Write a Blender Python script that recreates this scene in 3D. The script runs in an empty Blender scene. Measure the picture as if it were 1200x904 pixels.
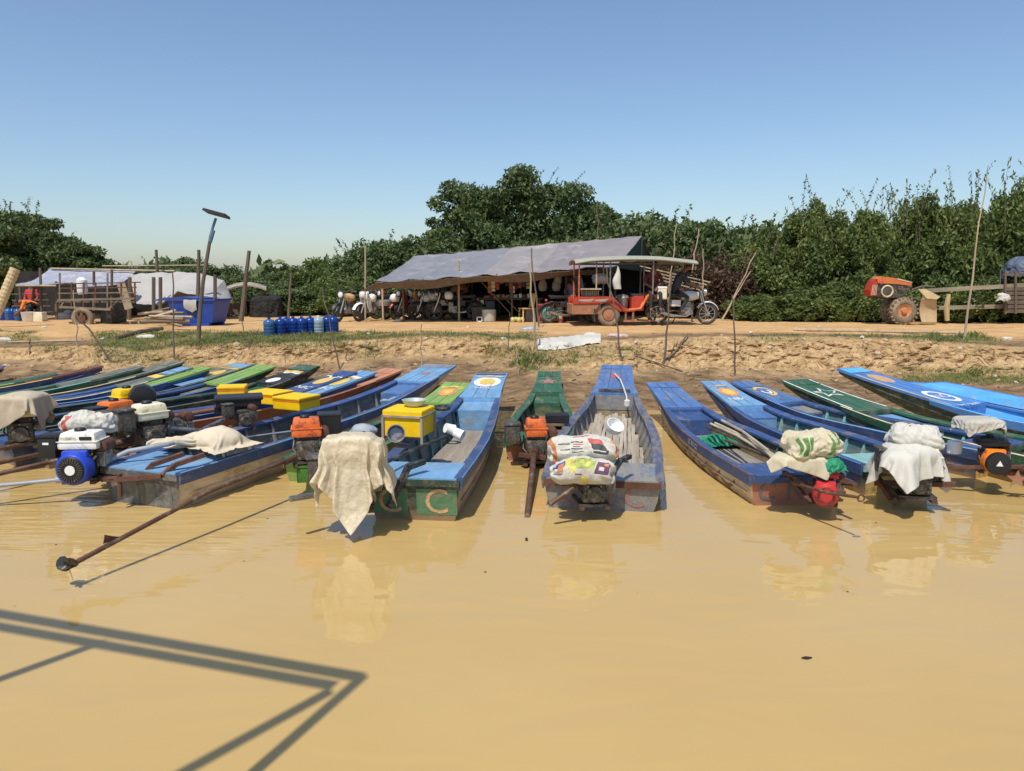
import bpy, bmesh, math, random
import numpy as np
from mathutils import Vector, Matrix, Euler, noise
from mathutils.bvhtree import BVHTree
R = math.radians
rnd = random.Random(7)
SC = bpy.context.scene
COL = SC.collection
# ------------------------------------------------------------------ camera, sky, sun, exposure
F, CAMH, HOR = 870.0, 2.2, 330.0
PITCH = math.atan((452 - HOR) / F)
cd = bpy.data.cameras.new('camera'); cam = bpy.data.objects.new('camera', cd); COL.objects.link(cam)
cam.location = (0, 0, CAMH); cam.rotation_euler = (R(90) - PITCH, 0, 0)
cd.sensor_width = 36; cd.lens = F / 1200 * 36; cd.clip_end = 3000; cd.clip_start = .05
SC.camera = cam
w = bpy.data.worlds.new('World'); SC.world = w; w.use_nodes = True
nt = w.node_tree; bg = nt.nodes['Background']
sky = nt.nodes.new('ShaderNodeTexSky'); sky.sky_type = 'NISHITA'; sky.sun_disc = False
SUN_EL = 60; SUN_AZ = 180 + 21.8
sky.sun_elevation = R(SUN_EL); sky.sun_rotation = R(SUN_AZ)
sky.altitude = 0; sky.air_density = 1.1; sky.dust_density = 1.05; sky.ozone_density = 4.4
nt.links.new(sky.outputs[0], bg.inputs[0]); bg.inputs[1].default_value = .142
sl = bpy.data.lights.new('sun', 'SUN'); so = bpy.data.objects.new('sun', sl); COL.objects.link(so)
sl.energy = 4.3; sl.angle = R(.5); sl.color = (1, .93, .82)
LIGHT = Vector((.186, .464, -.866)).normalized()
so.rotation_euler = LIGHT.to_track_quat('-Z', 'Y').to_euler()
SC.view_settings.view_transform = 'Standard'; SC.view_settings.look = 'None'
SC.view_settings.exposure = 0; SC.view_settings.gamma = 1
# ------------------------------------------------------------------ helpers
def ray(px, py):
    x = (px - 600) / F; u = -(py - 452) / F
    c, s = math.cos(PITCH), math.sin(PITCH)
    return Vector((x, c + u * s, -s + u * c))
CAMP = Vector((0, 0, CAMH))
def PY(px, py, Y):
    d = ray(px, py); return CAMP + d * (Y / d.y)
def PZ(px, py, z):
    d = ray(px, py); return CAMP + d * ((z - CAMH) / d.z)
def srgb(r, g, b, k=1.0):
    f = lambda c: ((c / 255) / 12.92 if c / 255 <= .04045 else (((c / 255) + .055) / 1.055) ** 2.4) * k
    return (f(r), f(g), f(b))
MATS = {}
def M(name, col=(.5, .5, .5), rough=.6, metal=0., var=.18, scale=6., wear=None, amt=.35, wscale=9., bump=0., bscale=60.,
      spec=.5, trans=0., alpha=1., stretch=None, island=0., mud=None, dirt=0.):
    if name in MATS: return MATS[name]
    m = bpy.data.materials.new(name); m.use_nodes = True; MATS[name] = m
    t = m.node_tree; n = t.nodes; L = t.links; b = n['Principled BSDF']
    b.inputs['Roughness'].default_value = rough; b.inputs['Metallic'].default_value = metal
    b.inputs['Specular IOR Level'].default_value = spec
    tc = n.new('ShaderNodeTexCoord'); src = tc.outputs['Object']
    if stretch:
        mp = n.new('ShaderNodeMapping'); mp.inputs['Scale'].default_value = stretch; L.new(src, mp.inputs[0]); src = mp.outputs[0]
    nz = n.new('ShaderNodeTexNoise'); nz.inputs['Scale'].default_value = scale; nz.inputs['Detail'].default_value = 6; nz.inputs['Roughness'].default_value = .65
    L.new(src, nz.inputs['Vector'])
    mr = n.new('ShaderNodeMapRange'); mr.inputs[1].default_value = .3; mr.inputs[2].default_value = .7
    mr.inputs[3].default_value = 1 - var; mr.inputs[4].default_value = 1 + var; L.new(nz.outputs['Fac'], mr.inputs[0])
    fac = mr.outputs[0]
    if island:
        g = n.new('ShaderNodeNewGeometry'); ir = n.new('ShaderNodeMapRange'); ir.inputs[3].default_value = 1 - island; ir.inputs[4].default_value = 1 + island
        L.new(g.outputs['Random Per Island'], ir.inputs[0])
        mm = n.new('ShaderNodeMath'); mm.operation = 'MULTIPLY'; L.new(fac, mm.inputs[0]); L.new(ir.outputs[0], mm.inputs[1]); fac = mm.outputs[0]
    vm = n.new('ShaderNodeVectorMath'); vm.operation = 'SCALE'; vm.inputs[0].default_value = col[:3]; L.new(fac, vm.inputs['Scale'])
    out = vm.outputs[0]
    if wear:
        n2 = n.new('ShaderNodeTexNoise'); n2.inputs['Scale'].default_value = wscale; n2.inputs['Detail'].default_value = 9; n2.inputs['Roughness'].default_value = .72
        L.new(src, n2.inputs['Vector'])
        r2 = n.new('ShaderNodeMapRange'); e = .68 - .34 * amt
        r2.inputs[1].default_value = e; r2.inputs[2].default_value = e + .12; L.new(n2.outputs['Fac'], r2.inputs[0])
        mx = n.new('ShaderNodeMix'); mx.data_type = 'RGBA'; L.new(r2.outputs[0], mx.inputs[0]); L.new(out, mx.inputs[6]); mx.inputs[7].default_value = (*wear, 1)
        out = mx.outputs[2]
    if dirt:   # smeared mud and footmarks
        n6 = n.new('ShaderNodeTexNoise'); n6.inputs['Scale'].default_value = 3.1; n6.inputs['Detail'].default_value = 10; n6.inputs['Roughness'].default_value = .7; n6.inputs['Distortion'].default_value = .6; L.new(tc.outputs['Object'], n6.inputs['Vector'])
        r6 = n.new('ShaderNodeMapRange'); r6.inputs[1].default_value = .53; r6.inputs[2].default_value = .68; r6.inputs[4].default_value = dirt; L.new(n6.outputs['Fac'], r6.inputs[0])
        x6 = n.new('ShaderNodeMix'); x6.data_type = 'RGBA'; L.new(r6.outputs[0], x6.inputs[0]); L.new(out, x6.inputs[6]); x6.inputs[7].default_value = (.27, .205, .13, 1); out = x6.outputs[2]
    if mud:   # dried silt left by the waterline
        sx = n.new('ShaderNodeSeparateXYZ'); L.new(tc.outputs['Object'], sx.inputs[0]); n4 = n.new('ShaderNodeTexNoise'); n4.inputs['Scale'].default_value = 5; n4.inputs['Detail'].default_value = 6
        mp4 = n.new('ShaderNodeMapping'); mp4.inputs['Scale'].default_value = (1, .5, 2.5); L.new(tc.outputs['Object'], mp4.inputs[0]); L.new(mp4.outputs[0], n4.inputs['Vector'])
        ma = n.new('ShaderNodeMath'); ma.operation = 'MULTIPLY_ADD'; ma.inputs[1].default_value = -.34; L.new(n4.outputs['Fac'], ma.inputs[0]); L.new(sx.outputs[2], ma.inputs[2])
        m4 = n.new('ShaderNodeMapRange'); m4.inputs[1].default_value = mud - .05; m4.inputs[2].default_value = mud - .22; m4.inputs[3].default_value = 0; m4.inputs[4].default_value = .8; L.new(ma.outputs[0], m4.inputs[0])
        x4 = n.new('ShaderNodeMix'); x4.data_type = 'RGBA'; L.new(m4.outputs[0], x4.inputs[0]); L.new(out, x4.inputs[6]); x4.inputs[7].default_value = (.30, .20, .10, 1); out = x4.outputs[2]
    L.new(out, b.inputs['Base Color'])
    if bump:
        n3 = n.new('ShaderNodeTexNoise'); n3.inputs['Scale'].default_value = bscale; n3.inputs['Detail'].default_value = 5; L.new(src, n3.inputs['Vector'])
        bp = n.new('ShaderNodeBump'); bp.inputs['Strength'].default_value = bump; bp.inputs['Distance'].default_value = .02
        L.new(n3.outputs['Fac'], bp.inputs['Height']); L.new(bp.outputs[0], b.inputs['Normal'])
    if trans:
        tr = n.new('ShaderNodeBsdfTranslucent'); L.new(out, tr.inputs[0]); ms = n.new('ShaderNodeMixShader'); ms.inputs[0].default_value = trans
        L.new(b.outputs[0], ms.inputs[1]); L.new(tr.outputs[0], ms.inputs[2]); L.new(ms.outputs[0], n['Material Output'].inputs[0])
    if alpha < 1: b.inputs['Alpha'].default_value = alpha
    return m

class MB:
    def __init__(s): s.v = []; s.f = []; s.m = []; s.mi = 0
    def mat(s, i): s.mi = i; return s
    def add(s, vs, fs, T=None):
        o = len(s.v)
        s.v += [tuple(T @ Vector(p)) for p in vs] if T is not None else [tuple(p) for p in vs]
        for f in fs: s.f.append(tuple(i + o for i in f)); s.m.append(s.mi)
        return s
    def box(s, c, d, rot=(0, 0, 0), bev=0., T=None, taper=1.):
        hx, hy, hz = d[0] / 2, d[1] / 2, d[2] / 2
        Tm = Matrix.Translation(c) @ Euler(rot).to_matrix().to_4x4()
        if T is not None: Tm = T @ Tm
        if bev <= 0:
            vs = [(sx * hx * (taper if sz > 0 else 1), sy * hy * (taper if sz > 0 else 1), sz * hz) for sz in (-1, 1) for sy in (-1, 1) for sx in (-1, 1)]
            fs = [(0, 2, 3, 1), (4, 5, 7, 6), (0, 1, 5, 4), (2, 6, 7, 3), (0, 4, 6, 2), (1, 3, 7, 5)]
            return s.add(vs, fs, Tm)
        bm = bmesh.new(); bmesh.ops.create_cube(bm, size=1)
        for v in bm.verts:
            k = taper if v.co.z > 0 else 1
            v.co = Vector((v.co.x * d[0] * k, v.co.y * d[1] * k, v.co.z * d[2]))
        bmesh.ops.bevel(bm, geom=bm.edges[:], offset=min(bev, min(d) * .45), segments=2, affect='EDGES', profile=.6)
        bm.verts.index_update()
        vs = [v.co.copy() for v in bm.verts]; fs = [[v.index for v in f.verts] for f in bm.faces]; bm.free()
        return s.add(vs, fs, Tm)
    def tube(s, pts, r, n=8, cap=True, T=None):
        pts = [Vector(p) for p in pts]; k = len(pts)
        rs = r if isinstance(r, (list, tuple)) else [r] * k
        vs = []; up = None
        for i, p in enumerate(pts):
            d = (pts[min(i + 1, k - 1)] - pts[max(i - 1, 0)])
            d = d.normalized() if d.length > 1e-9 else Vector((0, 0, 1))
            if up is None: up = Vector((0, 0, 1)) if abs(d.z) < .9 else Vector((1, 0, 0))
            a = d.cross(up); a = a.normalized() if a.length > 1e-6 else d.orthogonal().normalized(); b = a.cross(d); up = b
            for j in range(n):
                t = 2 * math.pi * j / n; vs.append(p + (a * math.cos(t) + b * math.sin(t)) * rs[i])
        fs = [(i * n + j, i * n + (j + 1) % n, (i + 1) * n + (j + 1) % n, (i + 1) * n + j) for i in range(k - 1) for j in range(n)]
        if cap: fs += [tuple(reversed(range(n))), tuple((k - 1) * n + j for j in range(n))]
        return s.add(vs, fs, T)
    def bar(s, a, b, wd, ht=None, T=None, up=(0, 0, 1)):
        a = Vector(a); b = Vector(b); ht = ht or wd; d = (b - a); L = d.length
        if L < 1e-6: return s
        d /= L; u = Vector(up)
        x = d.cross(u)
        if x.length < 1e-4: x = d.orthogonal()
        x.normalize(); z = x.cross(d)
        vs = [p + x * (sx * wd / 2) + z * (sz * ht / 2) for p in (a, b) for sz in (-1, 1) for sx in (-1, 1)]
        return s.add(vs, [(0, 2, 3, 1), (4, 5, 7, 6), (0, 1, 5, 4), (2, 6, 7, 3), (0, 4, 6, 2), (1, 3, 7, 5)], T)
    def lathe(s, prof, n=16, T=None, axis='z'):
        k = len(prof); vs = []
        for r, z in prof:
            for j in range(n):
                t = 2 * math.pi * j / n; x, y = r * math.cos(t), r * math.sin(t)
                vs.append((x, y, z) if axis == 'z' else ((z, x, y) if axis == 'x' else (x, z, y)))
        fs = [(i * n + j, i * n + (j + 1) % n, (i + 1) * n + (j + 1) % n, (i + 1) * n + j) for i in range(k - 1) for j in range(n)]
        fs += [tuple(reversed(range(n))), tuple((k - 1) * n + j for j in range(n))]
        return s.add(vs, fs, T)
    def torus(s, R_, r, n=20, m=8, T=None, axis='y', sq=1.):
        vs = []
        for i in range(n):
            a = 2 * math.pi * i / n
            for j in range(m):
                b = 2 * math.pi * j / m; q = R_ + r * math.cos(b); h = r * sq * math.sin(b)
                p = (q * math.cos(a), h, q * math.sin(a)) if axis == 'y' else ((h, q * math.cos(a), q * math.sin(a)) if axis == 'x' else (q * math.cos(a), q * math.sin(a), h))
                vs.append(p)
        fs = [(i * m + j, ((i + 1) % n) * m + j, ((i + 1) % n) * m + (j + 1) % m, i * m + (j + 1) % m) for i in range(n) for j in range(m)]
        return s.add(vs, fs, T)
    def grid(s, fn, nu, nv, T=None, flip=False):
        vs = [fn(i / nu, j / nv) for i in range(nu + 1) for j in range(nv + 1)]
        k = nv + 1
        fs = [(i * k + j, (i + 1) * k + j, (i + 1) * k + j + 1, i * k + j + 1) for i in range(nu) for j in range(nv)]
        if flip: fs = [tuple(reversed(f)) for f in fs]
        return s.add(vs, fs, T)
    def poly(s, pts, T=None): return s.add(pts, [tuple(range(len(pts)))], T)
    def prism(s, pts2, a, b, axis='y', T=None):
        f = {'y': lambda p, q: (p[0], q, p[1]), 'x': lambda p, q: (q, p[0], p[1]), 'z': lambda p, q: (p[0], p[1], q)}[axis]
        n = len(pts2); vs = [f(p, a) for p in pts2] + [f(p, b) for p in pts2]
        fs = [tuple(range(n)), tuple(reversed(range(n, 2 * n)))] + [(i, i + n, (i + 1) % n + n, (i + 1) % n) for i in range(n)]
        return s.add(vs, fs, T)
    def mesh(s, name, mats, smooth=False, solid=0., fixn=True):
        me = bpy.data.meshes.new(name); me.from_pydata(s.v, [], s.f)
        for mt in (mats if isinstance(mats, (list, tuple)) else [mats]): me.materials.append(mt)
        me.polygons.foreach_set('material_index', s.m)
        if fixn or solid:
            bm = bmesh.new(); bm.from_mesh(me)
            if fixn: bmesh.ops.recalc_face_normals(bm, faces=bm.faces[:])
            if solid:
                bmesh.ops.remove_doubles(bm, verts=bm.verts[:], dist=1e-5); bmesh.ops.dissolve_degenerate(bm, edges=bm.edges[:], dist=1e-5)
                bmesh.ops.recalc_face_normals(bm, faces=bm.faces[:])
                g = bmesh.ops.solidify(bm, geom=bm.faces[:], thickness=solid)
            bm.to_mesh(me); bm.free()
        if smooth:
            me.polygons.foreach_set('use_smooth', [True] * len(me.polygons))
            try: me.set_sharp_from_angle(angle=R(40))
            except Exception: pass
        me.update(); return me
    def build(s, name, mats, parent=None, smooth=False, solid=0., loc=None, rot=None, fixn=True):
        return ob(name, s.mesh(name, mats, smooth, solid, fixn), parent, loc, rot)
def ob(name, me, parent=None, loc=None, rot=None, scale=None):
    o = bpy.data.objects.new(name, me); COL.objects.link(o)
    if parent: o.parent = parent
    if loc is not None: o.location = loc
    if rot is not None: o.rotation_euler = rot
    if scale is not None: o.scale = scale
    return o
def tag(o, label=None, cat=None, group=None, kind=None):
    for k, v in (('label', label), ('category', cat), ('group', group), ('kind', kind)):
        if v: o[k] = v
    return o
def thing(name, label, cat, loc=(0, 0, 0), rz=0., group=None):
    return tag(ob(name, None, None, loc, (0, 0, rz)), label, cat, group)
def kids(o): return [c for c in bpy.data.objects if c.parent == o]
def copy_tree(o, parent=None):
    c = o.copy(); COL.objects.link(c); c.parent = parent
    for ch in o.children: copy_tree(ch, c)
    return c
TXT = {}
def text_mesh(body, size):
    cu = bpy.data.curves.new('lettering', 'FONT'); cu.body = body; cu.size = size; cu.align_x = 'CENTER'; cu.align_y = 'CENTER'; cu.resolution_u = 3
    o = bpy.data.objects.new('lettering', cu); COL.objects.link(o); dg = bpy.context.evaluated_depsgraph_get(); dg.update()
    me = bpy.data.meshes.new_from_object(o.evaluated_get(dg)); vs = [tuple(v.co) for v in me.vertices]; fs = [tuple(p.vertices) for p in me.polygons]
    bpy.data.objects.remove(o); bpy.data.meshes.remove(me)
    return vs, fs
def smooth01(t): t = max(0., min(1., t)); return t * t * (3 - 2 * t)
def fbm(x, y, z, o=4): return noise.fractal(Vector((x, y, z)), 1.0, 2.0, o)
def vor(x, y, z):
    d, p = noise.voronoi(Vector((x, y, z))); return d[0], d[1]
# ------------------------------------------------------------------ the setting: bank, water, grass
KP = [-300, 0, 100, 150, 200, 260, 330, 420, 500, 570, 620, 690, 750, 800, 860, 1000, 1100, 1170, 1250, 1500]
KX = [(p - 600) / F * 15 for p in KP]
LIPY = [15.8, 15.8, 15.6, 15.3, 15.2, 15.1, 15.2, 15.8, 16.3, 16.3, 15.6, 16.2, 16.0, 16.2, 16.3, 16.0, 15.6, 15.0, 15, 15]
LIPZ = [.8, .8, .85, .75, .85, .95, .95, .97, 1, 1, .95, .9, .95, 1, 1, 1, 1, .9, .9, .9]
TOEY = [15.4, 15.4, 15.0, 14.2, 14.5, 14.7, 14.8, 15.4, 15.9, 15.9, 14.6, 14.4, 14.8, 15.1, 15.2, 15.0, 14.8, 14, 14, 14]
TOEZ = [.6, .6, .6, .5, .5, .58, .58, .62, .65, .65, .55, .5, .5, .45, .45, .42, .38, .4, .4, .4]
def bank_row(x):
    w1 = fbm(x * .7, 3.1, 0, 3) * .16 + fbm(x * 3.1, 7.7, 0, 3) * .09
    ly = np.interp(x, KX, LIPY) + w1; lz = np.interp(x, KX, LIPZ) + fbm(x * .9, 1, 5, 3) * .03
    ty = np.interp(x, KX, TOEY) + fbm(x * .8, 9, 2, 3) * .12; tz = np.interp(x, KX, TOEZ) + fbm(x * 1.3, 4, 4, 3) * .04
    ty = min(ty, ly - .12)
    sy = 12.55 + fbm(x * .5, 2, 8, 3) * .25
    return sy, ty, tz, ly, lz
def bank_mesh():
    xs = np.concatenate([[-400, -120, -50, -28, -20], np.arange(-16, 16.001, .055), [20, 28, 50, 120, 400]])
    # t rows: (segment, fraction)
    rows = [('u', 0)] + [('u', k / 3) for k in (1, 2)] + [('s', k / 26) for k in range(26)] + [('c', k / 26) for k in range(26)] + \
           [('r', k / 26) for k in range(26)] + [('e', k / 34) for k in range(34)] + [('f', 0), ('f', .02), ('f', .1), ('f', 1)]
    V = []; att = []
    for x in xs:
        sy, ty, tz, ly, lz = bank_row(x)
        inn = abs(x) < 17
        for seg, f in rows:
            g = sc = rd = 0.
            if seg == 'u': y = 9.5 + (sy - 9.5) * f; z = -.5 + .5 * f - .02
            elif seg == 's':
                y = sy + (ty - sy) * f; z = tz * (f ** .95)
                if inn: z += (fbm(x * 1.6, y * 1.6, 1, 4) * .035 + fbm(x * 6, y * 6, 2, 3) * .014) * min(1, f * 5)
                g = 0.; sc = .7 * smooth01((f - .66) / .34 + .9 * fbm(x * 1.4, y * 1.4, 4, 4) - .1) if inn else 0.
            elif seg == 'c':
                y = ty + (ly - ty) * f; z = tz + (lz - tz) * (f ** .8); sc = 1
                if inn:
                    e = math.sin(math.pi * min(1, f * 1.0 + .02)) ** .5
                    d1, d2 = vor(x * 3.6, y * 2.4, z * 3.6); e1, e2 = vor(x * 9 + fbm(x * 4, y * 4, z * 4, 2), y * 7, z * 9 + 4)
                    crack = min(1, (d2 - d1) * 4); cr2 = min(1, (e2 - e1) * 3.5)
                    k = fbm(x * 1.9, 5, z * 4, 3) + .8 * abs(fbm(x * .9, 11, 2, 2))
                    rt = .55 + .45 * smooth01((x + 2) / 6); y -= e * (rt * (.12 * crack + .05 * cr2) + .13 * k - .06)
                    z += e * (.03 * crack + fbm(x * 5, y * 5, z * 5, 3) * .03); y += (fbm(x * 11, 3, z * 13, 4) * .02 + fbm(x * 6, 8, z * 1.5, 3) * .035) * e
            elif seg == 'r':
                y = ly + 2.6 * f; z = lz + (1.0 - lz) * smooth01(f)
                if inn: z += fbm(x * 1.7, y * 1.7, 1, 4) * .025 * (1 - f * .5) + fbm(x * 7, y * 7, 3, 3) * .010 + (.025 * math.exp(-(f / .05)) )
                rd = smooth01((f - .15) / .6)
            elif seg == 'e':
                y0 = ly + 2.6; y = y0 + (32 - y0) * (f ** 1.15); z = 1.0
                if inn: z += fbm(x * .8, y * .5, 1, 4) * .018 + fbm(x * 2.2, y * 5, 3, 3) * .012
                rd = 1
            else: y = 32 + 1200 * f; z = 1.0
            V.append((x, y, z)); att.append((g, sc, rd))
    n = len(rows); nx = len(xs)
    fs = [(i * n + j, (i + 1) * n + j, (i + 1) * n + j + 1, i * n + j + 1) for i in range(nx - 1) for j in range(n - 1)]
    me = bpy.data.meshes.new('ground'); me.from_pydata(V, [], fs)
    V = np.array(V); A = np.array(att)
    # grass density: patches located on the bank (world metres)
    G = np.zeros(len(V))
    def patch(px0, px1, y0, y1, k, seed):
        nonlocal G
        xc0 = (px0 - 600) / F; xc1 = (px1 - 600) / F
        q = V[:, 0] / np.maximum(V[:, 1], 1); s = V[:, 1]; z = V[:, 2]
        py = HOR + F * (CAMH - z) / np.maximum(s, 1)
        ex = np.clip(np.minimum(q - xc0, xc1 - q) / .03, 0, 1); ey = np.clip(np.minimum(py - y0, y1 - py) / 5, 0, 1)
        G = np.maximum(G, ex * ey * k)
    patch(-60, 60, 383, 405, .4, 1); patch(25, 105, 402, 415, .8, 1); patch(95, 260, 386, 430, .75, 2); patch(150, 300, 420, 445, .55, 1)
    patch(215, 420, 386, 410, 1.0, 3); patch(370, 640, 387, 400, .62, 4); patch(430, 450, 392, 418, .55, 4); patch(560, 770, 401, 424, .8, 5); patch(590, 690, 415, 436, .65, 5)
    patch(860, 1180, 390, 403, .7, 6); patch(1040, 1250, 428, 452, .95, 7); patch(385, 470, 400, 424, .5, 3); patch(1120, 1170, 397, 420, .5, 6)
    nzv = np.array([fbm(p[0] * 1.1, p[1] * 1.1, 7, 4) + .5 * fbm(p[0] * 4, p[1] * 4, 9, 3) for p in V]) * (np.abs(V[:, 0]) < 17)
    G = np.clip(G * 1.45 + nzv * .75 - .22, 0, 1) * (G > .02)
    G *= np.where(A[:, 1] > .5, .35, 1)
    for nm, arr in (('grass', G), ('scarp', A[:, 1]), ('road', A[:, 2])):
        a = me.attributes.new(nm, 'FLOAT', 'POINT'); a.data.foreach_set('value', arr.astype(np.float32))
    me.polygons.foreach_set('use_smooth', [False] * len(me.polygons)); me.update()
    return me, V, G, fs
def ground_mat():
    m = bpy.data.materials.new('bank_earth'); m.use_nodes = True; t = m.node_tree; n = t.nodes; L = t.links; b = n['Principled BSDF']
    b.inputs['Roughness'].default_value = .95; b.inputs['Specular IOR Level'].default_value = .15
    tc = n.new('ShaderNodeTexCoord')
    def nz(s, d=8, r=.65, st=None):
        x = n.new('ShaderNodeTexNoise'); x.inputs['Scale'].default_value = s; x.inputs['Detail'].default_value = d; x.inputs['Roughness'].default_value = r
        if st:
            mp = n.new('ShaderNodeMapping'); mp.inputs['Scale'].default_value = st; L.new(tc.outputs['Object'], mp.inputs[0]); L.new(mp.outputs[0], x.inputs['Vector'])
        else: L.new(tc.outputs['Object'], x.inputs['Vector'])
        return x.outputs['Fac']
    def ramp(f, stops):
        r = n.new('ShaderNodeValToRGB'); e = r.color_ramp.elements
        e[0].position, e[0].color = stops[0][0], (*stops[0][1], 1); e[1].position, e[1].color = stops[-1][0], (*stops[-1][1], 1)
        for p, c in stops[1:-1]: q = e.new(p); q.color = (*c, 1)
        L.new(f, r.inputs[0]); return r.outputs[0]
    def mix(f, a, c):
        x = n.new('ShaderNodeMix'); x.data_type = 'RGBA'; L.new(f, x.inputs[0]); L.new(a, x.inputs[6]); L.new(c, x.inputs[7]); return x.outputs[2]
    def attr(nm):
        a = n.new('ShaderNodeAttribute'); a.attribute_name = nm; return a.outputs['Fac']
    shore = ramp(nz(4, 10, .72, (.7, 1.8, 1)), [(.30, (.07, .045, .023)), (.45, (.18, .115, .061)), (.6, (.30, .205, .116)), (.75, (.43, .325, .205))])
    scarp = ramp(nz(4, 10, .72), [(.3, (.20, .12, .055)), (.45, (.44, .285, .14)), (.6, (.60, .42, .22)), (.76, (.68, .52, .31))])
    road = ramp(nz(2.2, 10, .7, (.5, 1.6, 1)), [(.3, (.36, .20, .08)), (.47, (.56, .345, .155)), (.62, (.66, .43, .21)), (.76, (.70, .52, .30))])
    gras = ramp(nz(9, 6, .7), [(.3, (.085, .09, .03)), (.55, (.17, .165, .055)), (.75, (.27, .21, .10))])
    c = mix(attr('road'), shore, road); c = mix(attr('scarp'), c, scarp); c = mix(attr('grass'), c, gras)
    L.new(c, b.inputs['Base Color'])
    bp = n.new('ShaderNodeBump'); bp.inputs['Strength'].default_value = .85; bp.inputs['Distance'].default_value = .05
    L.new(nz(14, 10, .75), bp.inputs['Height'])
    vo = n.new('ShaderNodeTexVoronoi'); vo.feature = 'DISTANCE_TO_EDGE'; vo.inputs['Scale'].default_value = 5.5; dn = n.new('ShaderNodeTexNoise'); dn.inputs['Scale'].default_value = 6; L.new(tc.outputs['Object'], dn.inputs['Vector'])
    va = n.new('ShaderNodeVectorMath'); va.operation = 'MULTIPLY_ADD'; L.new(dn.outputs['Color'], va.inputs[0]); va.inputs[1].default_value = (.25, .25, .25); L.new(tc.outputs['Object'], va.inputs[2]); L.new(va.outputs[0], vo.inputs['Vector'])
    vr = n.new('ShaderNodeMapRange'); vr.inputs[2].default_value = .12; L.new(vo.outputs['Distance'], vr.inputs[0]); vm = n.new('ShaderNodeMath'); vm.operation = 'MULTIPLY'; L.new(vr.outputs[0], vm.inputs[0]); L.new(attr('scarp'), vm.inputs[1])
    b2 = n.new('ShaderNodeBump'); b2.inputs['Strength'].default_value = .5; b2.inputs['Distance'].default_value = .035; L.new(vm.outputs[0], b2.inputs['Height']); L.new(bp.outputs[0], b2.inputs['Normal']); L.new(b2.outputs[0], b.inputs['Normal'])
    return m
gme, GV, GG, GF = bank_mesh(); gme.materials.append(ground_mat())
ground_ob = tag(ob('ground', gme), kind='structure')
BVH = BVHTree.FromPolygons([tuple(p) for p in GV], GF)
def gz(x, y):
    h = BVH.ray_cast(Vector((x, y, 20)), Vector((0, 0, -1))); return h[0].z if h[0] else 0.
def PG(px, py):
    h = BVH.ray_cast(CAMP, ray(px, py).normalized()); return h[0] if h[0] else PZ(px, py, 1.)

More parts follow.
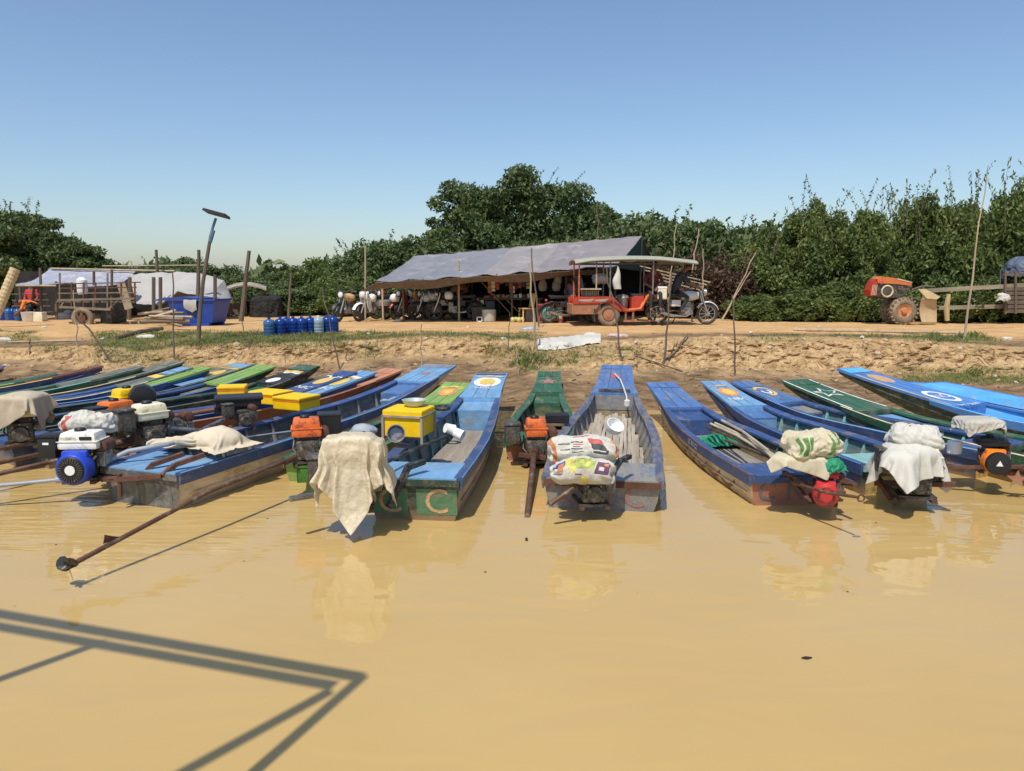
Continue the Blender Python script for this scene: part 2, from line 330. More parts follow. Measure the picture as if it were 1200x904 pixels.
def water_mat():
    m = bpy.data.materials.new('muddy_water'); m.use_nodes = True; t = m.node_tree; n = t.nodes; L = t.links; b = n['Principled BSDF']
    b.inputs['Roughness'].default_value = .025; b.inputs['IOR'].default_value = 1.42
    tc = n.new('ShaderNodeTexCoord')
    nz = n.new('ShaderNodeTexNoise'); nz.inputs['Scale'].default_value = .5; nz.inputs['Detail'].default_value = 4; L.new(tc.outputs['Object'], nz.inputs['Vector'])
    r = n.new('ShaderNodeValToRGB'); r.color_ramp.elements[0].position = .3; r.color_ramp.elements[1].position = .7
    r.color_ramp.elements[0].color = (.470, .320, .118, 1); r.color_ramp.elements[1].color = (.505, .350, .140, 1); L.new(nz.outputs['Fac'], r.inputs[0]); L.new(r.outputs[0], b.inputs['Base Color'])
    # ripples: a slow swell and finer wavelets that fade out over the calm near water
    def wave(sc, st, det, dist=1.2):
        mp = n.new('ShaderNodeMapping'); mp.inputs['Scale'].default_value = st; mp.inputs['Rotation'].default_value = (0, 0, R(12)); L.new(tc.outputs['Object'], mp.inputs[0])
        x = n.new('ShaderNodeTexNoise'); x.inputs['Scale'].default_value = sc; x.inputs['Detail'].default_value = det; x.inputs['Distortion'].default_value = dist; L.new(mp.outputs[0], x.inputs['Vector']); return x.outputs['Fac']
    a = wave(1.1, (.8, 1.7, 1), 1.5); c = wave(3.4, (.7, 1.5, 1), 1.2, .5)
    pm = n.new('ShaderNodeTexNoise'); pm.inputs['Scale'].default_value = .45; pm.inputs['Detail'].default_value = 2; L.new(tc.outputs['Object'], pm.inputs['Vector'])
    sx = n.new('ShaderNodeSeparateXYZ'); L.new(tc.outputs['Object'], sx.inputs[0])
    mr = n.new('ShaderNodeMapRange'); mr.inputs[1].default_value = 4.2; mr.inputs[2].default_value = 7.0; mr.inputs[3].default_value = .05; mr.inputs[4].default_value = 1.0; L.new(sx.outputs[1], mr.inputs[0])
    mlt = n.new('ShaderNodeMath'); mlt.operation = 'MULTIPLY'; L.new(c, mlt.inputs[0]); L.new(mr.outputs[0], mlt.inputs[1])
    ml2 = n.new('ShaderNodeMath'); ml2.operation = 'MULTIPLY'; L.new(mlt.outputs[0], ml2.inputs[0]); L.new(pm.outputs['Fac'], ml2.inputs[1])
    ad0 = n.new('ShaderNodeMath'); L.new(a, ad0.inputs[0]); L.new(ml2.outputs[0], ad0.inputs[1])
    l3 = wave(5.5, (.28, 1.9, 1), 1.5, .4); k1 = n.new('ShaderNodeMapRange'); k1.inputs[1].default_value = -.6; k1.inputs[2].default_value = -3.2; L.new(sx.outputs[0], k1.inputs[0])
    k2 = n.new('ShaderNodeMapRange'); k2.inputs[1].default_value = 5.0; k2.inputs[2].default_value = 6.6; L.new(sx.outputs[1], k2.inputs[0])
    k3 = n.new('ShaderNodeMath'); k3.operation = 'MULTIPLY'; L.new(k1.outputs[0], k3.inputs[0]); L.new(k2.outputs[0], k3.inputs[1])
    k4 = n.new('ShaderNodeMath'); k4.operation = 'MULTIPLY'; L.new(k3.outputs[0], k4.inputs[0]); L.new(l3, k4.inputs[1])
    ad = n.new('ShaderNodeMath'); L.new(ad0.outputs[0], ad.inputs[0]); L.new(k4.outputs[0], ad.inputs[1])
    bp = n.new('ShaderNodeBump'); bp.inputs['Strength'].default_value = .12; bp.inputs['Distance'].default_value = .1; L.new(ad.outputs[0], bp.inputs['Height']); L.new(bp.outputs[0], b.inputs['Normal'])
    return m
mb = MB(); mb.grid(lambda u, v: (-300 + 600 * u, -120 + 134 * v, 0), 8, 8)
tag(mb.build('water', water_mat()), kind='structure')

v = MB()
for i in range(60):
    x = rnd.uniform(-6.5, 7); y = rnd.uniform(4.6, 11.5); r_ = rnd.uniform(.003, .010); a = rnd.uniform(0, 3)
    v.add([(x + r_ * math.cos(a + t * 1.05) * rnd.uniform(.6, 1.5), y + r_ * math.sin(a + t * 1.05) * rnd.uniform(.6, 1.5), .004) for t in range(6)], [(0, 1, 2, 3, 4, 5)])
tag(v.build('water_specks', M('wet_debris', (.10, .075, .045), .6, island=.6), fixn=False), 'tiny specks of debris floating on the muddy water', kind='stuff')
# clods and stones broken from the bank
EARTH = M('dry_clod', (.50, .36, .20), .95, var=.35, scale=5, bump=.6, bscale=18)
STONE = M('pale_stone', (.52, .43, .31), .9, var=.3, scale=5, bump=.5, bscale=25)
CLODS = []
for k in range(8):
    bm = bmesh.new(); bmesh.ops.create_icosphere(bm, subdivisions=2, radius=1)
    sx, sy, sz = rnd.uniform(.8, 1.3), rnd.uniform(.7, 1.1), rnd.uniform(.5, .8)
    for v in bm.verts:
        d1, d2 = vor(v.co.x * .9 + k * 7, v.co.y * .9, v.co.z * .9)
        v.co = v.co * (1 + .35 * (d1 - .4) + fbm(v.co.x * 1.5 + k * 3, v.co.y * 1.5, v.co.z * 1.5, 2) * .25); v.co.x *= sx; v.co.y *= sy; v.co.z *= sz
    me = bpy.data.meshes.new('stone'); bm.to_mesh(me); bm.free(); me.materials.append(EARTH if k < 6 else STONE); CLODS.append(me)
for i in range(130):
    x = rnd.uniform(-10.5, 10.8); sy, ty, tz, ly, lz = bank_row(x)
    q = rnd.random()
    if q < .55: y = ty - abs(rnd.gauss(0, .25)); s = rnd.uniform(.02, .055)
    elif q < .8: y = rnd.uniform(ty, ly); s = rnd.uniform(.03, .075)
    else: y = rnd.uniform(13.2, ty); s = rnd.uniform(.02, .05)
    if 600 < x / y * F + 600 < 650: s *= .6
    ob('stone', rnd.choice(CLODS), ground_ob, (x, y, gz(x, y) + s * .2), (rnd.uniform(-.4, .4), rnd.uniform(-.4, .4), rnd.uniform(0, 6)), (s, s, s))
# grass blades on the bank
def blades(pts, nb, hmin, hmax, wd, name, mat, spread=.06):
    v = []; f = []
    for p in pts:
        for _ in range(nb):
            a = rnd.uniform(0, 6.28); h = rnd.uniform(hmin, hmax); x = p[0] + rnd.gauss(0, spread); y = p[1] + rnd.gauss(0, spread); z = p[2] - .015
            dx, dy = math.cos(a) * wd, math.sin(a) * wd; lx, ly = rnd.gauss(0, .45) * h, rnd.gauss(0, .45) * h
            o = len(v); v += [(x - dx, y - dy, z), (x + dx, y + dy, z), (x + lx * .4 + dx * .7, y + ly * .4 + dy * .7, z + h * .6), (x + lx, y + ly, z + h)]
            f += [(o, o + 1, o + 2), (o, o + 2, o + 3)]
    me = bpy.data.meshes.new(name); me.from_pydata(v, [], f); me.materials.append(mat); me.update()
    return tag(ob(name, me), kind='stuff')
GRASS = M('grass_blade', (.19, .21, .065), .7, var=.3, scale=1.5, trans=.3, island=.45)
cand = np.where((GG > .25) & (GV[:, 1] < 22) & (np.abs(GV[:, 0]) < 14))[0]
sel = [(GV[i][0] + rnd.gauss(0, .03), GV[i][1] + rnd.gauss(0, .05), GV[i][2]) for i in cand for _ in range(2) if rnd.random() < GG[i] * .9]
tag(blades(sel, 3, .015, .075, .0075, 'grass', GRASS, .05), 'short dusty grass growing along the lip and slope of the river bank')
# weed clumps
sel2 = [GV[i] for i in cand if GG[i] > .7 and rnd.random() < .006]
for i in range(60):
    px, py = rnd.choice([(rnd.gauss(622, 8), 420), (rnd.uniform(1130, 1230), 437), (rnd.uniform(230, 420), 399), (rnd.uniform(1090, 1150), 396), (rnd.uniform(600, 680), 425)])
    sel2.append(PG(px, py + rnd.gauss(0, 3)))
tag(blades(sel2, 26, .05, .14, .006, 'weeds', M('weed_blade', (.15, .2, .05), .7, var=.3, scale=1.5, trans=.3, island=.5), .07), 'taller green weed tufts scattered on the bank')
# dry litter (fine twigs) on the shore
v = MB()
for i in range(900):
    x = rnd.uniform(-10, 10.5); sy, ty, tz, ly, lz = bank_row(x); y = rnd.uniform(13, ly + rnd.uniform(0, 1.5)); a = rnd.uniform(0, 3.14); l = rnd.uniform(.03, .16)
    z = gz(x, y) + .012; v.bar((x, y, z), (x + l * math.cos(a), y + l * math.sin(a), gz(x + l * math.cos(a), y + l * math.sin(a)) + .014), rnd.uniform(.006, .013))
tag(v.build('twig_litter', M('dry_twig', (.20, .14, .085), .9, var=.5, scale=2, island=.6)), 'small dry twigs and straw littering the bank', kind='stuff')
# ------------------------------------------------------------------ wooden long-tail boats
WOODW = (.20, .15, .10)
def paint(name, c, amt=.3, wear=WOODW, rough=.5, wscale=7, **k):
    g = sum(c) / 3; c = tuple(x * .82 + g * .18 for x in c); wear = tuple(w_ * .8 + u_ * .2 for w_, u_ in zip(wear, (.30, .24, .16)))
    return M(name, c, rough, var=.2, scale=4, wear=wear, amt=amt + .14, dirt=.55, wscale=wscale, bump=.25, bscale=24, stretch=(1.6, .45, 1.6), **k)
BLUE = paint('blue_paint', (.022, .075, .24), .22, (.11, .14, .20))
DBLUE = paint('dark_blue_paint', (.02, .065, .20), .25, (.10, .12, .16), mud=.06)
NAVY = paint('faded_navy_paint', (.055, .085, .17), .55, (.15, .15, .16), mud=.06)
SLATE = paint('weathered_slate_paint', (.15, .185, .235), .6, (.26, .25, .23))
SKYB = paint('sky_blue_paint', (.11, .31, .55), .25, (.34, .42, .46))
MIDB = paint('mid_blue_paint', (.045, .15, .40), .3, (.17, .24, .34))
CYANB = paint('bright_cyan_paint', (.04, .43, .86), .12, (.3, .5, .6))
BRB = paint('bright_blue_paint', (.03, .20, .58), .12, (.3, .4, .5))
TURQ = paint('turquoise_paint', (.17, .47, .45), .35, (.30, .33, .30))
TEALD = paint('dull_teal_paint', (.06, .15, .17), .4, (.15, .16, .15))
GREEN = paint('dark_green_paint', (.018, .12, .055), .35, (.10, .11, .08), mud=.06)
DGREEN = paint('black_green_paint', (.022, .05, .032), .4, (.09, .09, .07), mud=.06)
GRGR = paint('grey_green_paint', (.10, .14, .10), .5, (.22, .21, .17))
LIME = paint('lime_green_paint', (.20, .38, .05), .25, (.22, .28, .12))
BROWN = paint('red_brown_paint', (.19, .055, .022), .35, (.13, .08, .05))
ORNG = paint('faded_orange_paint', (.55, .20, .075), .3, (.40, .22, .13))
TERRA = paint('terracotta_paint', (.40, .135, .075), .4, (.26, .15, .10), mud=-.06)
GREYT = paint('grey_transom_paint', (.095, .10, .10), .4, (.17, .165, .15), mud=-.04)
CREAMH = paint('cream_hull_paint', (.72, .56, .32), .35, (.45, .33, .19), mud=.02)
TANH = paint('tan_hull_wood', (.40, .28, .15), .5, (.22, .15, .09), mud=.06)
YELP = paint('yellow_paint', (.78, .50, .02), .25, (.5, .4, .2)); YOCH = paint('ochre_transom_paint', (.60, .37, .06), .4, (.3, .2, .08))
WHP = paint('white_paint', (.80, .80, .76), .3, (.5, .5, .46)); REDP = paint('red_paint', (.60, .06, .05), .3, (.35, .12, .1)); ORP = paint('orange_paint', (.80, .25, .03), .25, (.5, .25, .1))
PKR = paint('faded_red_paint', (.42, .13, .11), .45, (.24, .2, .2)); GRNP = paint('mid_green_paint', (.05, .22, .10), .4, (.15, .17, .1)); OCHL = paint('ochre_letter_paint', (.62, .34, .13), .35, (.4, .28, .15)); GRYL = paint('grey_letter_paint', (.10, .14, .18), .35, (.2, .14, .12))
BLKD = paint('black_paint', (.02, .022, .022), .35, (.08, .08, .07))
PURP = paint('purple_paint', (.16, .10, .35), .2)
FLOORW = M('grey_floor_wood', (.27, .235, .19), .85, var=.35, scale=5, stretch=(1, .12, 1), bump=.3, bscale=30)
BAMB = M('split_bamboo', (.45, .37, .26), .75, var=.4, scale=7, stretch=(1, .15, 1), bump=.3, bscale=30)
RUST = M('rusted_steel', (.105, .045, .028), .8, var=.35, scale=8, wear=(.17, .075, .04), amt=.5, bump=.2)
STEEL = M('worn_steel', (.30, .30, .30), .42, metal=.75, var=.25, wear=(.13, .08, .05), amt=.45)
GREY_PIPE = M('grey_painted_pipe', (.30, .325, .36), .5, var=.15)
BLKR = M('black_plastic', (.014, .014, .015), .45, var=.2)
SEAM = M('groove_shade', (.04, .035, .03), .9, var=.3)  # dark tone standing for the shade in deck grooves
BOATS = {}
PROF_S = [0, .14, .28, .45, .58, .70, .80, .90, 1.0]
PROF_W = [.94, .99, 1.0, .90, .76, .63, .53, .475, .45]
class Boat: pass
def boat(key, label, stern, head, L, W, c, h0=.32, tip=.62, bd=.72, sd=.09, tipw=.45, ribs=0, boards=0, stern_deck=True, seat=True, rise=.55, name='wooden_boat', sternw=.94, group='long-tail boats moored with their bows on the bank'):
    B = Boat(); B.L = L; B.W = W; B.h0 = h0
    pw = list(PROF_W); pw[0] = sternw; k = (tipw - .45)
    for i, s in enumerate(PROF_S):
        if s > .45: pw[i] += k * ((s - .45) / .55)
    hw = lambda s: W * float(np.interp(s, PROF_S, pw))
    zg = lambda s: h0 + (tip - h0) * (max(0, (s - rise) / (1 - rise)) ** 1.55)
    zb = lambda s: -.14 + (tip - .07 + .14) * (max(0, (s - rise + .06) / (1.06 - rise)) ** 1.5)
    B.hw, B.zg, B.zb = hw, zg, zb
    root = thing(name, label, 'boat', (stern[0], stern[1], 0), -R(head), group); B.o = root
    N = 30; S = [i / N for i in range(N + 1)]
    rake = lambda s, f: -.06 * f * max(0, 1 - s * 8)
    # outer skin
    mo = MB(); mo.mat(0)
    sect = lambda s: [(-hw(s), zg(s)), (-hw(s) * (.94 - .02 * s), zg(s) * .55 + zb(s) * .45), (-hw(s) * .80, zb(s)), (hw(s) * .80, zb(s)), (hw(s) * (.94 - .02 * s), zg(s) * .55 + zb(s) * .45), (hw(s), zg(s))]
    vs = []
    for s in S:
        for x, z in sect(s): vs.append((x, s * L + rake(s, (z - zb(s)) / max(.05, zg(s) - zb(s))), z))
    for i in range(N):
        for j in range(5):
            a = i * 6 + j; mo.mi = 0; mo.f.append((a, a + 6, a + 7, a + 1)); mo.m.append(0)
    mo.v = vs
    mo.f.append((5, 4, 3, 2, 1, 0)); mo.m.append(1)
    e = N * 6; mo.f.append(tuple(e + j for j in range(6))); mo.m.append(0)
    hull = mo.build('hull', [c['hull'], c['transom']], root)
    for sg in (-1, 1):
        g = MB(); P = []
        for i in range(25):
            s_ = .02 + .93 * i / 24; P.append((sg * (hw(s_) * (.94 - .02 * s_) + .006), s_ * L, zg(s_) * .55 + zb(s_) * .45))
        g.tube(P, .011, 5); g.build('seam_batten', c['hull'], root)
    # inner skin
    mi = MB(); T = .03; sA = sd if stern_deck else .012; n2 = 22; s2 = [sA + (bd - sA) * i / n2 for i in range(n2 + 1)]; fl = lambda s: max(zb(s) + .05, .0)
    for s in s2:
        a = hw(s) - T; b_ = hw(s) * .80 - T; y = s * L
        mi.v += [(-a, y, zg(s) - .004), (-b_, y, fl(s)), (b_, y, fl(s)), (a, y, zg(s) - .004)]
    for i in range(n2):
        for j in range(3): q = i * 4 + j; mi.f.append((q, q + 1, q + 5, q + 4)); mi.m.append(1 if j == 1 else 0)
    mi.f.append((0, 3, 2, 1)); mi.m.append(0)
    inner = mi.build('inner_lining', [c['inner'], c.get('floor', c['inner'])], root, fixn=False)
    # gunwales
    for sg in (-1, 1):
        g = MB(); gs = [i / 26 * min(1.0, bd + .06) for i in range(27)]
        for s in gs:
            x = hw(s); y = s * L + (-.06 if s == 0 else 0); z = zg(s); tp = 1 - .5 * max(0, (s - bd + .1) / .16) if s > bd - .1 else 1; bw = .085 * tp
            hgt = .105 * tp
            pr = [(x - bw, z + .006), (x + .018, z + .022), (x + .026, z + .012), (x + .012, z - hgt), (x - .004, z - hgt), (x - .004, z - .012), (x - bw, z - .022)]
            g.v += [(sg * px_, y, pz) for px_, pz in pr]
        for i in range(26):
            for j in range(7):
                a = i * 7 + j; b2 = i * 7 + (j + 1) % 7; g.f.append((a, b2, b2 + 7, a + 7)); g.m.append(1 if j == 1 else 0)
        g.f.append(tuple(range(7))); g.m.append(0); g.f.append(tuple(26 * 7 + j for j in range(7))); g.m.append(0)
        g.build('gunwale', [c['gun'], c.get('line', c['gun'])], root)
    # bow deck
    def dz(s): return zg(s) + .024
    B.deck = lambda u, v, h=.004: Vector((u, L * 1.0 - v, dz(1 - v / L) + h))   # u across, v metres back from the tip
    d = MB(); d.mat(0); ns = 14
    vv = []
    for i in range(ns + 1):
        s = bd + (1.003 - bd) * i / ns; x = hw(min(s, 1)) + .012
        vv += [(-x, s * L, dz(s)), (x, s * L, dz(s)), (x, s * L, dz(s) - .035), (-x, s * L, dz(s) - .035)]
    d.v = vv
    for i in range(ns):
        for j in range(4): d.f.append((i * 4 + j, i * 4 + (j + 1) % 4, (i + 1) * 4 + (j + 1) % 4, (i + 1) * 4 + j)); d.m.append(0)
    d.f.append((0, 1, 2, 3)); d.m.append(0); d.f.append((ns * 4 + 3, ns * 4 + 2, ns * 4 + 1, ns * 4)); d.m.append(0)
    B.bow = d.build('bow_deck', [c['deck']], root)
    for u_ in (-.34, .30):   # dark strips painting the shade of grooves between the deck planks
        sm = MB(); pts = []
        for i in range(ns + 1):
            s = bd + (.998 - bd) * i / ns; pts.append((u_ * hw(s) * 2 * .5 + rnd.uniform(-.002, .002), s * L, dz(s) - .001))
        for i in range(ns): sm.bar(pts[i], pts[i + 1], .007, .006)
        sm.build('groove_strip', SEAM, B.bow)
    # cleat strip near the tip
    cl = MB(); sT = 1 - .28 / L; cl.box((0, sT * L, dz(sT) + .006), (hw(sT) * 1.9, .018, .014)); cl.build('cleat', c.get('cleat', c['deck']), B.bow)
    # bulkhead and seat
    b = MB(); s = bd; b.box((0, s * L + .0, (zg(s) + fl(s)) / 2), ((hw(s) - T) * 1.86, .024, max(.05, zg(s) - fl(s) - .02))); b.build('bulkhead', c.get('bulk', c['deck']), root)
    if seat:
        s1, s0 = bd - .002, bd - .085; b = MB(); x0, x1 = hw(s0) - .05, hw(s1) - .05; z0, z1 = zg(s0) - .055, zg(s1) - .05
        b.add([(-x0, s0 * L, z0), (x0, s0 * L, z0), (x1, s1 * L, z1), (-x1, s1 * L, z1), (-x0, s0 * L, z0 - .03), (x0, s0 * L, z0 - .03), (x1, s1 * L, z1 - .03), (-x1, s1 * L, z1 - .03)],
              [(0, 1, 2, 3), (7, 6, 5, 4), (0, 4, 5, 1), (2, 6, 7, 3), (0, 3, 7, 4), (1, 5, 6, 2)])
        b.build('bow_seat', c.get('seat', c['deck']), root)
        b = MB(); b.box((0, s0 * L + .012, (z0 + fl(s0)) / 2 - .02), ((hw(s0) * .9 - T) * 1.9, .022, z0 - fl(s0) - .02)); b.build('bulkhead', c.get('bulk', c['deck']), root)
    if stern_deck:
        b = MB(); x0, x1 = hw(0) - .03, hw(sd) - .03
        za = zg(0) + .010
        b.add([(-x0, -.075, za), (x0, -.075, za), (x1, sd * L, za), (-x1, sd * L, za), (-x0, -.075, za - .03), (x0, -.075, za - .03), (x1, sd * L, za - .03), (-x1, sd * L, za - .03)],
              [(0, 1, 2, 3), (7, 6, 5, 4), (0, 4, 5, 1), (2, 6, 7, 3), (0, 3, 7, 4), (1, 5, 6, 2)])
        b.build('stern_deck', c['sdeck'], root)
        b = MB(); b.box((0, -.078, zg(0) - .035), (hw(0) * 1.98, .02, .06)); b.build('transom_rail', c.get('trail', c['gun']), root)
    # ribs
    rm = c.get('rib', c['inner'])
    for i in range(ribs):
        s = sA + .03 + (bd - .10 - sA) * (i + .5) / ribs; b = MB(); a = hw(s) - T - .008; b_ = hw(s) * .80 - T - .012; y = s * L
        for sg in (-1, 1): b.bar((sg * a, y, zg(s) - .03), (sg * b_, y, fl(s) + .01), .05, .035, up=(0, 1, 0))
        b.box((0, y, fl(s) + .014), (b_ * 2, .045, .035)); b.build('rib', rm, root)
    # floor boards
    for i in range(boards):
        u = (i + .5) / boards * 2 - 1; sa, sb = sA + .02, bd - .09; k = MB(); n = 6; wd = hw(.3) * .74 * 2 / boards * .9
        for q in range(n + 1):
            s = sa + (sb - sa) * q / n; xw = u * (hw(s) * .8 - T) * .93; w2 = wd / 2 * hw(s) / hw(.3)
            z = fl(s) + .055 + rnd.uniform(-.004, .004)
            k.v += [(xw - w2, s * L, z), (xw + w2, s * L, z), (xw + w2, s * L, z - .018), (xw - w2, s * L, z - .018)]
        for q in range(n):
            for j in range(4): k.f.append((q * 4 + j, q * 4 + (j + 1) % 4, (q + 1) * 4 + (j + 1) % 4, (q + 1) * 4 + j)); k.m.append(0)
        k.f.append((0, 1, 2, 3)); k.m.append(0); k.f.append((n * 4, n * 4 + 1, n * 4 + 2, n * 4 + 3)); k.m.append(0)
        k.build('floor_board', c.get('board', FLOORW), root)
    BOATS[key] = B; B.root = root
    return B
# ---- painted marks on a bow deck (flat print a few mm above the boards)
def mark(B, name, polys, mat, h=.004):
    mb = MB()
    for pl in polys: mb.poly([B.deck(u, v, h) for u, v in pl])
    return mb.build(name, mat, B.bow, fixn=False)
def disc(u, v, r, n=20, ry=None): ry = ry or r; return [(u + r * math.cos(6.2832 * i / n), v + ry * math.sin(6.2832 * i / n)) for i in range(n)]
def ringp(u, v, r0, r1, a0=0, a1=6.2832, n=24, ry=1.):
    f = lambda r, a: (u + r * math.cos(a), v + ry * r * math.sin(a))
    return [[f(r0, a0 + (a1 - a0) * i / n), f(r1, a0 + (a1 - a0) * i / n), f(r1, a0 + (a1 - a0) * (i + 1) / n), f(r0, a0 + (a1 - a0) * (i + 1) / n)] for i in range(n)]
def wave(u0, u1, v, amp, th, n=16, ph=0.):
    g = lambda i: (u0 + (u1 - u0) * i / n, v + amp * math.sin(ph + 9.0 * i / n))
    return [[g(i), g(i + 1), (g(i + 1)[0], g(i + 1)[1] + th), (g(i)[0], g(i)[1] + th)] for i in range(n)]
def star(u, v, r, k=.42): return [(u + (r if i % 2 == 0 else r * k) * math.sin(math.pi * i / 5), v - (r if i % 2 == 0 else r * k) * math.cos(math.pi * i / 5)) for i in range(10)]
def letter(B, body, u, v, size, mat, h=.005):
    vs, fs = text_mesh(body, size); mb = MB(); mb.add([B.deck(u + x, v - y, h) for x, y, z in vs], fs)
    return mb.build('lettering', mat, B.bow, fixn=False)
def transom_text(B, items, mat):
    for body, x, size in items:
        vs, fs = text_mesh(body, size); mb = MB(); h = B.zg(0)
        for p in [0]:
            mb.add([(x + a, -.06 * ((h * .44 + b_ + .14) / (h + .14)) - .006, h * .44 + b_) for a, b_, z in vs], fs)
        mb.build('lettering', mat, B.root, fixn=False)
def panel(B, x0, x1, z0, z1, mat):
    mb = MB(); h = B.zg(0); f = lambda z: -.06 * (z + .14) / (h + .14) - .003
    mb.poly([(x0, f(z0), z0), (x1, f(z0), z0), (x1, f(z1), z1), (x0, f(z1), z1)]); return mb.build('painted_panel', mat, B.root, fixn=False)
def side_text(B, body, s, size, mat, side=-1, dz=-.05):
    vs, fs = text_mesh(body, size); mb = MB(); L = B.L
    # along the gunwale's outer face
    P = []
    for a, b_, z in vs:
        ss = s + side * (-a) / L * (1 if side < 0 else -1) * -1
        P.append((side * (B.hw(ss) + .0235), ss * L, B.zg(ss) - .045 + b_))
    mb.add(P, fs); return mb.build('lettering', mat, B.root, fixn=False)
def sternpos(bx, by, tipz, head, L):
    p = PZ(bx, by, tipz); return (p.x - L * math.sin(R(head)), p.y - L * math.cos(R(head)))
def hd(s, b): return math.degrees(math.atan2(b[0] - s[0], b[1] - s[1])), math.hypot(b[0] - s[0], b[1] - s[1])

# A centre boat
s = PZ(705, 597, 0); b = PZ(738, 430, .62); h, L = hd(s, b)
A = boat('A', 'weathered slate-blue boat in the centre with a bare bamboo slat floor and wide stern', s, h - 2, L, .60, dict(hull=NAVY, transom=SLATE, inner=NAVY, floor=DGREEN, gun=NAVY, line=SLATE, deck=MIDB, seat=SLATE, bulk=SLATE, sdeck=SLATE, rib=SLATE, trail=RUST), h0=.31, tip=.62, ribs=8, bd=.72, seat=False)
SLAT = M('grey_floor_slat', (.36, .31, .24), .85, var=.45, scale=8, stretch=(1, .12, 1), bump=.4, bscale=30)
for i in range(17):   # floor of split bamboo slats, laid parallel
    x0 = (i - 8) / 8.2 * (A.hw(.25) * .8 - .06); s1 = .665
    while s1 > .2 and A.hw(s1) * .8 - .05 < abs(x0): s1 -= .01
    n = 10; k = MB(); s0 = .12 + rnd.uniform(0, .03); s1 += rnd.uniform(-.02, .012); w_ = rnd.uniform(.020, .026); pts = []
    for q in range(n):
        sx = s0 + (s1 - s0) * q / (n - 1); pts.append(Vector((x0 + rnd.uniform(-.008, .008), sx * A.L, max(A.zb(sx) + .05, 0) + .07 + rnd.uniform(-.007, .007))))
    for q in range(n - 1): k.bar(pts[q], pts[q + 1], w_ * 2, .018)
    k.build('bamboo_slat', SLAT, A.root)
mb = MB(); x = A.hw(.72) * .72; mb.poly([A.deck(-x, A.L * .275, .004), A.deck(x, A.L * .275, .004), A.deck(x * .95, A.L * .24, .004), A.deck(-x * .95, A.L * .24, .004)]); mb.build('hatch', BLKD, A.bow, fixn=False)
mark(A, 'painted_emblem', [disc(0, .78, .09, ry=.13)], REDP); letter(A, 'NBC', 0, .79, .10, MIDB, .006); letter(A, 'MOUNTREA', 0, 1.06, .09, REDP)
transom_text(A, [('C', -.30, .30), ('N', 0, .30), ('C', .31, .30)], PKR)
# C light-blue boat with sun
s = PZ(487, 609, 0); b = PZ(583, 441, .62); h, L = hd(s, b)
C = boat('C', 'sky-blue boat with a white and yellow sun on its bow and a lettered green stern', s, h - 1, L, .46, dict(hull=TANH, transom=DGREEN, inner=TEALD, floor=FLOORW, gun=DBLUE, line=SKYB, deck=SKYB, seat=SKYB, bulk=SKYB, sdeck=SKYB, rib=TEALD, trail=DGREEN), h0=.41, tip=.64, ribs=7, boards=5, tipw=.56, bd=.74)
mark(C, 'painted_sun', [disc(0, .55, .22, ry=.30)], WHP); mark(C, 'painted_sun', [disc(0, .55, .13, ry=.19)], YELP, .007)
mark(C, 'painted_wave', wave(-.22, .22, .16, .02, .055), YELP); letter(C, 'NBC', 0, .93, .15, WHP); mark(C, 'painted_band', [[(-.25, .02), (.25, .02), (.25, .11), (-.25, .11)]], DBLUE)
panel(C, .02, .40, .06, .31, GRNP); panel(C, -.40, -.06, .06, .31, GRNP); transom_text(C, [('C', .21, .34), ('C', -.23, .34)], OCHL)
side_text(C, 'NBC-047', .22, .10, SKYB, 1)
# D big blue boat on the left
s = PZ(172, 592, 0); b = PZ(523, 432, .62); h, L = hd(s, b)
D = boat('D', 'long royal-blue boat with a grey wooden stern and a plain sky-blue bow', s, h - 1, L, .52, dict(hull=CREAMH, transom=GREYT, inner=GREYT, floor=GREYT, gun=BLUE, line=SKYB, deck=SKYB, seat=MIDB, bulk=MIDB, sdeck=SKYB, rib=SLATE, trail=GREYT), h0=.37, tip=.66, ribs=9, tipw=.58, bd=.83)
mark(D, 'painted_emblem', [disc(.0, .62, .07, ry=.10)], PKR); mark(D, 'painted_band', [[(-.29, .02), (.29, .02), (.29, .2), (-.29, .2)]], SLATE)
DPAN = paint('slate_panel_paint', (.12, .13, .135), .4, (.2, .2, .18)); panel(D, .04, .36, -.01, .25, DPAN); panel(D, -.40, -.06, -.01, .25, DPAN); transom_text(D, [('C', -.22, .25), ('B', .2, .25)], GREYT)
side_text(D, '0817', .62, .12, WHP, 1)
# B small dark-green boat
s = PZ(630, 540, 0); b = PZ(644, 437, .55); h, L = hd(s, b)
Bb = boat('B', 'small dark-green boat with a terracotta stern between the sun boat and the slate-blue boat', s, h, L, .43, dict(hull=DGREEN, transom=TERRA, inner=DGREEN, floor=DGREEN, gun=GREEN, line=GRGR, deck=GREEN, seat=GREEN, bulk=GREEN, sdeck=GREEN), h0=.27, tip=.55, ribs=5, bd=.74)
mark(Bb, 'painted_emblem', [star(0, .55, .16, .5)], PKR)
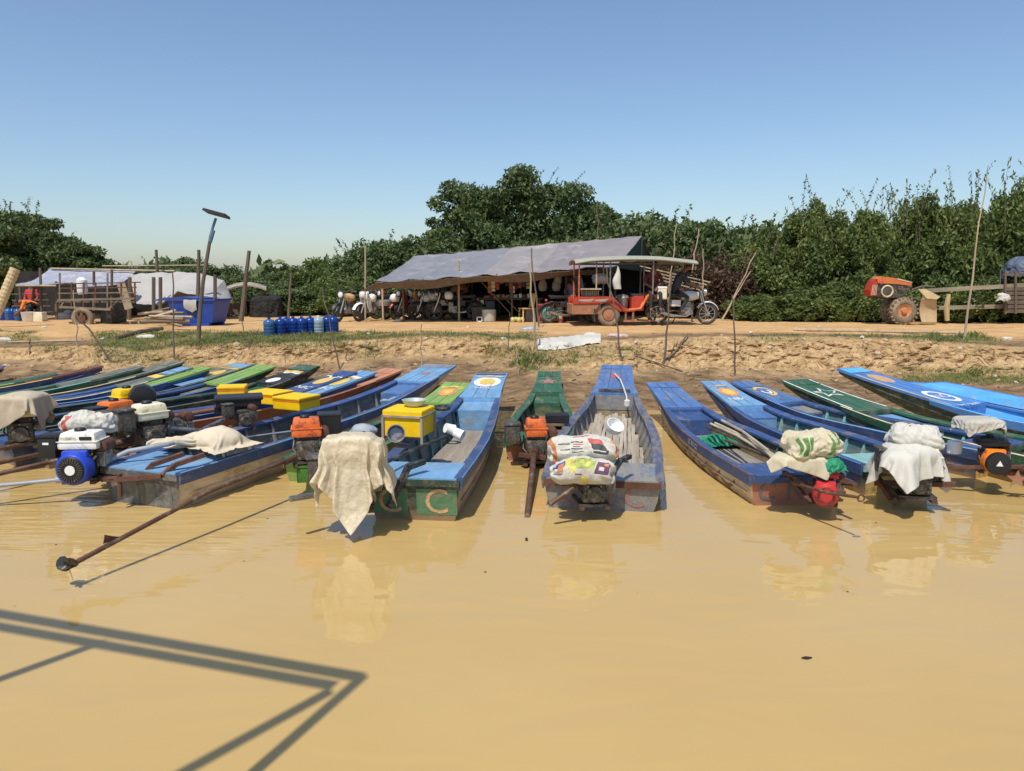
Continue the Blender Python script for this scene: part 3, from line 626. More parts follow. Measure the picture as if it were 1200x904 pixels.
# R boat with terracotta stern
s = PZ(930, 591, 0); b = PZ(786, 447, .6); h, L = hd(s, b)
Rr = boat('R', 'dark-blue boat with a terracotta stern lettered in grey and cream flame pattern sides', s, h - 2, L, .50, dict(hull=CREAMH, transom=TERRA, inner=DGREEN, floor=FLOORW, gun=BLUE, line=BROWN, deck=MIDB, seat=BLUE, bulk=BLUE, sdeck=BLUE, rib=GREEN, trail=DBLUE), h0=.31, tip=.56, ribs=5, boards=5, bd=.73)
transom_text(Rr, [('C', -.30, .27), ('N', .0, .27), ('C', .30, .27)], GRYL); side_text(Rr, 'CC 011 CC', .34, .085, WHP, -1)
for i in range(5):   # flame strokes along the left side
    mb = MB(); s0 = .08 + i * .085
    for q in range(2):
        pts = []
        for t in range(9):
            ss = s0 + .10 * t / 8; hgt = .55 - .18 * math.sin(t / 8 * 3.1 + q) - q * .12; hh = (1 - t / 8) * .022 + .004
            f = lambda hf: -(Rr.hw(ss) * (.94 - .02 * ss) + (Rr.hw(ss) - Rr.hw(ss) * (.94 - .02 * ss)) * max(0, (hf - .55) / .45) - (Rr.hw(ss) * .14) * max(0, (.55 - hf) / .55)) - .005
            z = lambda hf: Rr.zb(ss) + (Rr.zg(ss) - Rr.zb(ss)) * hf
            pts.append(((f(hgt), ss * Rr.L, z(hgt)), (f(hgt + .06), ss * Rr.L, z(hgt + hh * 5))))
        for t in range(8): mb.poly([pts[t][0], pts[t + 1][0], pts[t + 1][1], pts[t][1]])
    mb.build('painted_flame', BROWN, Rr.root, fixn=False)
# S, T, U, V to the right
s = PZ(1046, 578, 0); b = PZ(841, 447, .6); h, L = hd(s, b)
S_ = boat('S', 'sky-blue boat with an orange sun on its bow and a turquoise slatted inside', s, h - 1, L, .44, dict(hull=DBLUE, transom=DGREEN, inner=TEALD, floor=TURQ, gun=BLUE, line=MIDB, deck=SKYB, seat=MIDB, bulk=SKYB, sdeck=TURQ, rib=TURQ, trail=TURQ), h0=.33, tip=.58, ribs=7, bd=.72)
mark(S_, 'painted_sun', [disc(0, .55, .15, ry=.2)], ORP); mark(S_, 'painted_sun', [disc(0, .55, .10, ry=.14)], YELP, .007); mark(S_, 'painted_wave', wave(-.18, .18, .22, .025, .07), YELP); letter(S_, 'NBC', 0, .90, .16, WHP); panel(S_, -.34, -.02, -.02, .2, YOCH)
s = PZ(1165, 556, 0); b = PZ(873, 447, .6); h, L = hd(s, b)
T_ = boat('T', 'mid-blue boat with a yellow crescent on its bow and a pale turquoise floor', s, h - 1, L, .47, dict(hull=DBLUE, transom=YOCH, inner=TEALD, floor=TURQ, gun=DBLUE, line=SKYB, deck=MIDB, seat=SLATE, bulk=BLUE, sdeck=BLUE, rib=TURQ, trail=GREEN), h0=.33, tip=.58, ribs=8, bd=.74)
mark(T_, 'painted_crescent', ringp(0, .50, .115, .16, -2.7, 2.0, ry=1.3), YELP); mark(T_, 'painted_emblem', ringp(.0, .52, .05, .085, -.5, 3.6, ry=1.3), WHP, .007); letter(T_, 'NBC', 0, .88, .14, SKYB)
b = PZ(932, 447, .6); h = -19.5; L = 5.6
U_ = boat('U', 'dark-green boat with a white outlined star on its bow', (b.x - L * math.sin(R(h)), b.y - L * math.cos(R(h))), h, L, .50, dict(hull=DGREEN, transom=YOCH, inner=DGREEN, floor=DBLUE, gun=GREEN, line=CREAMH, deck=GREEN, seat=SKYB, bulk=DGREEN, sdeck=GREEN, rib=BLUE), h0=.33, tip=.60, ribs=7, bd=.70, tipw=.52)
mark(U_, 'painted_star', [star(0, .72, .24, .45)], WHP); mark(U_, 'painted_star', [star(0, .72, .17, .45)], GREEN, .008)
def edge_border(B, sg, v0, v1, mat, w_=.03, n=12):
    f = lambda i, q: (sg * (B.hw(min(1, 1 - (v0 + (v1 - v0) * i / n) / B.L)) + .008 - q), v0 + (v1 - v0) * i / n)
    mark(B, 'painted_border', [[f(i, 0), f(i, w_), f(i + 1, w_), f(i + 1, 0)] for i in range(n)], mat)
for sg in (-1, 1): edge_border(U_, sg, .02, 1.55, WHP)
b = PZ(994, 440, .62); h = -27; L = 6.6
V_ = boat('V', 'bright azure boat at far right with a ringed emblem painted on its bow', (b.x - L * math.sin(R(h)), b.y - L * math.cos(R(h))), h, L, .62, dict(hull=DGREEN, transom=BRB, inner=CYANB, floor=BRB, gun=BRB, line=CYANB, deck=BRB, seat=BRB, bulk=BRB, sdeck=BRB, rib=BRB), h0=.36, tip=.72, ribs=0, bd=.68, seat=False, tipw=.42)
mark(V_, 'painted_band', [[(-.26, .02), (.26, .02), (.26, .25), (-.26, .25)]], CYANB); mark(V_, 'painted_emblem', [disc(0, .62, .16, ry=.24)], OCHL); mark(V_, 'painted_emblem', ringp(0, 1.65, .15, .21, ry=1.4), WHP); letter(V_, 'NC', 0, 1.65, .22, WHP); letter(V_, 'MC 2009', -.05, 2.12, .12, WHP)
edge_border(V_, -1, .35, 2.05, YELP, .035)
m = MB(); P = []   # raised washboard along the far side of the azure boat
for i in range(21):
    s = .86 - .80 * i / 20; h_ = .15 * smooth01((.86 - s) / .10); x = V_.hw(s) - .02
    P += [(x, s * V_.L, V_.zg(s) + .02), (x + .05 * smooth01((.86 - s) / .1), s * V_.L, V_.zg(s) + .022 + h_)]
for i in range(20): m.add([P[2 * i], P[2 * i + 1], P[2 * i + 3], P[2 * i + 2]], [(0, 1, 2, 3)])
m.build('washboard', CYANB, V_.root, solid=.025); m = MB(); m.tube([P[2 * i + 1] for i in range(21)], .022, 6); m.build('washboard_rail', BRB, V_.root, smooth=True)
# Y lime boat behind the sun boat
s = PZ(372, 566, 0); b = PZ(537, 449, .52); h, L = hd(s, b)
Y_ = boat('Y', 'small lime-green boat with an orange sun on its bow beside the sky-blue sun boat', s, h, L, .40, dict(hull=GREEN, transom=LIME, inner=DGREEN, floor=DGREEN, gun=GREEN, line=LIME, deck=LIME, seat=LIME, bulk=GREEN, sdeck=LIME), h0=.26, tip=.5, bd=.76, tipw=.56)
mark(Y_, 'painted_sun', [disc(0, .5, .15, ry=.2)], ORP); mark(Y_, 'painted_sun', [disc(0, .5, .09, ry=.12)], YELP, .007); mark(Y_, 'painted_wave', wave(-.2, .2, .2, .03, .1), YELP)
# left fleet
s = PZ(148, 532, 0); b = PZ(461, 434, .62); h, L = hd(s, b)
E_ = boat('E', 'red-brown boat with a bare faded orange bow', s, h, L, .36, dict(hull=BROWN, transom=ORNG, inner=BROWN, floor=BROWN, gun=BROWN, line=ORNG, deck=ORNG, seat=ORNG, bulk=ORNG, sdeck=ORNG), h0=.34, tip=.62, tipw=.62, bd=.80)
b = PZ(431, 437, .62); h = h + 1.5; L = 5.2
F_ = boat('F', 'sky-blue boat with a yellow sun and white wave next to the orange-bowed boat', (b.x - L * math.sin(R(h)), b.y - L * math.cos(R(h))), h, L, .34, dict(hull=DBLUE, transom=DBLUE, inner=DBLUE, floor=DBLUE, gun=BLUE, line=MIDB, deck=SKYB, seat=SKYB, bulk=BLUE, sdeck=MIDB), h0=.30, tip=.62, tipw=.6)
mark(F_, 'painted_sun', [disc(0, .62, .13, ry=.2)], YELP); mark(F_, 'painted_wave', wave(-.2, .2, .28, .03, .09), WHP); mark(F_, 'painted_wave', wave(-.2, .2, .36, .03, .05), YELP, .007); letter(F_, 'NBC', 0, .98, .18, WHP)
b = PZ(409, 437, .62); h += 1.5; L = 5.2
G_ = boat('G', 'deep-blue boat with a yellow sun under a white arc on its bow', (b.x - L * math.sin(R(h)), b.y - L * math.cos(R(h))), h, L, .33, dict(hull=DBLUE, transom=DBLUE, inner=DBLUE, floor=DBLUE, gun=DBLUE, line=MIDB, deck=BLUE, seat=MIDB, bulk=DBLUE, sdeck=BLUE), h0=.30, tip=.62, tipw=.6)
mark(G_, 'painted_sun', [disc(0, .55, .13, ry=.2)], YELP); mark(G_, 'painted_wave', wave(-.2, .2, .3, -.06, .07, ph=.3), WHP); letter(G_, 'NBC', 0, .95, .18, WHP)
def left_boat(key, label, px, py, h, L, W, c, tip=.62, tipw=.62, h0=.33, **k):
    b = PZ(px, py, tip); return boat(key, label, (b.x - L * math.sin(R(h)), b.y - L * math.cos(R(h))), h, L, W, c, h0=h0, tip=tip, tipw=tipw, bd=.81, rise=.66, **k)
H_ = left_boat('H', 'black boat with a yellow and white wave on its dark green bow', 362, 430, 31.5, 5.4, .42, dict(hull=BLKD, transom=BLKD, inner=DGREEN, floor=DGREEN, gun=DGREEN, line=GRGR, deck=BLKD, seat=GREEN, bulk=DGREEN, sdeck=GREEN))
mark(H_, 'painted_wave', wave(-.24, .2, .3, .02, .09), YELP); mark(H_, 'painted_wave', wave(-.2, .22, .4, .02, .05), WHP); mark(H_, 'painted_emblem', [disc(0, .85, .12, ry=.14)], WHP); mark(H_, 'painted_band', [[(-.26, .02), (.26, .02), (.26, .26), (-.26, .26)]], GREEN)
I_ = left_boat('I', 'boat with a plain lime-green bow and a black inside', 312, 430, 33, 6, .40, dict(hull=DGREEN, transom=DGREEN, inner=BLKD, floor=BLKD, gun=DBLUE, line=MIDB, deck=LIME, seat=GRGR, bulk=BLKD, sdeck=LIME))
J_ = left_boat('J', 'long blue boat with a black-green side and a sun painted on its pale bow', 286, 428, 34, 6.8, .45, dict(hull=DGREEN, transom=DGREEN, inner=BLUE, floor=BLUE, gun=DGREEN, line=GRGR, deck=GRGR, seat=MIDB, bulk=SKYB, sdeck=BLUE))
mark(J_, 'painted_band', [[(-.26, .02), (.26, .02), (.26, .22), (-.26, .22)]], SKYB); mark(J_, 'painted_band', [[(-.26, .23), (.26, .23), (.26, .34), (-.26, .34)]], YELP); mark(J_, 'painted_sun', [disc(.03, .62, .14, ry=.18)], YELP); mark(J_, 'painted_band', [[(-.28, .95), (.28, .95), (.3, 1.5), (-.3, 1.5)]], SKYB)
left_boat('K', 'boat with a worn lime-green bow and a green side between blue boats', 238, 432, 35.5, 6.4, .36, dict(hull=DBLUE, transom=GREEN, inner=BLUE, floor=DBLUE, gun=BLUE, line=SKYB, deck=LIME, seat=LIME, bulk=GREEN, sdeck=LIME))
L_ = left_boat('L', 'narrow boat with a pale blue bow and a yellow stripe', 219, 432, 37, 6.4, .32, dict(hull=GREEN, transom=DGREEN, inner=BLUE, floor=DBLUE, gun=BLUE, line=CREAMH, deck=GRGR, seat=GRGR, bulk=DGREEN, sdeck=GRGR), tipw=.55)
mark(L_, 'painted_band', [[(-.17, .02), (.17, .02), (.17, .42), (-.17, .42)]], SKYB); mark(L_, 'painted_band', [[(-.17, .5), (.17, .5), (.18, .66), (-.18, .66)]], YELP)
left_boat('M', 'grey-green boat with a pointed weathered bow resting on the grassy bank', 207, 425, 38, 7, .38, dict(hull=DGREEN, transom=DGREEN, inner=GREEN, floor=DGREEN, gun=GRGR, line=CREAMH, deck=GRGR, seat=CREAMH, bulk=DGREEN, sdeck=GREEN), tip=.66)
left_boat('N', 'dark teal-green boat with a narrow grey bow', 162, 431, 40.5, 7, .45, dict(hull=GREEN, transom=DGREEN, inner=TURQ, floor=TEALD, gun=GREEN, line=TURQ, deck=GRGR, seat=GREEN, bulk=DGREEN, sdeck=GREEN), tipw=.40)
left_boat('O', 'low boat with a blue side and yellow edged pointed bow', 118, 430, 47, 6.5, .40, dict(hull=BLUE, transom=DBLUE, inner=BLUE, floor=DBLUE, gun=BLUE, line=YELP, deck=BROWN, seat=SLATE, bulk=DGREEN, sdeck=BLUE), tip=.60, tipw=.28)
left_boat('P', 'green boat lying farthest left along the mud', 66, 439, 58, 5, .42, dict(hull=BLUE, transom=DGREEN, inner=GREEN, floor=DGREEN, gun=GREEN, line=LIME, deck=GREEN, seat=TURQ, bulk=DGREEN, sdeck=GREEN), tip=.5, tipw=.4, h0=.3)
left_boat('Q', 'boat tip in purple paint at the left edge of the bank', 3, 431, 62, 5, .4, dict(hull=DGREEN, transom=DGREEN, inner=PURP, floor=DGREEN, gun=PURP, line=PURP, deck=PURP, seat=PURP, bulk=DGREEN, sdeck=PURP), tip=.6, tipw=.4)
# ------------------------------------------------------------------ long-tail engines, their covers and the cargo
GREASE = M('greasy_engine_metal', (.085, .075, .062), .5, metal=.35, var=.5, scale=14, wear=(.24, .20, .15), amt=.5, wscale=16, bump=.4, bscale=50)
ALU = M('dull_aluminium', (.34, .335, .32), .45, metal=.6, var=.35, scale=10, wear=(.12, .10, .08), amt=.5)
def gloss(name, c, **k): return M(name, c, .42, var=.14, wear=(c[0] * .35 + .03, c[1] * .34 + .025, c[2] * .3 + .02), amt=.42, wscale=8, bump=.12, bscale=30, **k)
TORG = gloss('orange_tank_paint', (.72, .16, .02)); TYEL = gloss('yellow_tank_paint', (.80, .52, .0)); TCRM = gloss('cream_tank_paint', (.78, .72, .52)); TWHT = gloss('white_tank_paint', (.80, .78, .70))
FBLU = gloss('blue_cowl_paint', (.015, .06, .50)); FRED = gloss('red_cowl_paint', (.50, .03, .03)); FORG = gloss('orange_cowl_paint', (.82, .20, .01)); TORD = M('rusty_orange_tank', (.72, .15, .03), .45, var=.2, wear=(.25, .06, .03), amt=.55, wscale=8)
GRNB = gloss('green_base_paint', (.05, .17, .02)); RUSTP = M('rusty_tail_tube', (.13, .07, .045), .6, metal=.4, var=.4, wear=(.26, .20, .15), amt=.45)
WHITEPL = M('white_plastic', (.80, .80, .77), .4, var=.08)
def rounded_tank(mb, c, d, lid=True):
    mb.box((c[0], c[1], c[2] - d[2] * .22), (d[0], d[1], d[2] * .5), bev=.03); mb.box((c[0], c[1], c[2] + d[2] * .2), (d[0] * .97, d[1] * .97, d[2] * .62), bev=.035, taper=.90)
    mb.box((c[0], c[1], c[2]), (d[0] * 1.05, d[1] * 1.05, d[2] * .07), bev=.008)
def engine(label, c, rz, tank=None, fan=None, filt=BLKR, tail=None, tr=.024, handle=None, hm=GREY_PIPE, arms=None, prop=False, base=None, plain_fan=False, emblem=None, name='longtail_engine', tankd=(.38, .26, .17), brand=None, tmat=RUSTP, sc=1., am=RUST, big=1.):
    o = thing(name, label, 'engine', c, R(rz), 'long-tail engines on the boat sterns')
    o.scale = (sc,) * 3; inv = (Matrix.Translation(c) @ Matrix.Rotation(R(rz), 4, 'Z') @ Matrix.Diagonal((sc, sc, sc, 1))).inverted(); W_ = lambda p: inv @ Vector(p)
    b = MB(); b.box((0, 0, -.06), (.26, .24, .24), bev=.035); b.box((.02, .03, .06), (.20, .18, .10), bev=.02); b.lathe([(.085, -.16), (.10, -.12), (.10, .13), (.06, .17)], 14, T=Matrix.Translation((0, 0, -.07)), axis='y')
    b.box((0, 0, -.20), (.34, .26, .03)); b.tube([(.10, -.10, -.05), (.16, -.12, .02), (.17, 0, .08)], .012, 6); b.tube([(-.09, -.12, -.12), (-.16, -.08, -.04), (-.14, .05, .08)], .010, 6)
    b.lathe([(.02, 0), (.02, .05)], 8, T=Matrix.Translation((.08, -.17, -.12)), axis='y')
    b.build('engine_block', GREASE, o, smooth=True)
    rq = random.Random(int(c[0] * 1000)); hs = MB()
    for a, b_, r_ in (((-.10, -.10, .05), (.16, .12, .10), .006), ((-.16, -.05, .10), (-.04, .14, -.02), .007), ((.12, -.14, -.02), (.20, .06, .16), .005), ((.05, .12, .10), (.10, .36, -.05), .006)):
        a, b_ = Vector(a), Vector(b_); md = (a + b_) / 2 + Vector((rq.uniform(-.06, .06), rq.uniform(-.10, .0), rq.uniform(-.05, .09))); hs.tube([a, a * .6 + md * .4 + Vector((0, 0, .02)), md, md * .5 + b_ * .5, b_], r_, 5)
    tag(hs.build('cables', BLKR, o, smooth=True), kind='stuff')
    bl = MB()
    for k_ in range(8): bl.lathe([(.010, -.128), (.010, -.118)], 6, T=Matrix.Translation((.10 * math.cos(k_ * .785), 0, -.06 + .10 * math.sin(k_ * .785))), axis='y')
    tag(bl.build('bolts', STEEL, o), kind='stuff')
    f = MB()
    for i in range(7): f.box((.155 + i * .013, .02, .0), (.005, .17, .15))
    f.box((.20, .02, .0), (.10, .12, .10)); f.build('cooling_fins', ALU, o)
    e = MB(); e.lathe([(.03, -.11), (.06, -.10), (.065, .09), (.03, .10)], 12, T=Matrix.Translation((.20, .05, .13)), axis='y'); e.tube([(.20, .02, .05), (.23, .04, .09), (.22, .05, .13)], .02, 8); e.build('muffler', RUST, o, smooth=True)
    if tank:
        t = MB(); rounded_tank(t, (0, .0, .20), tankd); tk = t.build('fuel_tank', tank, o, smooth=True)
        k = MB(); k.lathe([(.055, 0), (.055, .02), (.045, .033), (.02, .036)], 16, T=Matrix.Translation((-.02, .0, .20 + tankd[2] * .5))); k.build('tank_cap', BLKR, tk, smooth=True)
        if brand:
            vs, fs = text_mesh(brand, .035); q = MB(); q.add([(-.08 + x, -tankd[1] * .5 * .985 - .004, .235 + y) for x, y, z in vs], fs); q.build('lettering', GREASE, tk, fixn=False)
            q = MB(); q.box((.09, -tankd[1] * .485, .235), (.12, .012, .035), bev=.004); q.build('sticker', BLKR, tk)
    if filt:
        t = MB(); t.box((-.29, -.07, .14), (.18, .18, .22), bev=.025); t.box((-.29, -.07, .262), (.195, .195, .025), bev=.008); t.box((-.22, .02, .03), (.08, .10, .12), bev=.01)
        fb = t.build('air_filter', filt, o, smooth=True)
        if filt is BLKR:
            q = MB(); q.box((-.29, -.162, .19), (.06, .006, .022)); q.build('sticker', WHITEPL, fb)
    if fan:
        t = MB(); t.lathe([(.06, -.28), (.145, -.275), (.165, -.255), (.172, -.20), (.17, -.13), (.05, -.12)], 28, T=Matrix.Translation((0, 0, -.06)), axis='y')
        t.box((0, -.17, .05), (.26, .08, .14), bev=.03); fc = t.build('fan_cowl', fan, o, smooth=True)
        g = MB()
        gm = FRED if fan is FRED else BLKR
        g.lathe([(.03 * big, -.293 - .05 * (big > 1)), (.125 * big, -.290 - .04 * (big > 1)), (.135 * big, -.278), (.02, -.272)], 28, T=Matrix.Translation((0, 0, -.06)), axis='y')
        gd = g.build('starter_cover', gm if not plain_fan else fan, fc, smooth=True)
        sl = MB()
        for i in range(26):
            a = 6.2832 * i / 26; Tm = Matrix.Translation((0, -.294, -.06)) @ Matrix.Rotation(a, 4, 'Y'); sl.box((.100, .0, 0), (.042, .012, .0085), T=Tm)
        sl.build('cooling_slots', BLKD if gm is FRED else GREASE, fc)
        if emblem:
            q = MB(); q.lathe([(.05, -.300 - .048 * (big > 1)), (.05, -.292 - .048 * (big > 1))], 20 if big == 1 else 3, T=Matrix.Translation((-.0, 0, -.06)) @ Matrix.Rotation(R(0 if big == 1 else -90), 4, 'Y'), axis='y'); q.build('emblem', emblem, fc)
    if base is not None:
        t = MB(); t.box((-.03, -.04, -.36), (.20, .16, .17), bev=.02); t.box((-.03, -.02, -.25), (.26, .2, .04), bev=.01); t.build('gearbox', base, o, smooth=True)
    m = MB(); m.bar((-.14, -.16, -.225), (-.14, .34, -.215), .05, .03); m.bar((.14, -.16, -.225), (.14, .34, -.215), .05, .03); m.bar((-.16, .10, -.23), (.16, .10, -.23), .04, .03); m.build('mount', RUST, o)
    if arms:
        for a in arms:
            m = MB(); pts = [W_(p) for p in a]
            for i in range(len(pts) - 1): m.bar(pts[i], pts[i + 1], .055, .045)
            m.build('mount_arm', am, o)
    if tail:
        pts = [W_(p) for p in tail]; m = MB(); n = len(pts); m.tube(pts, tr, 10)
        d = (pts[0] - pts[-1]).normalized(); m.tube([pts[0], pts[0] - d * .18], tr * 1.7, 10); tl = m.build('tail_shaft', tmat, o, smooth=True)
        if prop:
            q = MB(); e_ = pts[-1]; d = (pts[-1] - pts[-2]).normalized(); sd_ = d.cross(Vector((0, 0, 1))).normalized(); u_ = sd_.cross(d)
            for a in (.3, 2.4, 4.5):
                r_ = (sd_ * math.cos(a) + u_ * math.sin(a)); tw = r_.cross(d)
                P = [e_ + r_ * (.065 + .062 * math.cos(.7 * q_)) + tw * (.05 * math.sin(.7 * q_)) + d * (-.03 * math.sin(.7 * q_)) for q_ in range(9)]
                q.poly(P); q.poly([p + d * .006 for p in reversed(P)])
            q.lathe([(.028, -.06), (.03, .03), (.01, .06)], 10, T=Matrix.Translation(e_) @ d.to_track_quat('Z', 'Y').to_matrix().to_4x4()); q.build('propeller', BLKD, tl)
            q = MB(); k = pts[-1] - d * .42; q.prism([(-.10, 0), (.09, 0), (.07, .075), (.0, .04)], -.004, .004, 'y', T=Matrix.Translation(k + Vector((0, 0, .02))) @ Matrix.Rotation(math.atan2(d.y, d.x), 4, 'Z')); q.build('skeg', RUST, tl)
    if handle:
        m = MB(); m.tube([W_(p) for p in handle], .026, 10); m.build('tiller', hm, o, smooth=True)
    return o
# ---- draped covers
def ridge(x, y, z): return 1 - abs(noise.noise(Vector((x, y, z)))) * 2.2
def crumple(p, seed, k=1.):
    a = Vector((fbm(p.x * 4 + seed, p.y * 4, p.z * 4, 3), fbm(p.x * 4, p.y * 4 + seed, p.z * 4 + 9, 3), fbm(p.x * 4 + 3, p.y * 4, p.z * 4 + seed, 3))) * .030 * k
    n = Vector((p.x, p.y, p.z * .4 + .1)); n = n.normalized() if n.length > 1e-5 else Vector((0, 0, 1))
    return a + n * ((ridge(p.x * 9 + seed, p.y * 9, p.z * 9) - .6) * .020 + (ridge(p.x * 21, p.y * 21 + seed, p.z * 21) - .6) * .010) * k
def drape_mb(rx, ry, cap, drop, seed, folds=9, fold=.10, flare=.05, hem=.35, waist=0., k=1., sq=2.6, skew=(0, 0), nu=110, nv=54, front=None):
    def fn(u, v):
        th = 2 * math.pi * u; c, s = math.cos(th), math.sin(th)
        e = (abs(c) ** sq + abs(s) ** sq) ** (-1 / sq)
        if v < .36:
            q = v / .36; r = math.sin(q * math.pi / 2) ** .8; z = -cap * (1 - math.cos(q * math.pi / 2)) ; t = 0
        else:
            t = (v - .36) / .64; hv = 1 + hem * (fbm(c * 1.3 + seed, s * 1.3, 2, 3) * 1.6 + .35 * math.cos(th - skew[0]) * skew[1])
            if front: dth = abs((th - front[0] + math.pi) % 6.2832 - math.pi); hv *= front[2] + (1 - front[2]) * math.exp(-(dth / front[1]) ** 2)
            hv += .10 * fbm(c * 7 + seed, s * 7, 4, 2)
            r = 1 + flare * t - waist * math.exp(-((t - .16) / .10) ** 2)
            w_ = th * folds + 4 * fbm(c * 1.5 + seed, s * 1.5, t * .8, 2)
            r += fold * (t ** .7) * (1 - 1.7 * abs(math.sin(w_ * .5)) ** .8 + .5 * math.sin(w_ * 1.7 + seed)); z = -cap - drop * t * hv
        p = Vector((rx * r * e * c, ry * r * e * s, z)); return p + crumple(p, seed, k)
    mb = MB(); mb.grid(fn, nu, nv); return mb
def sim_cloth(name, label, c, size, rz, solids, mat, cat='cover', group='cloth and plastic covers tied over engines', n=38, frames=32, bend=.25, start=.05, pinch=None, wav=0., seed=1., rope=None, air=1., crum=.004):
    """let a sheet fall over rough solids (removed afterwards) and keep the settled shape; c = world point of the resting top"""
    c = Vector(c); cols = []
    for kind, p, d in solids:
        bm = bmesh.new()
        if kind == 'box': bmesh.ops.create_cube(bm, size=1)
        else: bmesh.ops.create_uvsphere(bm, u_segments=20, v_segments=12, radius=.5)
        if kind == 'box': bmesh.ops.bevel(bm, geom=bm.edges[:], offset=.08, segments=2, affect='EDGES')
        for v in bm.verts: v.co = Vector((v.co.x * d[0], v.co.y * d[1], v.co.z * d[2])) + c + Matrix.Rotation(R(rz if kind != 'box' else 0), 3, 'Z') @ Vector(p)
        me = bpy.data.meshes.new('tmp'); bm.to_mesh(me); bm.free(); o = bpy.data.objects.new('tmp', me); COL.objects.link(o); m = o.modifiers.new('c', 'COLLISION'); o.collision.thickness_outer = .012; o.collision.cloth_friction = 12; cols.append(o)
    mb = MB(); mb.grid(lambda u, v: ((u - .5) * size[0], (v - .5) * size[1], start + wav * (math.sin(u * 11 + seed) * math.sin(v * 7 + seed * 2)) + .01 * fbm(u * 4 + seed, v * 4, 1, 3)), n, int(n * size[1] / size[0]))
    me = mb.mesh('tmpcloth', mat, fixn=False); me.transform(Matrix.Translation(c) @ Matrix.Rotation(R(rz), 4, 'Z')); o = bpy.data.objects.new('tmpcloth', me); COL.objects.link(o)
    cl = o.modifiers.new('cloth', 'CLOTH'); s = cl.settings; s.quality = 5; s.mass = .25; s.tension_stiffness = 12; s.compression_stiffness = 12; s.shear_stiffness = 4; s.bending_stiffness = bend; s.air_damping = air
    cs = cl.collision_settings; cs.use_self_collision = True; cs.self_distance_min = .008; cs.distance_min = .01; cs.collision_quality = 2
    cl.point_cache.frame_start = 1; cl.point_cache.frame_end = frames
    for f in range(1, frames + 1): SC.frame_set(f)
    dg = bpy.context.evaluated_depsgraph_get(); nm = bpy.data.meshes.new_from_object(o.evaluated_get(dg))
    for q in [o] + cols: mm = q.data; bpy.data.objects.remove(q); bpy.data.meshes.remove(mm)
    SC.frame_set(1)
    nm.transform(Matrix.Translation(-c))
    if pinch:
        for v in nm.vertices:
            k = 1 - pinch[1] * math.exp(-((v.co.z - pinch[0]) / pinch[2]) ** 2); v.co.x *= k; v.co.y *= k
    for v in nm.vertices:
        q = v.co; d_ = (ridge(q.x * 8 + seed, q.y * 8, q.z * 7) - .55) * crum + (ridge(q.x * 19, q.y * 19 + seed, q.z * 17) - .55) * crum * .6; v.co = q + v.normal * d_
    nm.name = name; nm.polygons.foreach_set('use_smooth', [True] * len(nm.polygons)); r = ob(name, nm, None, c)
    sd = r.modifiers.new('thick', 'SOLIDIFY'); sd.thickness = .005; sd.offset = 0; ss = r.modifiers.new('sub', 'SUBSURF'); ss.levels = 1; ss.render_levels = 1
    tag(r, label, cat, group)
    if rope:
        m = MB(); pts = [(rope[1] * math.cos(t * .2), rope[2] * math.sin(t * .2), rope[0]) for t in range(33)]; m.tube(pts, .008, 6); m.build('tie_cord', M('grey_cord', (.25, .24, .2), .9), r)
    return r
def cover(name, label, c, rx, ry, cap, drop, mat, seed, rz=0, cat='cover', group='cloth and plastic covers tied over engines', rope=None, solid=.004, **k):
    o = drape_mb(rx, ry, cap, drop, seed, **k).build(name, mat, None, smooth=True, solid=solid, loc=c, rot=(0, 0, R(rz)))
    tag(o, label, cat, group)
    if rope is not None:
        m = MB(); pts = []
        for i in range(33):
            th = 6.2832 * i / 32; e = (abs(math.cos(th)) ** 2.6 + abs(math.sin(th)) ** 2.6) ** (-1 / 2.6); pts.append((rx * rope[1] * e * math.cos(th), ry * rope[1] * e * math.sin(th), rope[0]))
        m.tube(pts, .008, 6); m.build('tie_cord', M('grey_cord', (.25, .24, .2), .9), o)
    return o
CANVAS = M('beige_canvas', (.50, .42, .31), .95, var=.15, scale=3, wear=(.30, .24, .17), amt=.3, wscale=3, bump=.3, bscale=90, trans=.08)
CANVL = M('pale_canvas', (.66, .57, .42), .95, var=.12, scale=4, wear=(.45, .36, .25), amt=.3, wscale=4, bump=.3, bscale=90, trans=.08)
POLY = M('dusty_polythene', (.88, .80, .62), .28, var=.1, scale=3, wear=(.66, .56, .40), amt=.2, wscale=4, bump=.9, bscale=20, trans=.42, alpha=.9)
WSACK = M('white_woven_sack', (.60, .58, .51), .8, var=.1, scale=4, wear=(.48, .42, .33), amt=.35, wscale=5, bump=.25, bscale=120, trans=.1)
CRSACK = M('cream_woven_sack', (.60, .54, .38), .8, var=.12, scale=4, wear=(.44, .38, .25), amt=.35, wscale=5, bump=.25, bscale=120, trans=.1)
GTARP = M('grey_tarp_cloth', (.46, .43, .37), .9, var=.12, scale=4, bump=.3, bscale=80, trans=.05)
LGRN = M('leaf_print_green', (.10, .22, .06), .8, var=.4, scale=14); TGREEN = M('green_tarp', (.01, .21, .10), .6, var=.2, bump=.3)
REDPR = M('red_print', (.45, .10, .08), .7, var=.25); BLKPR = M('charcoal_print', (.05, .055, .06), .7, var=.3); BLUPR = M('blue_print', (.03, .06, .28), .7, var=.3); YELPR = M('yellow_print', (.60, .50, .12), .7, var=.3); LIMPR = M('lime_print', (.33, .40, .10), .7, var=.45, scale=12); PURPR = M('plum_print', (.11, .05, .10), .7, var=.3); ORPR = M('orange_print', (.50, .20, .08), .7, var=.3)
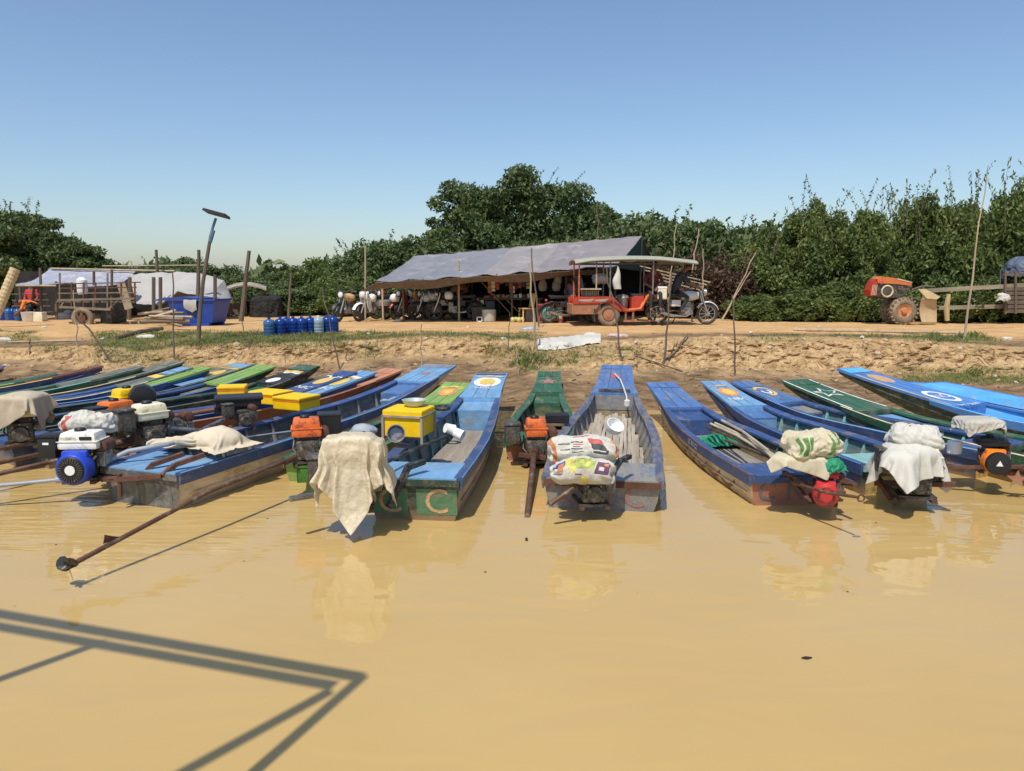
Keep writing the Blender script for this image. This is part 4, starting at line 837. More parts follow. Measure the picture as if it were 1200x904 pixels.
def roll(label, c, ln, ra, rb, rz, seed, mats, regions, name='rolled_sack', group='woven sacks rolled over engines', k=1.):
    def fn(u, v):
        x = (u - .5) * ln; e = (1 - abs(2 * u - 1) ** 5) ** .5; th = 2 * math.pi * v
        p = Vector((x + .02 * math.sin(th * 2 + seed), math.cos(th) * ra * (.25 + .75 * e), math.sin(th) * rb * (.3 + .7 * e))); return p + crumple(p, seed, k * .62) + Vector((0, 0, -.03 * (2 * u - 1) ** 2)) + Vector((0, math.cos(th), math.sin(th))) * (.012 * math.sin(th * 7 + 9 * fbm(u * 2, seed, 1, 2)) * (abs(2 * u - 1) ** 2))
    mb = MB(); nu, nv = 110, 72; mb.grid(fn, nu, nv); mb.poly([fn(0, i / nv) for i in range(nv)]); mb.poly([fn(1, i / nv) for i in range(nv)])
    for i in range(nu):
        for j in range(nv):
            u, v = (i + .5) / nu, (j + .5) / nv
            for u0, u1, v0, v1, mi in regions:
                if u0 < u < u1 and v0 - .22 < v < v1 - .22: mb.m[i * nv + j] = mi
    o = mb.build(name, mats, None, smooth=True, loc=c, rot=(0, 0, R(rz))); return tag(o, label, 'sack', group)
Wp = lambda B, x, y, z: Vector((B.o.location.x + x * math.cos(B.o.rotation_euler.z) - y * math.sin(B.o.rotation_euler.z), B.o.location.y + x * math.sin(B.o.rotation_euler.z) + y * math.cos(B.o.rotation_euler.z), z))

# e1 canvas-covered engine at far left
c = PY(24, 500, 8.55)
engine('engine hidden under the draped beige canvas at the far left edge', c, 30, tank=TCRM)
c = PY(24, 463, 8.55); sim_cloth('canvas_cover', 'draped beige canvas over the engine at the far left edge', c, (.92, .85), 28, [('box', (0, 0, -.13), (.42, .36, .24)), ('ball', (.05, 0, -.03), (.34, .3, .10))], CANVAS, bend=1.5, seed=3)
# e2 blue and cream engine
c = PY(99, 537, 7.2)
engine('engine with cream tank and shiny blue cowl beside the grey wooden stern', c, 3, sc=.95, tank=TWHT, fan=FBLU, emblem=WHITEPL, brand='HYUNDAI', tail=[c + Vector((-.1, -.02, -.2)), PZ(-20, 571, .22)], tr=.020, tmat=GREY_PIPE,
       handle=[c + Vector((.12, .05, -.08)), PY(150, 529, 7.35), PY(196, 521, 7.5), PY(250, 507, 8.1)], arms=[[PY(120, 562, 7.15), PY(165, 560, 7.05), PY(178, 545, 7.1), PY(215, 532, 7.3)], [PY(135, 562, 7.0), PY(190, 558, 6.95), PY(205, 545, 7.05), PY(240, 533, 7.2)]], tankd=(.40, .27, .18))
m = MB(); m.tube([PY(140, 555, 7.0), PY(141, 582, 7.0)], .022, 8); m.tube([PY(128, 561, 7.0), PY(216, 556, 7.05)], .02, 8)
tag(m.build('stern_bracket', RUST, None), 'rusty bracket bolted across the grey wooden stern below the blue engine', 'bracket')
roll('white sack with orange print bunched behind the blue engine', PY(104, 495, 7.5), .50, .14, .11, 20, 5.2, [WSACK, REDPR], [(.08, .2, .5, .85, 1), (.55, .58, .3, .5, 1)], group='cloth and sacks lying by the engines', k=1.5)
# e3 e4 e5
c = PY(137, 499, 8.7); engine('greasy engine with a plain orange tank behind the white sack', c, 62, tank=TORG, tail=[c + Vector((-.1, -.1, -.15)), PZ(-30, 549, .3)], tankd=(.36, .27, .20))
c = PY(152, 482, 9.4); engine('engine with a bright yellow tank and round black housing', c, 55, tank=TYEL, filt=None, tail=[c + Vector((-.1, -.1, -.15)), PZ(-30, 532, .3)], tankd=(.36, .26, .20))
m = MB(); m.lathe([(.06, -.14), (.15, -.12), (.165, 0), (.15, .12), (.06, .14)], 20, axis='y'); tag(m.build('wrapped_filter', BLKR, None, smooth=True, loc=PY(167, 465, 9.3), rot=(0, 0, R(30))), 'round black housing beside the yellow engine tank', 'housing')
c = PY(176, 503, 8.15); engine('muddy engine with a cream tank leading the tiller toward the grey stern boat', c, 48, tank=TCRM, filt=GREASE, tail=[c + Vector((-.15, -.1, -.1)), PY(110, 530, 7.6), PZ(-30, 562, .3)], handle=[c + Vector((.1, .1, 0)), PY(235, 505, 8.4), PY(262, 492, 9)], hm=STEEL, tankd=(.34, .26, .18))
for px, py, Y, lb in ((150, 505, 8.3, 'greasy spare engine block between the orange and cream tanks'), (200, 503, 8.5, 'muddy bare engine block on the orange-red stern')):
    c = PY(px, py, Y); engine(lb, c, rnd.uniform(0, 90), tank=None, filt=GREASE)
# canvas folded on D stern deck
c = PY(246, 497, 7.75)
sim_cloth('folded_canvas', 'pale folded canvas lying on the stern deck of the royal-blue boat', PY(248, 500, 7.8), (.95, .70), -25, [('box', (0, 0, -.27), (1.6, 1.2, .10)), ('ball', (.05, .03, -.14), (.46, .34, .22)), ('ball', (-.24, .02, -.18), (.30, .24, .14))], CANVL, bend=.5, wav=.06, seed=8, group='cloth and sacks lying by the engines')
roll('pale canvas strip twisted round the grey tiller pipe', PY(202, 517, 7.6), .45, .05, .045, 24, 2.2, [CANVL], [], name='canvas_strip', group='cloth and sacks lying by the engines', k=.6)
# e8 orange tank engine with black box and long rusty tail
c = PY(360, 520, 7.55); tip = PZ(80, 664, .17)
engine('engine with a faded orange tank, a green gearbox and a long rusty tail with propeller', c, 15, sc=.88, tank=TORD, filt=None, base=GRNB, tail=[c + Vector((-.1, -.12, -.12)), c * .5 + tip * .5 + Vector((0, 0, .02)), tip], prop=True, tr=.022, tankd=(.34, .27, .22))
m = MB(); m.box((0, 0, 0), (.24, .22, .20), bev=.02); m.box((0, 0, .10), (.25, .23, .03), bev=.01); tag(m.build('battery_box', BLKR, None, loc=PY(386, 496, 7.8), rot=(0, 0, R(14))), 'black plastic box right beside the faded orange engine tank', 'box')
# e9 polythene cover at C stern
c = PY(415, 565, 6.35); engine('engine wrapped under dusty polythene behind the green lettered stern', c, 10, tank=TCRM, tail=None, handle=[PY(340, 585, 6.1), PY(372, 580, 6.3)], hm=STEEL, am=BLKD, arms=[[PY(455, 595, 6.5), PY(470, 565, 6.6), PY(478, 548, 6.65), PY(497, 541, 6.8)]], filt=GREASE)
c = PY(414, 509, 6.25); sim_cloth('polythene_cover', 'dusty translucent polythene bag draped over the engine at the green lettered stern', c, (1.44, 1.38), 47, [('box', (.02, 0, -.10), (.42, .26, .16)), ('box', (-.24, -.03, -.13), (.20, .24, .18)), ('box', (.24, .02, -.14), (.22, .26, .14)), ('box', (-.02, -.02, -.34), (.30, .26, .5)), ('ball', (.08, -.12, -.16), (.30, .2, .2))], POLY, n=56, frames=38, bend=.9, pinch=(-.27, .12, .07), seed=6, wav=.03, crum=.009, air=2.).scale = (.69, .78, .98)
m = MB(); m.tube([PY(452, 542, 6.7), PY(490, 525, 7.4), PY(531, 508, 8.2)], .02, 8); tag(m.build('tiller_pole', BLKD, None, smooth=True), 'black tiller pole lying across the sky-blue boat with the green stern', 'pole')
for px, py, Y, lb in ((527, 503, 8.1, 'white plastic tub hanging at the end of the black tiller pole'), (538, 509, 8.0, 'white plastic scoop lying just right of the tub by the tiller pole')):
    m = MB(); m.lathe([(.02, -.09), (.09, -.09), (.10, .07), (.105, .08), (.095, .08), (.085, -.07), (.01, -.075)], 20, axis='x'); tag(m.build('plastic_tub', WHITEPL, None, smooth=True, loc=PY(px, py, Y), rot=(0, R(20), R(30 if px < 530 else -20))), lb, 'tub').scale = (.6, .6, .6)
# B engine
c = PY(628, 520, 8.75); engine('greasy engine with a scratched orange tank and straight tail pole on the small dark-green boat', c, 4, tank=TORD, filt=GREASE, tail=[c + Vector((-.02, -.1, -.05)), PY(623, 560, 7.75), PZ(618, 609, -.02)], tr=.034, tankd=(.26, .24, .22), arms=[[PY(608, 533, 8.6), PY(640, 537, 8.55)]])
m = MB(); m.box((0, 0, 0), (.30, .18, .12), bev=.015); tag(m.build('tool_box', BLKR, None, loc=PY(653, 490, 9.6), rot=(0, 0, .05)), 'black box inside the small dark-green boat behind its engine', 'box')
# A engine with rolled sacks
c = PY(694, 568, 6.7); engine('dark engine slung under two printed sacks on the slate-blue stern', c, 6, tank=BLKR, filt=GREASE, handle=[PY(672, 572, 6.5), PY(645, 591, 6.45)], hm=RUSTP, am=BLKD, arms=[[PY(713, 570, 6.5), PY(719, 552, 6.6), PY(727, 540, 6.8), PY(738, 535, 7.0)]], tankd=(.34, .22, .12), tr=.02, sc=.85)
roll('white sack with charcoal and red label rolled uppermost over the slate-blue stern', PY(683, 526, 6.75), .64, .135, .125, 1, 1.7, [WSACK, REDPR, BLKPR, ORPR], [(.58, .78, .62, .68, 2), (.56, .76, .57, .62, 1), (.60, .80, .68, .73, 2), (.03, .09, .3, .9, 3), (.93, .98, .3, .9, 3), (.30, .48, .70, .72, 2), (.30, .46, .66, .675, 2), (.14, .30, .60, .612, 2), (.14, .26, .63, .642, 2), (.14, .28, .66, .672, 2), (.33, .50, .58, .595, 2), (.34, .49, .612, .624, 1), (.33, .44, .64, .652, 2), (.60, .76, .695, .705, 0), (.61, .74, .645, .655, 0), (.40, .62, .49, .512, 1)])
roll('white sack with lime fruit and plum print rolled beneath the charcoal label sack', PY(682, 551, 6.55), .57, .12, .115, -2, 4.4, [WSACK, BLUPR, LIMPR, YELPR, PURPR, ORPR], [(.03, .22, .52, .62, 1), (.10, .2, .56, .68, 5), (.28, .70, .50, .66, 2), (.22, .30, .5, .62, 3), (.72, .93, .55, .70, 4), (.48, .60, .75, .9, 3), (.30, .40, .62, .70, 3), (.34, .38, .52, .58, 5), (.44, .50, .53, .60, 3), (.55, .62, .56, .64, 3), (.62, .70, .51, .56, 0), (.36, .58, .672, .684, 1), (.36, .56, .70, .708, 4), (.40, .52, .72, .73, 4), (.76, .84, .62, .67, 0), (.82, .90, .57, .6, 5), (.05, .2, .71, .72, 1)])
m = MB(); m.lathe([(.01, 0), (.07, .005), (.10, .05), (.105, .11), (.098, .11), (.092, .055), (.06, .015)], 18, axis='x'); tag(m.build('bailer', WHITEPL, None, smooth=True, loc=PY(717, 505, 8.4), rot=(.3, R(-50), R(-60))), 'white plastic bailer on the bamboo floor of the slate-blue boat', 'bailer')
m = MB(); m.tube([PY(720, 438, 13.2), PY(727, 445, 12.6), PY(731, 455, 12.1), PY(734, 464, 11.6), PY(735, 472, 11.3)], .014, 6); m.lathe([(.02, -.08), (.05, -.05), (.05, .03), (.02, .05)], 10, T=Matrix.Translation(PY(735, 472, 11.25))); tag(m.build('mooring_rope', M('pale_rope', (.55, .53, .48), .9), None, smooth=True), 'pale mooring rope with a small weight on the bow of the slate-blue boat', 'rope')
# R engine
c = PY(966, 570, 6.75); engine('engine with a round red slotted cowl at the terracotta stern', c, -17, tank=FRED, fan=FRED, filt=None, tail=[PY(930, 566, 6.8), PY(970, 578, 6.4), PY(1006, 583, 6.05)], tr=.02, sc=.68, arms=[[PY(918, 553, 7.1), PY(945, 568, 6.8), PY(990, 578, 6.5)], [PY(925, 560, 7.0), PY(950, 590, 6.7)]], tankd=(.34, .24, .14), handle=[PY(960, 560, 6.8), PY(900, 535, 7.7), PY(850, 516, 8.8)], hm=RUSTP)
m = MB(); m.torus(.028, .008, 14, 6); tag(m.build('shaft_ring', RUST, None, loc=PY(1009, 584, 6.0)), 'small iron ring at the end of the shaft near the red cowl', 'ring')
roll('cream sack with green leaf print piled on the red engine', PY(950, 521, 6.8), .50, .19, .145, 10, 9.3, [CRSACK, LGRN, REDPR], [(.05, .10, .55, .75, 1), (.13, .2, .58, .78, 1), (.22, .28, .6, .74, 1), (.66, .74, .55, .8, 1), (.8, .86, .5, .65, 1), (.77, .82, .68, .8, 1)], k=1.7)
sim_cloth('sack_flap', 'cream sack flap folded under the leaf print sack', PY(936, 533, 6.75), (.62, .44), -14, [('box', (.02, .02, -.06), (.36, .24, .08)), ('ball', (-.15, -.04, -.05), (.16, .14, .08))], CRSACK, n=30, bend=2., seed=2)
sim_cloth('green_tarp', 'scrap of green tarp between the leaf print sack and red cowl', PY(972, 537, 6.72), (.34, .34), 20, [('ball', (0, .02, -.08), (.24, .2, .14))], TGREEN, n=24, bend=.4, wav=.02, seed=4)
# S engine under white tarp
c = PY(1072, 556, 7.0); engine('engine under a white tarp at the green and ochre stern', c, -10, tank=TCRM, filt=GREASE, arms=[[PY(1025, 566, 7.2), PY(1120, 568, 6.8)], [PY(1028, 560, 7.2), PY(1045, 585, 7.0)]])
sim_cloth('white_tarp', 'white tarp with torn pointed corners over the engine right of the red cowl', PY(1066, 520, 7.0), (1.05, .95), 24, [('ball', (0, 0, -.09), (.52, .40, .20)), ('box', (0, 0, -.22), (.46, .30, .24)), ('ball', (-.22, -.08, -.12), (.3, .25, .16))], WSACK, n=42, bend=1.2, seed=7)
roll('plump white sack tied on top of the torn white tarp', PY(1072, 511, 7.05), .48, .17, .12, -8, 6.1, [WSACK, REDPR], [(.36, .41, .5, .56, 1)], k=1.2)
# T engine
c = PY(1160, 533, 7.6); engine('engine with an orange cowl and black starter cover under a grey cloth', c, -12, big=1.2, tank=BLKR, fan=FORG, filt=None, emblem=WHITEPL, arms=[[PY(1110, 548, 7.6), PY(1215, 547, 7.3)]], tankd=(.4, .26, .12), sc=.74, tail=[c + Vector((.1, -.1, -.18)), PY(1215, 548, 7.2)])
sim_cloth('grey_cloth', 'grey cloth tied over the tank of the orange-cowled engine', PY(1147, 491, 7.6), (.64, .52), 8, [('box', (0, 0, -.09), (.37, .26, .16))], GTARP, n=40, bend=.5, seed=5, pinch=(-.17, .10, .06))
m = MB(); m.lathe([(.07, 0), (.075, .1), (.07, .13), (.03, .14)], 14); tag(m.build('fuel_jar', WHITEPL, None, smooth=True, loc=PY(1118, 531, 7.8)), 'small white plastic jar beside the orange-cowled engine', 'jar')
m = MB(); m.poly([(x, 0, -z) for x, z in star(0, 0, .10)]); tag(m.build('star_plate', TERRA, None, solid=.01, loc=PY(1192, 562, 7.35), rot=(0, 0, R(-20))), 'terracotta star on the ochre stern at the right edge', 'star')
# bare right-hand stakes of tails with shadows on water
for a, b_, lb in (((985, 566), (1002, 568), 'short grey exhaust stub right of the red cowl'),):
    m = MB(); m.tube([PY(*a, 6.7), PY(*b_, 6.5)], .022, 8); tag(m.build('exhaust_stub', RUSTP, None), lb, 'pipe')
# cargo
YBOX = M('yellow_foam_box', (.82, .52, .0), .55, var=.1, wear=(.55, .38, .08), amt=.25); OBAND = M('orange_tape', (.70, .16, .01), .6)
def cooler(label, c, d, rz, group='yellow cool boxes carried in the boats'):
    o = thing('cool_box', label, 'cool box', c, R(rz), group); m = MB(); m.box((0, 0, d[2] * .4), (d[0], d[1], d[2] * .8), bev=.015); m.build('body', YBOX, o)
    m = MB(); m.box((0, 0, d[2] * .9), (d[0] * 1.04, d[1] * 1.04, d[2] * .2), bev=.012); m.build('lid', YBOX, o)
    m = MB(); m.box((0, 0, d[2] * .70), (d[0] * 1.015, d[1] * 1.015, d[2] * .10)); m.build('tape_band', OBAND, o); return o
cooler('small yellow cool box with a red printed band above the black lid box', PY(273, 467, 10.6), (.37, .30, .19), 12)
cooler('wide yellow cool box behind the orange banded one', PY(316, 471, 10.7), (.52, .42, .16), -25)
cooler('yellow cool box with a broad orange band nearest the red-brown gunwale', PY(348, 478, 9.9), (.45, .42, .17), -25)
m = MB(); m.box((0, 0, .0), (.55, .36, .10), bev=.02); m.box((0, 0, .06), (.60, .40, .05), bev=.02); m.box((-.1, 0, -.08), (.4, .3, .08)); tag(m.build('black_lid_box', BLKR, None, loc=PY(280, 471, 9.6), rot=(0, 0, R(20))), 'flat black lidded box in front of the small yellow cool box', 'box')
c = PY(285, 488, 9.3); engine('dirty engine lying in the blue boat under the black lidded box', c, 40, tank=None, filt=GREASE, sc=.7)
# wooden crated yellow box with bowl
o = thing('crated_box', 'big yellow box in a wooden frame carrying a bowl behind the polythene cover', 'box', PY(480, 509, 8.2) - Vector((0, 0, .0)), R(-14)); o.scale = (.86, .86, .86); c0 = o.location.copy()
m = MB(); m.box((0, 0, .14), (.50, .46, .26), bev=.01); m.build('body', YBOX, o); m = MB(); m.box((0, 0, .31), (.54, .50, .09), bev=.02); m.build('lid', YBOX, o)
FRW = M('weathered_frame_wood', (.33, .27, .22), .85, var=.3, stretch=(1, 1, .2))
for sx in (-1, 1):
    for sy in (-1, 1): m = MB(); m.box((sx * .265, sy * .245, .11), (.03, .03, .36)); m.build('frame_post', FRW, o)
for sy in (-1, 1): m = MB(); m.box((0, sy * .248, .275), (.56, .024, .028)); m.build('frame_rail', FRW, o)
for sx in (-1, 1): m = MB(); m.box((sx * .268, 0, .275), (.024, .50, .028)); m.build('frame_rail', FRW, o)
m = MB(); m.lathe([(.03, 0), (.10, .01), (.13, .06), (.14, .075), (.125, .075), (.09, .02)], 20); tag(m.build('bowl', M('grey_enamel', (.38, .46, .46), .4), None, smooth=True, loc=c0 + Vector((.05, .07, .308))), 'grey-blue bowl standing on the framed yellow box', 'bowl')
m = MB(); m.lathe([(.03, 0), (.08, .01), (.10, .09), (.09, .09), (.07, .02)], 16, axis='y'); tag(m.build('metal_pan', STEEL, None, smooth=True, loc=PY(464, 509, 7.9), rot=(.3, .3, 3.4)), 'metal pan leaning against the front of the framed yellow box', 'pan')
# bottled water and bags in D
PET = M('clear_blue_plastic', (.45, .58, .72), .15, var=.1, trans=.3)
def pet(loc, rot, lb):
    m = MB(); m.lathe([(.035, 0), (.038, .02), (.034, .06), (.038, .1), (.036, .17), (.014, .21), (.014, .235)], 10); return tag(m.build('water_bottle', PET, None, smooth=True, loc=loc, rot=rot), lb, 'bottle', 'water bottles lying inside the royal-blue boat')
ORD = ['first', 'second', 'third', 'fourth', 'fifth', 'sixth', 'seventh', 'eighth', 'last']
for i in range(9):
    q = PZ(458 + i * 4.6, 471 - i * 1.35, .34); pet(q, (R(78), 0, R(-20 + rnd.uniform(-12, 12))), ORD[i] + ' clear water bottle counted from the left in the row below the royal-blue bow')
for i in range(5): q = PZ(428 + i * 6, 484 - i * 1.3, .24); pet(q, (R(85), 0, R(20 + i * 12)), ORD[i] + ' clear bottle counted from the left lying amidships in the royal-blue boat')
m = MB(); m.torus(.09, .028, 18, 8, axis='z'); tag(m.build('hose_coil', WHITEPL, None, smooth=True, loc=PZ(447, 480, .2)), 'small white coil lying in the royal-blue boat', 'coil')
m = MB(); m.tube([PY(268, 517, 8.1), PY(300, 511, 8.3), PY(345, 505, 8.5)], .012, 6); tag(m.build('thin_pole', STEEL, None), 'thin pale pole lying inside the royal-blue boat', 'pole')
m = MB(); m.torus(.085, .03, 18, 8, axis='z'); tag(m.build('rope_ring', BLKD, None, smooth=True, loc=PY(518, 478, 9.5)), 'dark rope ring on the seat of the lime-green boat', 'rope')
sim_cloth('plastic_bag', 'crumpled clear plastic bag behind the polythene cover', PY(425, 499, 7.6), (.36, .30), 10, [('ball', (0, 0, -.05), (.2, .14, .1))], M('clear_bag', (.5, .55, .6), .3, trans=.4), n=20, bend=.2, wav=.03, cat='bag', group='cloth and sacks lying by the engines')
# poles and net in R
for i, (a, b_) in enumerate((((833, 497), (905, 536)), ((838, 496), (912, 537)), ((846, 493), (900, 528)), ((828, 512), (910, 541)))):
    m = MB(); pa, pb = PY(*a, 9.6), PY(*b_, 7.6); pa.z = max(pa.z, .3); m.tube([pa, (pa + pb) / 2 + Vector((0, 0, .03)), pb], .017, 7); tag(m.build('bamboo_pole', BAMB if i < 3 else RUSTP, None, smooth=True), ['middle thin bamboo pole lying in the terracotta-sterned boat', 'longest thin bamboo pole lying in the terracotta-sterned boat', 'rightmost thin bamboo pole lying in the terracotta-sterned boat', 'dark wooden oar shaft lying left of the bamboo poles'][i], 'pole', 'poles lying in the terracotta-sterned boat')
sim_cloth('green_net', 'crumpled green tarp on the floor of the terracotta-sterned boat', PZ(845, 512, .16), (.55, .65), 10, [('box', (0, 0, -.12), (1., 1., .08)), ('ball', (0, .05, -.06), (.28, .3, .12)), ('ball', (.05, -.2, -.07), (.2, .2, .10))], TGREEN, n=30, bend=.4, wav=.05, seed=9, cat='tarp', group='cloth and sacks lying by the engines')
# pipe frame of the moored boat beside the viewpoint: only its shadow is in the picture
JZ = 4.3; off = Vector((LIGHT.x / -LIGHT.z, LIGHT.y / -LIGHT.z, 0))
def unshadow(px, py, z): p = PZ(px, py, 0); return Vector((p.x, p.y, 0)) - off * z + Vector((0, 0, z))
PIPE = M('grey_frame_pipe', (.3, .3, .3), .5)
fr = thing('canopy_frame', 'pipe frame standing in the water left of the viewpoint, its shadow on the water', 'frame', (0, 0, 0))
k0 = unshadow(424, 794, JZ); k1 = unshadow(-60, 709, JZ); d = (k1 - k0).normalized(); far = k0 + d * 6
m = MB(); m.tube([k0, far], .047, 8); m.build('top_rail', PIPE, fr)
j0 = unshadow(392, 804, JZ - .02); j1 = unshadow(-60, 724, JZ - .02); m = MB(); m.tube([j0, j0 + (j1 - j0).normalized() * 5.6], .044, 8); m.build('second_rail', PIPE, fr)
for a, b_ in (((385, 811), (215, 905)), ((122, 752), (0, 796))):
    q0, q1 = unshadow(*a, JZ), unshadow(*b_, JZ); m = MB(); m.tube([q0, q0 + (q1 - q0).normalized() * 3.], .037, 8); m.build('roof_rafter', PIPE, fr)
m = MB(); m.tube([k0, (k0.x, k0.y, -1)], .036, 8); m.build('post', PIPE, fr); m = MB(); m.tube([far, (far.x, far.y, -1)], .036, 8); m.build('post', PIPE, fr)
# floating leaf
m = MB(); m.prism([(-.03, 0), (0, .014), (.035, .004), (.0, -.012)], 0, .008, 'z'); tag(m.build('floating_leaf', BLKD, None, loc=PZ(945, 772, .002)), 'small dark leaf floating alone on the calm water', 'leaf', 'bits floating on the water')
m = MB(); m.prism([(-.01, -.03), (.012, -.02), (.008, .035), (-.01, .03)], 0, .01, 'z'); tag(m.build('floating_twig', BLKD, None, loc=PZ(617, 633, .002)), 'tiny dark twig floating below the straight tail pole', 'twig', 'bits floating on the water')
# ------------------------------------------------------------------ on the bank
RUBBER = M('dusty_rubber', (.055, .048, .04), .9, var=.3, wear=(.30, .22, .14), amt=.35, wscale=6)
DUSTRUB = M('mud_caked_rubber', (.20, .155, .105), .95, var=.3, wear=(.38, .27, .16), amt=.5, wscale=5)
DWOOD = M('dark_weathered_wood', (.13, .10, .07), .9, var=.35, stretch=(1, 1, .15), bump=.3)
LWOOD = M('pale_weathered_wood', (.40, .31, .20), .85, var=.3, stretch=(1, 1, .15), bump=.3)
BARK = M('stick_bark', (.15, .11, .075), .95, var=.4, scale=9, stretch=(1, 1, .2), bump=.3)
TARPB = M('blue_grey_tarp', (.20, .205, .225), .6, var=.14, scale=1.2, wear=(.30, .28, .29), amt=.45, wscale=1.5, bump=.15, bscale=12)
TARPG = M('grey_tarp', (.26, .24, .235), .6, var=.14, scale=1.2, wear=(.38, .34, .32), amt=.45, wscale=1.5, bump=.15, bscale=12)
TARPM = M('mauve_tarp', (.225, .20, .205), .6, var=.14, scale=1.2, wear=(.34, .29, .30), amt=.4, wscale=1.5, bump=.15, bscale=12)
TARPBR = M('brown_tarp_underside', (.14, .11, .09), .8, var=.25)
TARPW = M('white_tarp', (.44, .43, .41), .6, var=.12, scale=2, wear=(.40, .38, .35), amt=.4, wscale=2, trans=.15)
DGT = M('dark_green_tarp', (.012, .045, .04), .6, var=.2)
DARKT = M('black_tarp_and_backdrop', (.018, .017, .016), .9, var=.3)  # tarp colour, also the darkness of the shed backdrop
class Fr:
    def __init__(s, px, py, Y): s.Y = Y; s.c = PY(px, py, Y)
    def q(s, px, py, dy=0.): return PY(px, py, s.Y + dy) - s.c
    def m(s, n): return n * s.Y / F
# ---- stakes and posts
def stake(label, base, top, Y=None, r=.02, mat=BARK, name='stake', cat='stake', group='sticks and stakes standing along the bank', bend=.03, r2=None):
    if Y is None: b = PG(*base)
    else: b = PY(*base, Y)
    t = PY(*top, b.y + rnd.uniform(-.1, .1)); n = 6; pts = []
    for i in range(n + 1):
        f = i / n; p = b + (t - b) * f; p.x += rnd.uniform(-bend, bend) * (0 < i < n); p.y += rnd.uniform(-bend, bend) * (0 < i < n); pts.append(p - b)
    pts[0] = pts[0] - (t - b).normalized() * .12; r2 = r2 or r * .7
    m = MB(); m.tube(pts, [r + (r2 - r) * i / n for i in range(n + 1)], 7); o = m.build(name, mat, None, smooth=True, loc=b); return tag(o, label, cat, group)
stake('thin dark stick left of the blue bin, ending in a thicker upper half', (204, 420), (202, 318), r=.018, mat=BARK)
stake('slender stick rising beside the wooden cart wheel', (91, 407), (86, 340), r=.015, mat=LWOOD)
stake('dark stick leaning down from the cart wheel to the boats', (131, 425), (88, 366), r=.02)
stake('short stub of a stick on the left lip of the bank', (35, 414), (35, 397), r=.018)
stake('thin dark wand leaning right below the old post', (291, 410), (283, 374), r=.012)
stake('thin dark stick leaning beside the row of water jugs', (398, 433), (378, 337), r=.016)
stake('short stick with a pale foot below the parked motorbikes', (493, 437), (494, 380), r=.014, mat=LWOOD)
stake('pale peeled pole leaning before the shop', (629, 412), (620, 310), r=.024, mat=LWOOD)
stake('thin dark pole crossing the pale peeled pole before the shop', (631, 378), (623, 291), Y=19.5, r=.022)
stake('crooked twig stick right of the plastic scrap', (597, 415), (597, 367), r=.010)
stake('short forked twig on the grassy slope above the small green boat', (607, 440), (604, 405), r=.012, mat=LWOOD)
stake('long dark stick leaning in front of the three wheeler wheel', (729, 421), (711, 314), r=.018)
stake('grey stick rising in front of the motorbike seat', (777, 427), (787, 319), r=.022)
stake('straight stick right of the motorbike front wheel', (861, 440), (858, 346), r=.019)
stake('tall slim bent pole in front of the farm cart', (1131, 391), (1158, 194), Y=16.2, r=.026, mat=LWOOD, r2=.009, bend=.05)
stake('grey fence post by the green thicket left of the motorbikes', (338, 373), (341, 320), Y=23.6, r=.045, mat=DWOOD, bend=.01)
stake('stout old post leaning beside the small thatched stand', (283, 374), (292, 294), Y=22.5, r=.075, mat=DWOOD, bend=.015)
stake('dark post behind the blue bin', (232, 358), (233, 293), Y=23.5, r=.07, mat=DWOOD, bend=.01)
stake('square dark post rising above the white tarp tent', (186, 350), (183, 293), Y=25, r=.065, mat=DWOOD, bend=.01)
stake('very tall twig pole behind the long shed', (702, 310), (700, 236), Y=25, r=.02, r2=.012)
for i, (b_, t_, lb) in enumerate((((783, 350), (793, 262), 'thin upright sapling behind the canopy of the three wheeler'), ((823, 340), (824, 292), 'thin straight sapling before the reddish bush'), ((812, 312), (819, 268), 'thin sapling beside the canopy tip'), ((845, 376), (880, 318), 'pale cut branch leaning against the hedge'), ((848, 372), (886, 296), 'second cut branch leaning against the hedge with a dry tuft'))):
    stake(lb, b_, t_, Y=22.8, r=.022, mat=LWOOD, group='poles leaning by the hedge')
m = MB(); pa = PG(776, 427)
m.tube([(0, 0, 0), PG(790, 418) - pa + Vector((0, 0, .05)), PG(806, 396) - pa + Vector((0, 0, .06))], .02, 6); tag(m.build('fallen_branch', BARK, None, loc=pa + Vector((0, 0, .03))), 'fallen dark branch lying up the slope beside the grey stick', 'branch', 'branches lying on the bank')
for a, b_, lb, mt, r_ in (((930, 388), (1131, 392), 'long pale bamboo pole lying on the lip below the tractor', LWOOD, .035), ((137, 398), (190, 387), 'dark log lying on the muddy slope left of the blue bin', DWOOD, .05), ((745, 418), (800, 436), 'thin root trailing down the bank right of the slate-blue bow', BARK, .015), ((1065, 432), (1090, 424), 'dark stick lying among the clods at right', BARK, .015), ((10, 402), (100, 400), 'pale worn pole lying along the left lip', LWOOD, .02)):
    pa, pb = PG(*a), PG(*b_); m = MB(); n = 8; pts = []
    for i in range(n + 1):
        p = pa + (pb - pa) * i / n; p.z = max(p.z, gz(p.x, p.y)) + r_ * .8; pts.append(p - pa)
    m.tube(pts, r_, 8)
    if mt is LWOOD:
        for i in (1, 3, 4, 6): m.tube([pts[i], pts[i] + (pts[-1] - pts[0]).normalized() * .02], r_ * 1.12, 8)
    tag(m.build('fallen_pole', mt, None, smooth=True, loc=pa), lb, 'pole', 'poles and branches lying on the bank')
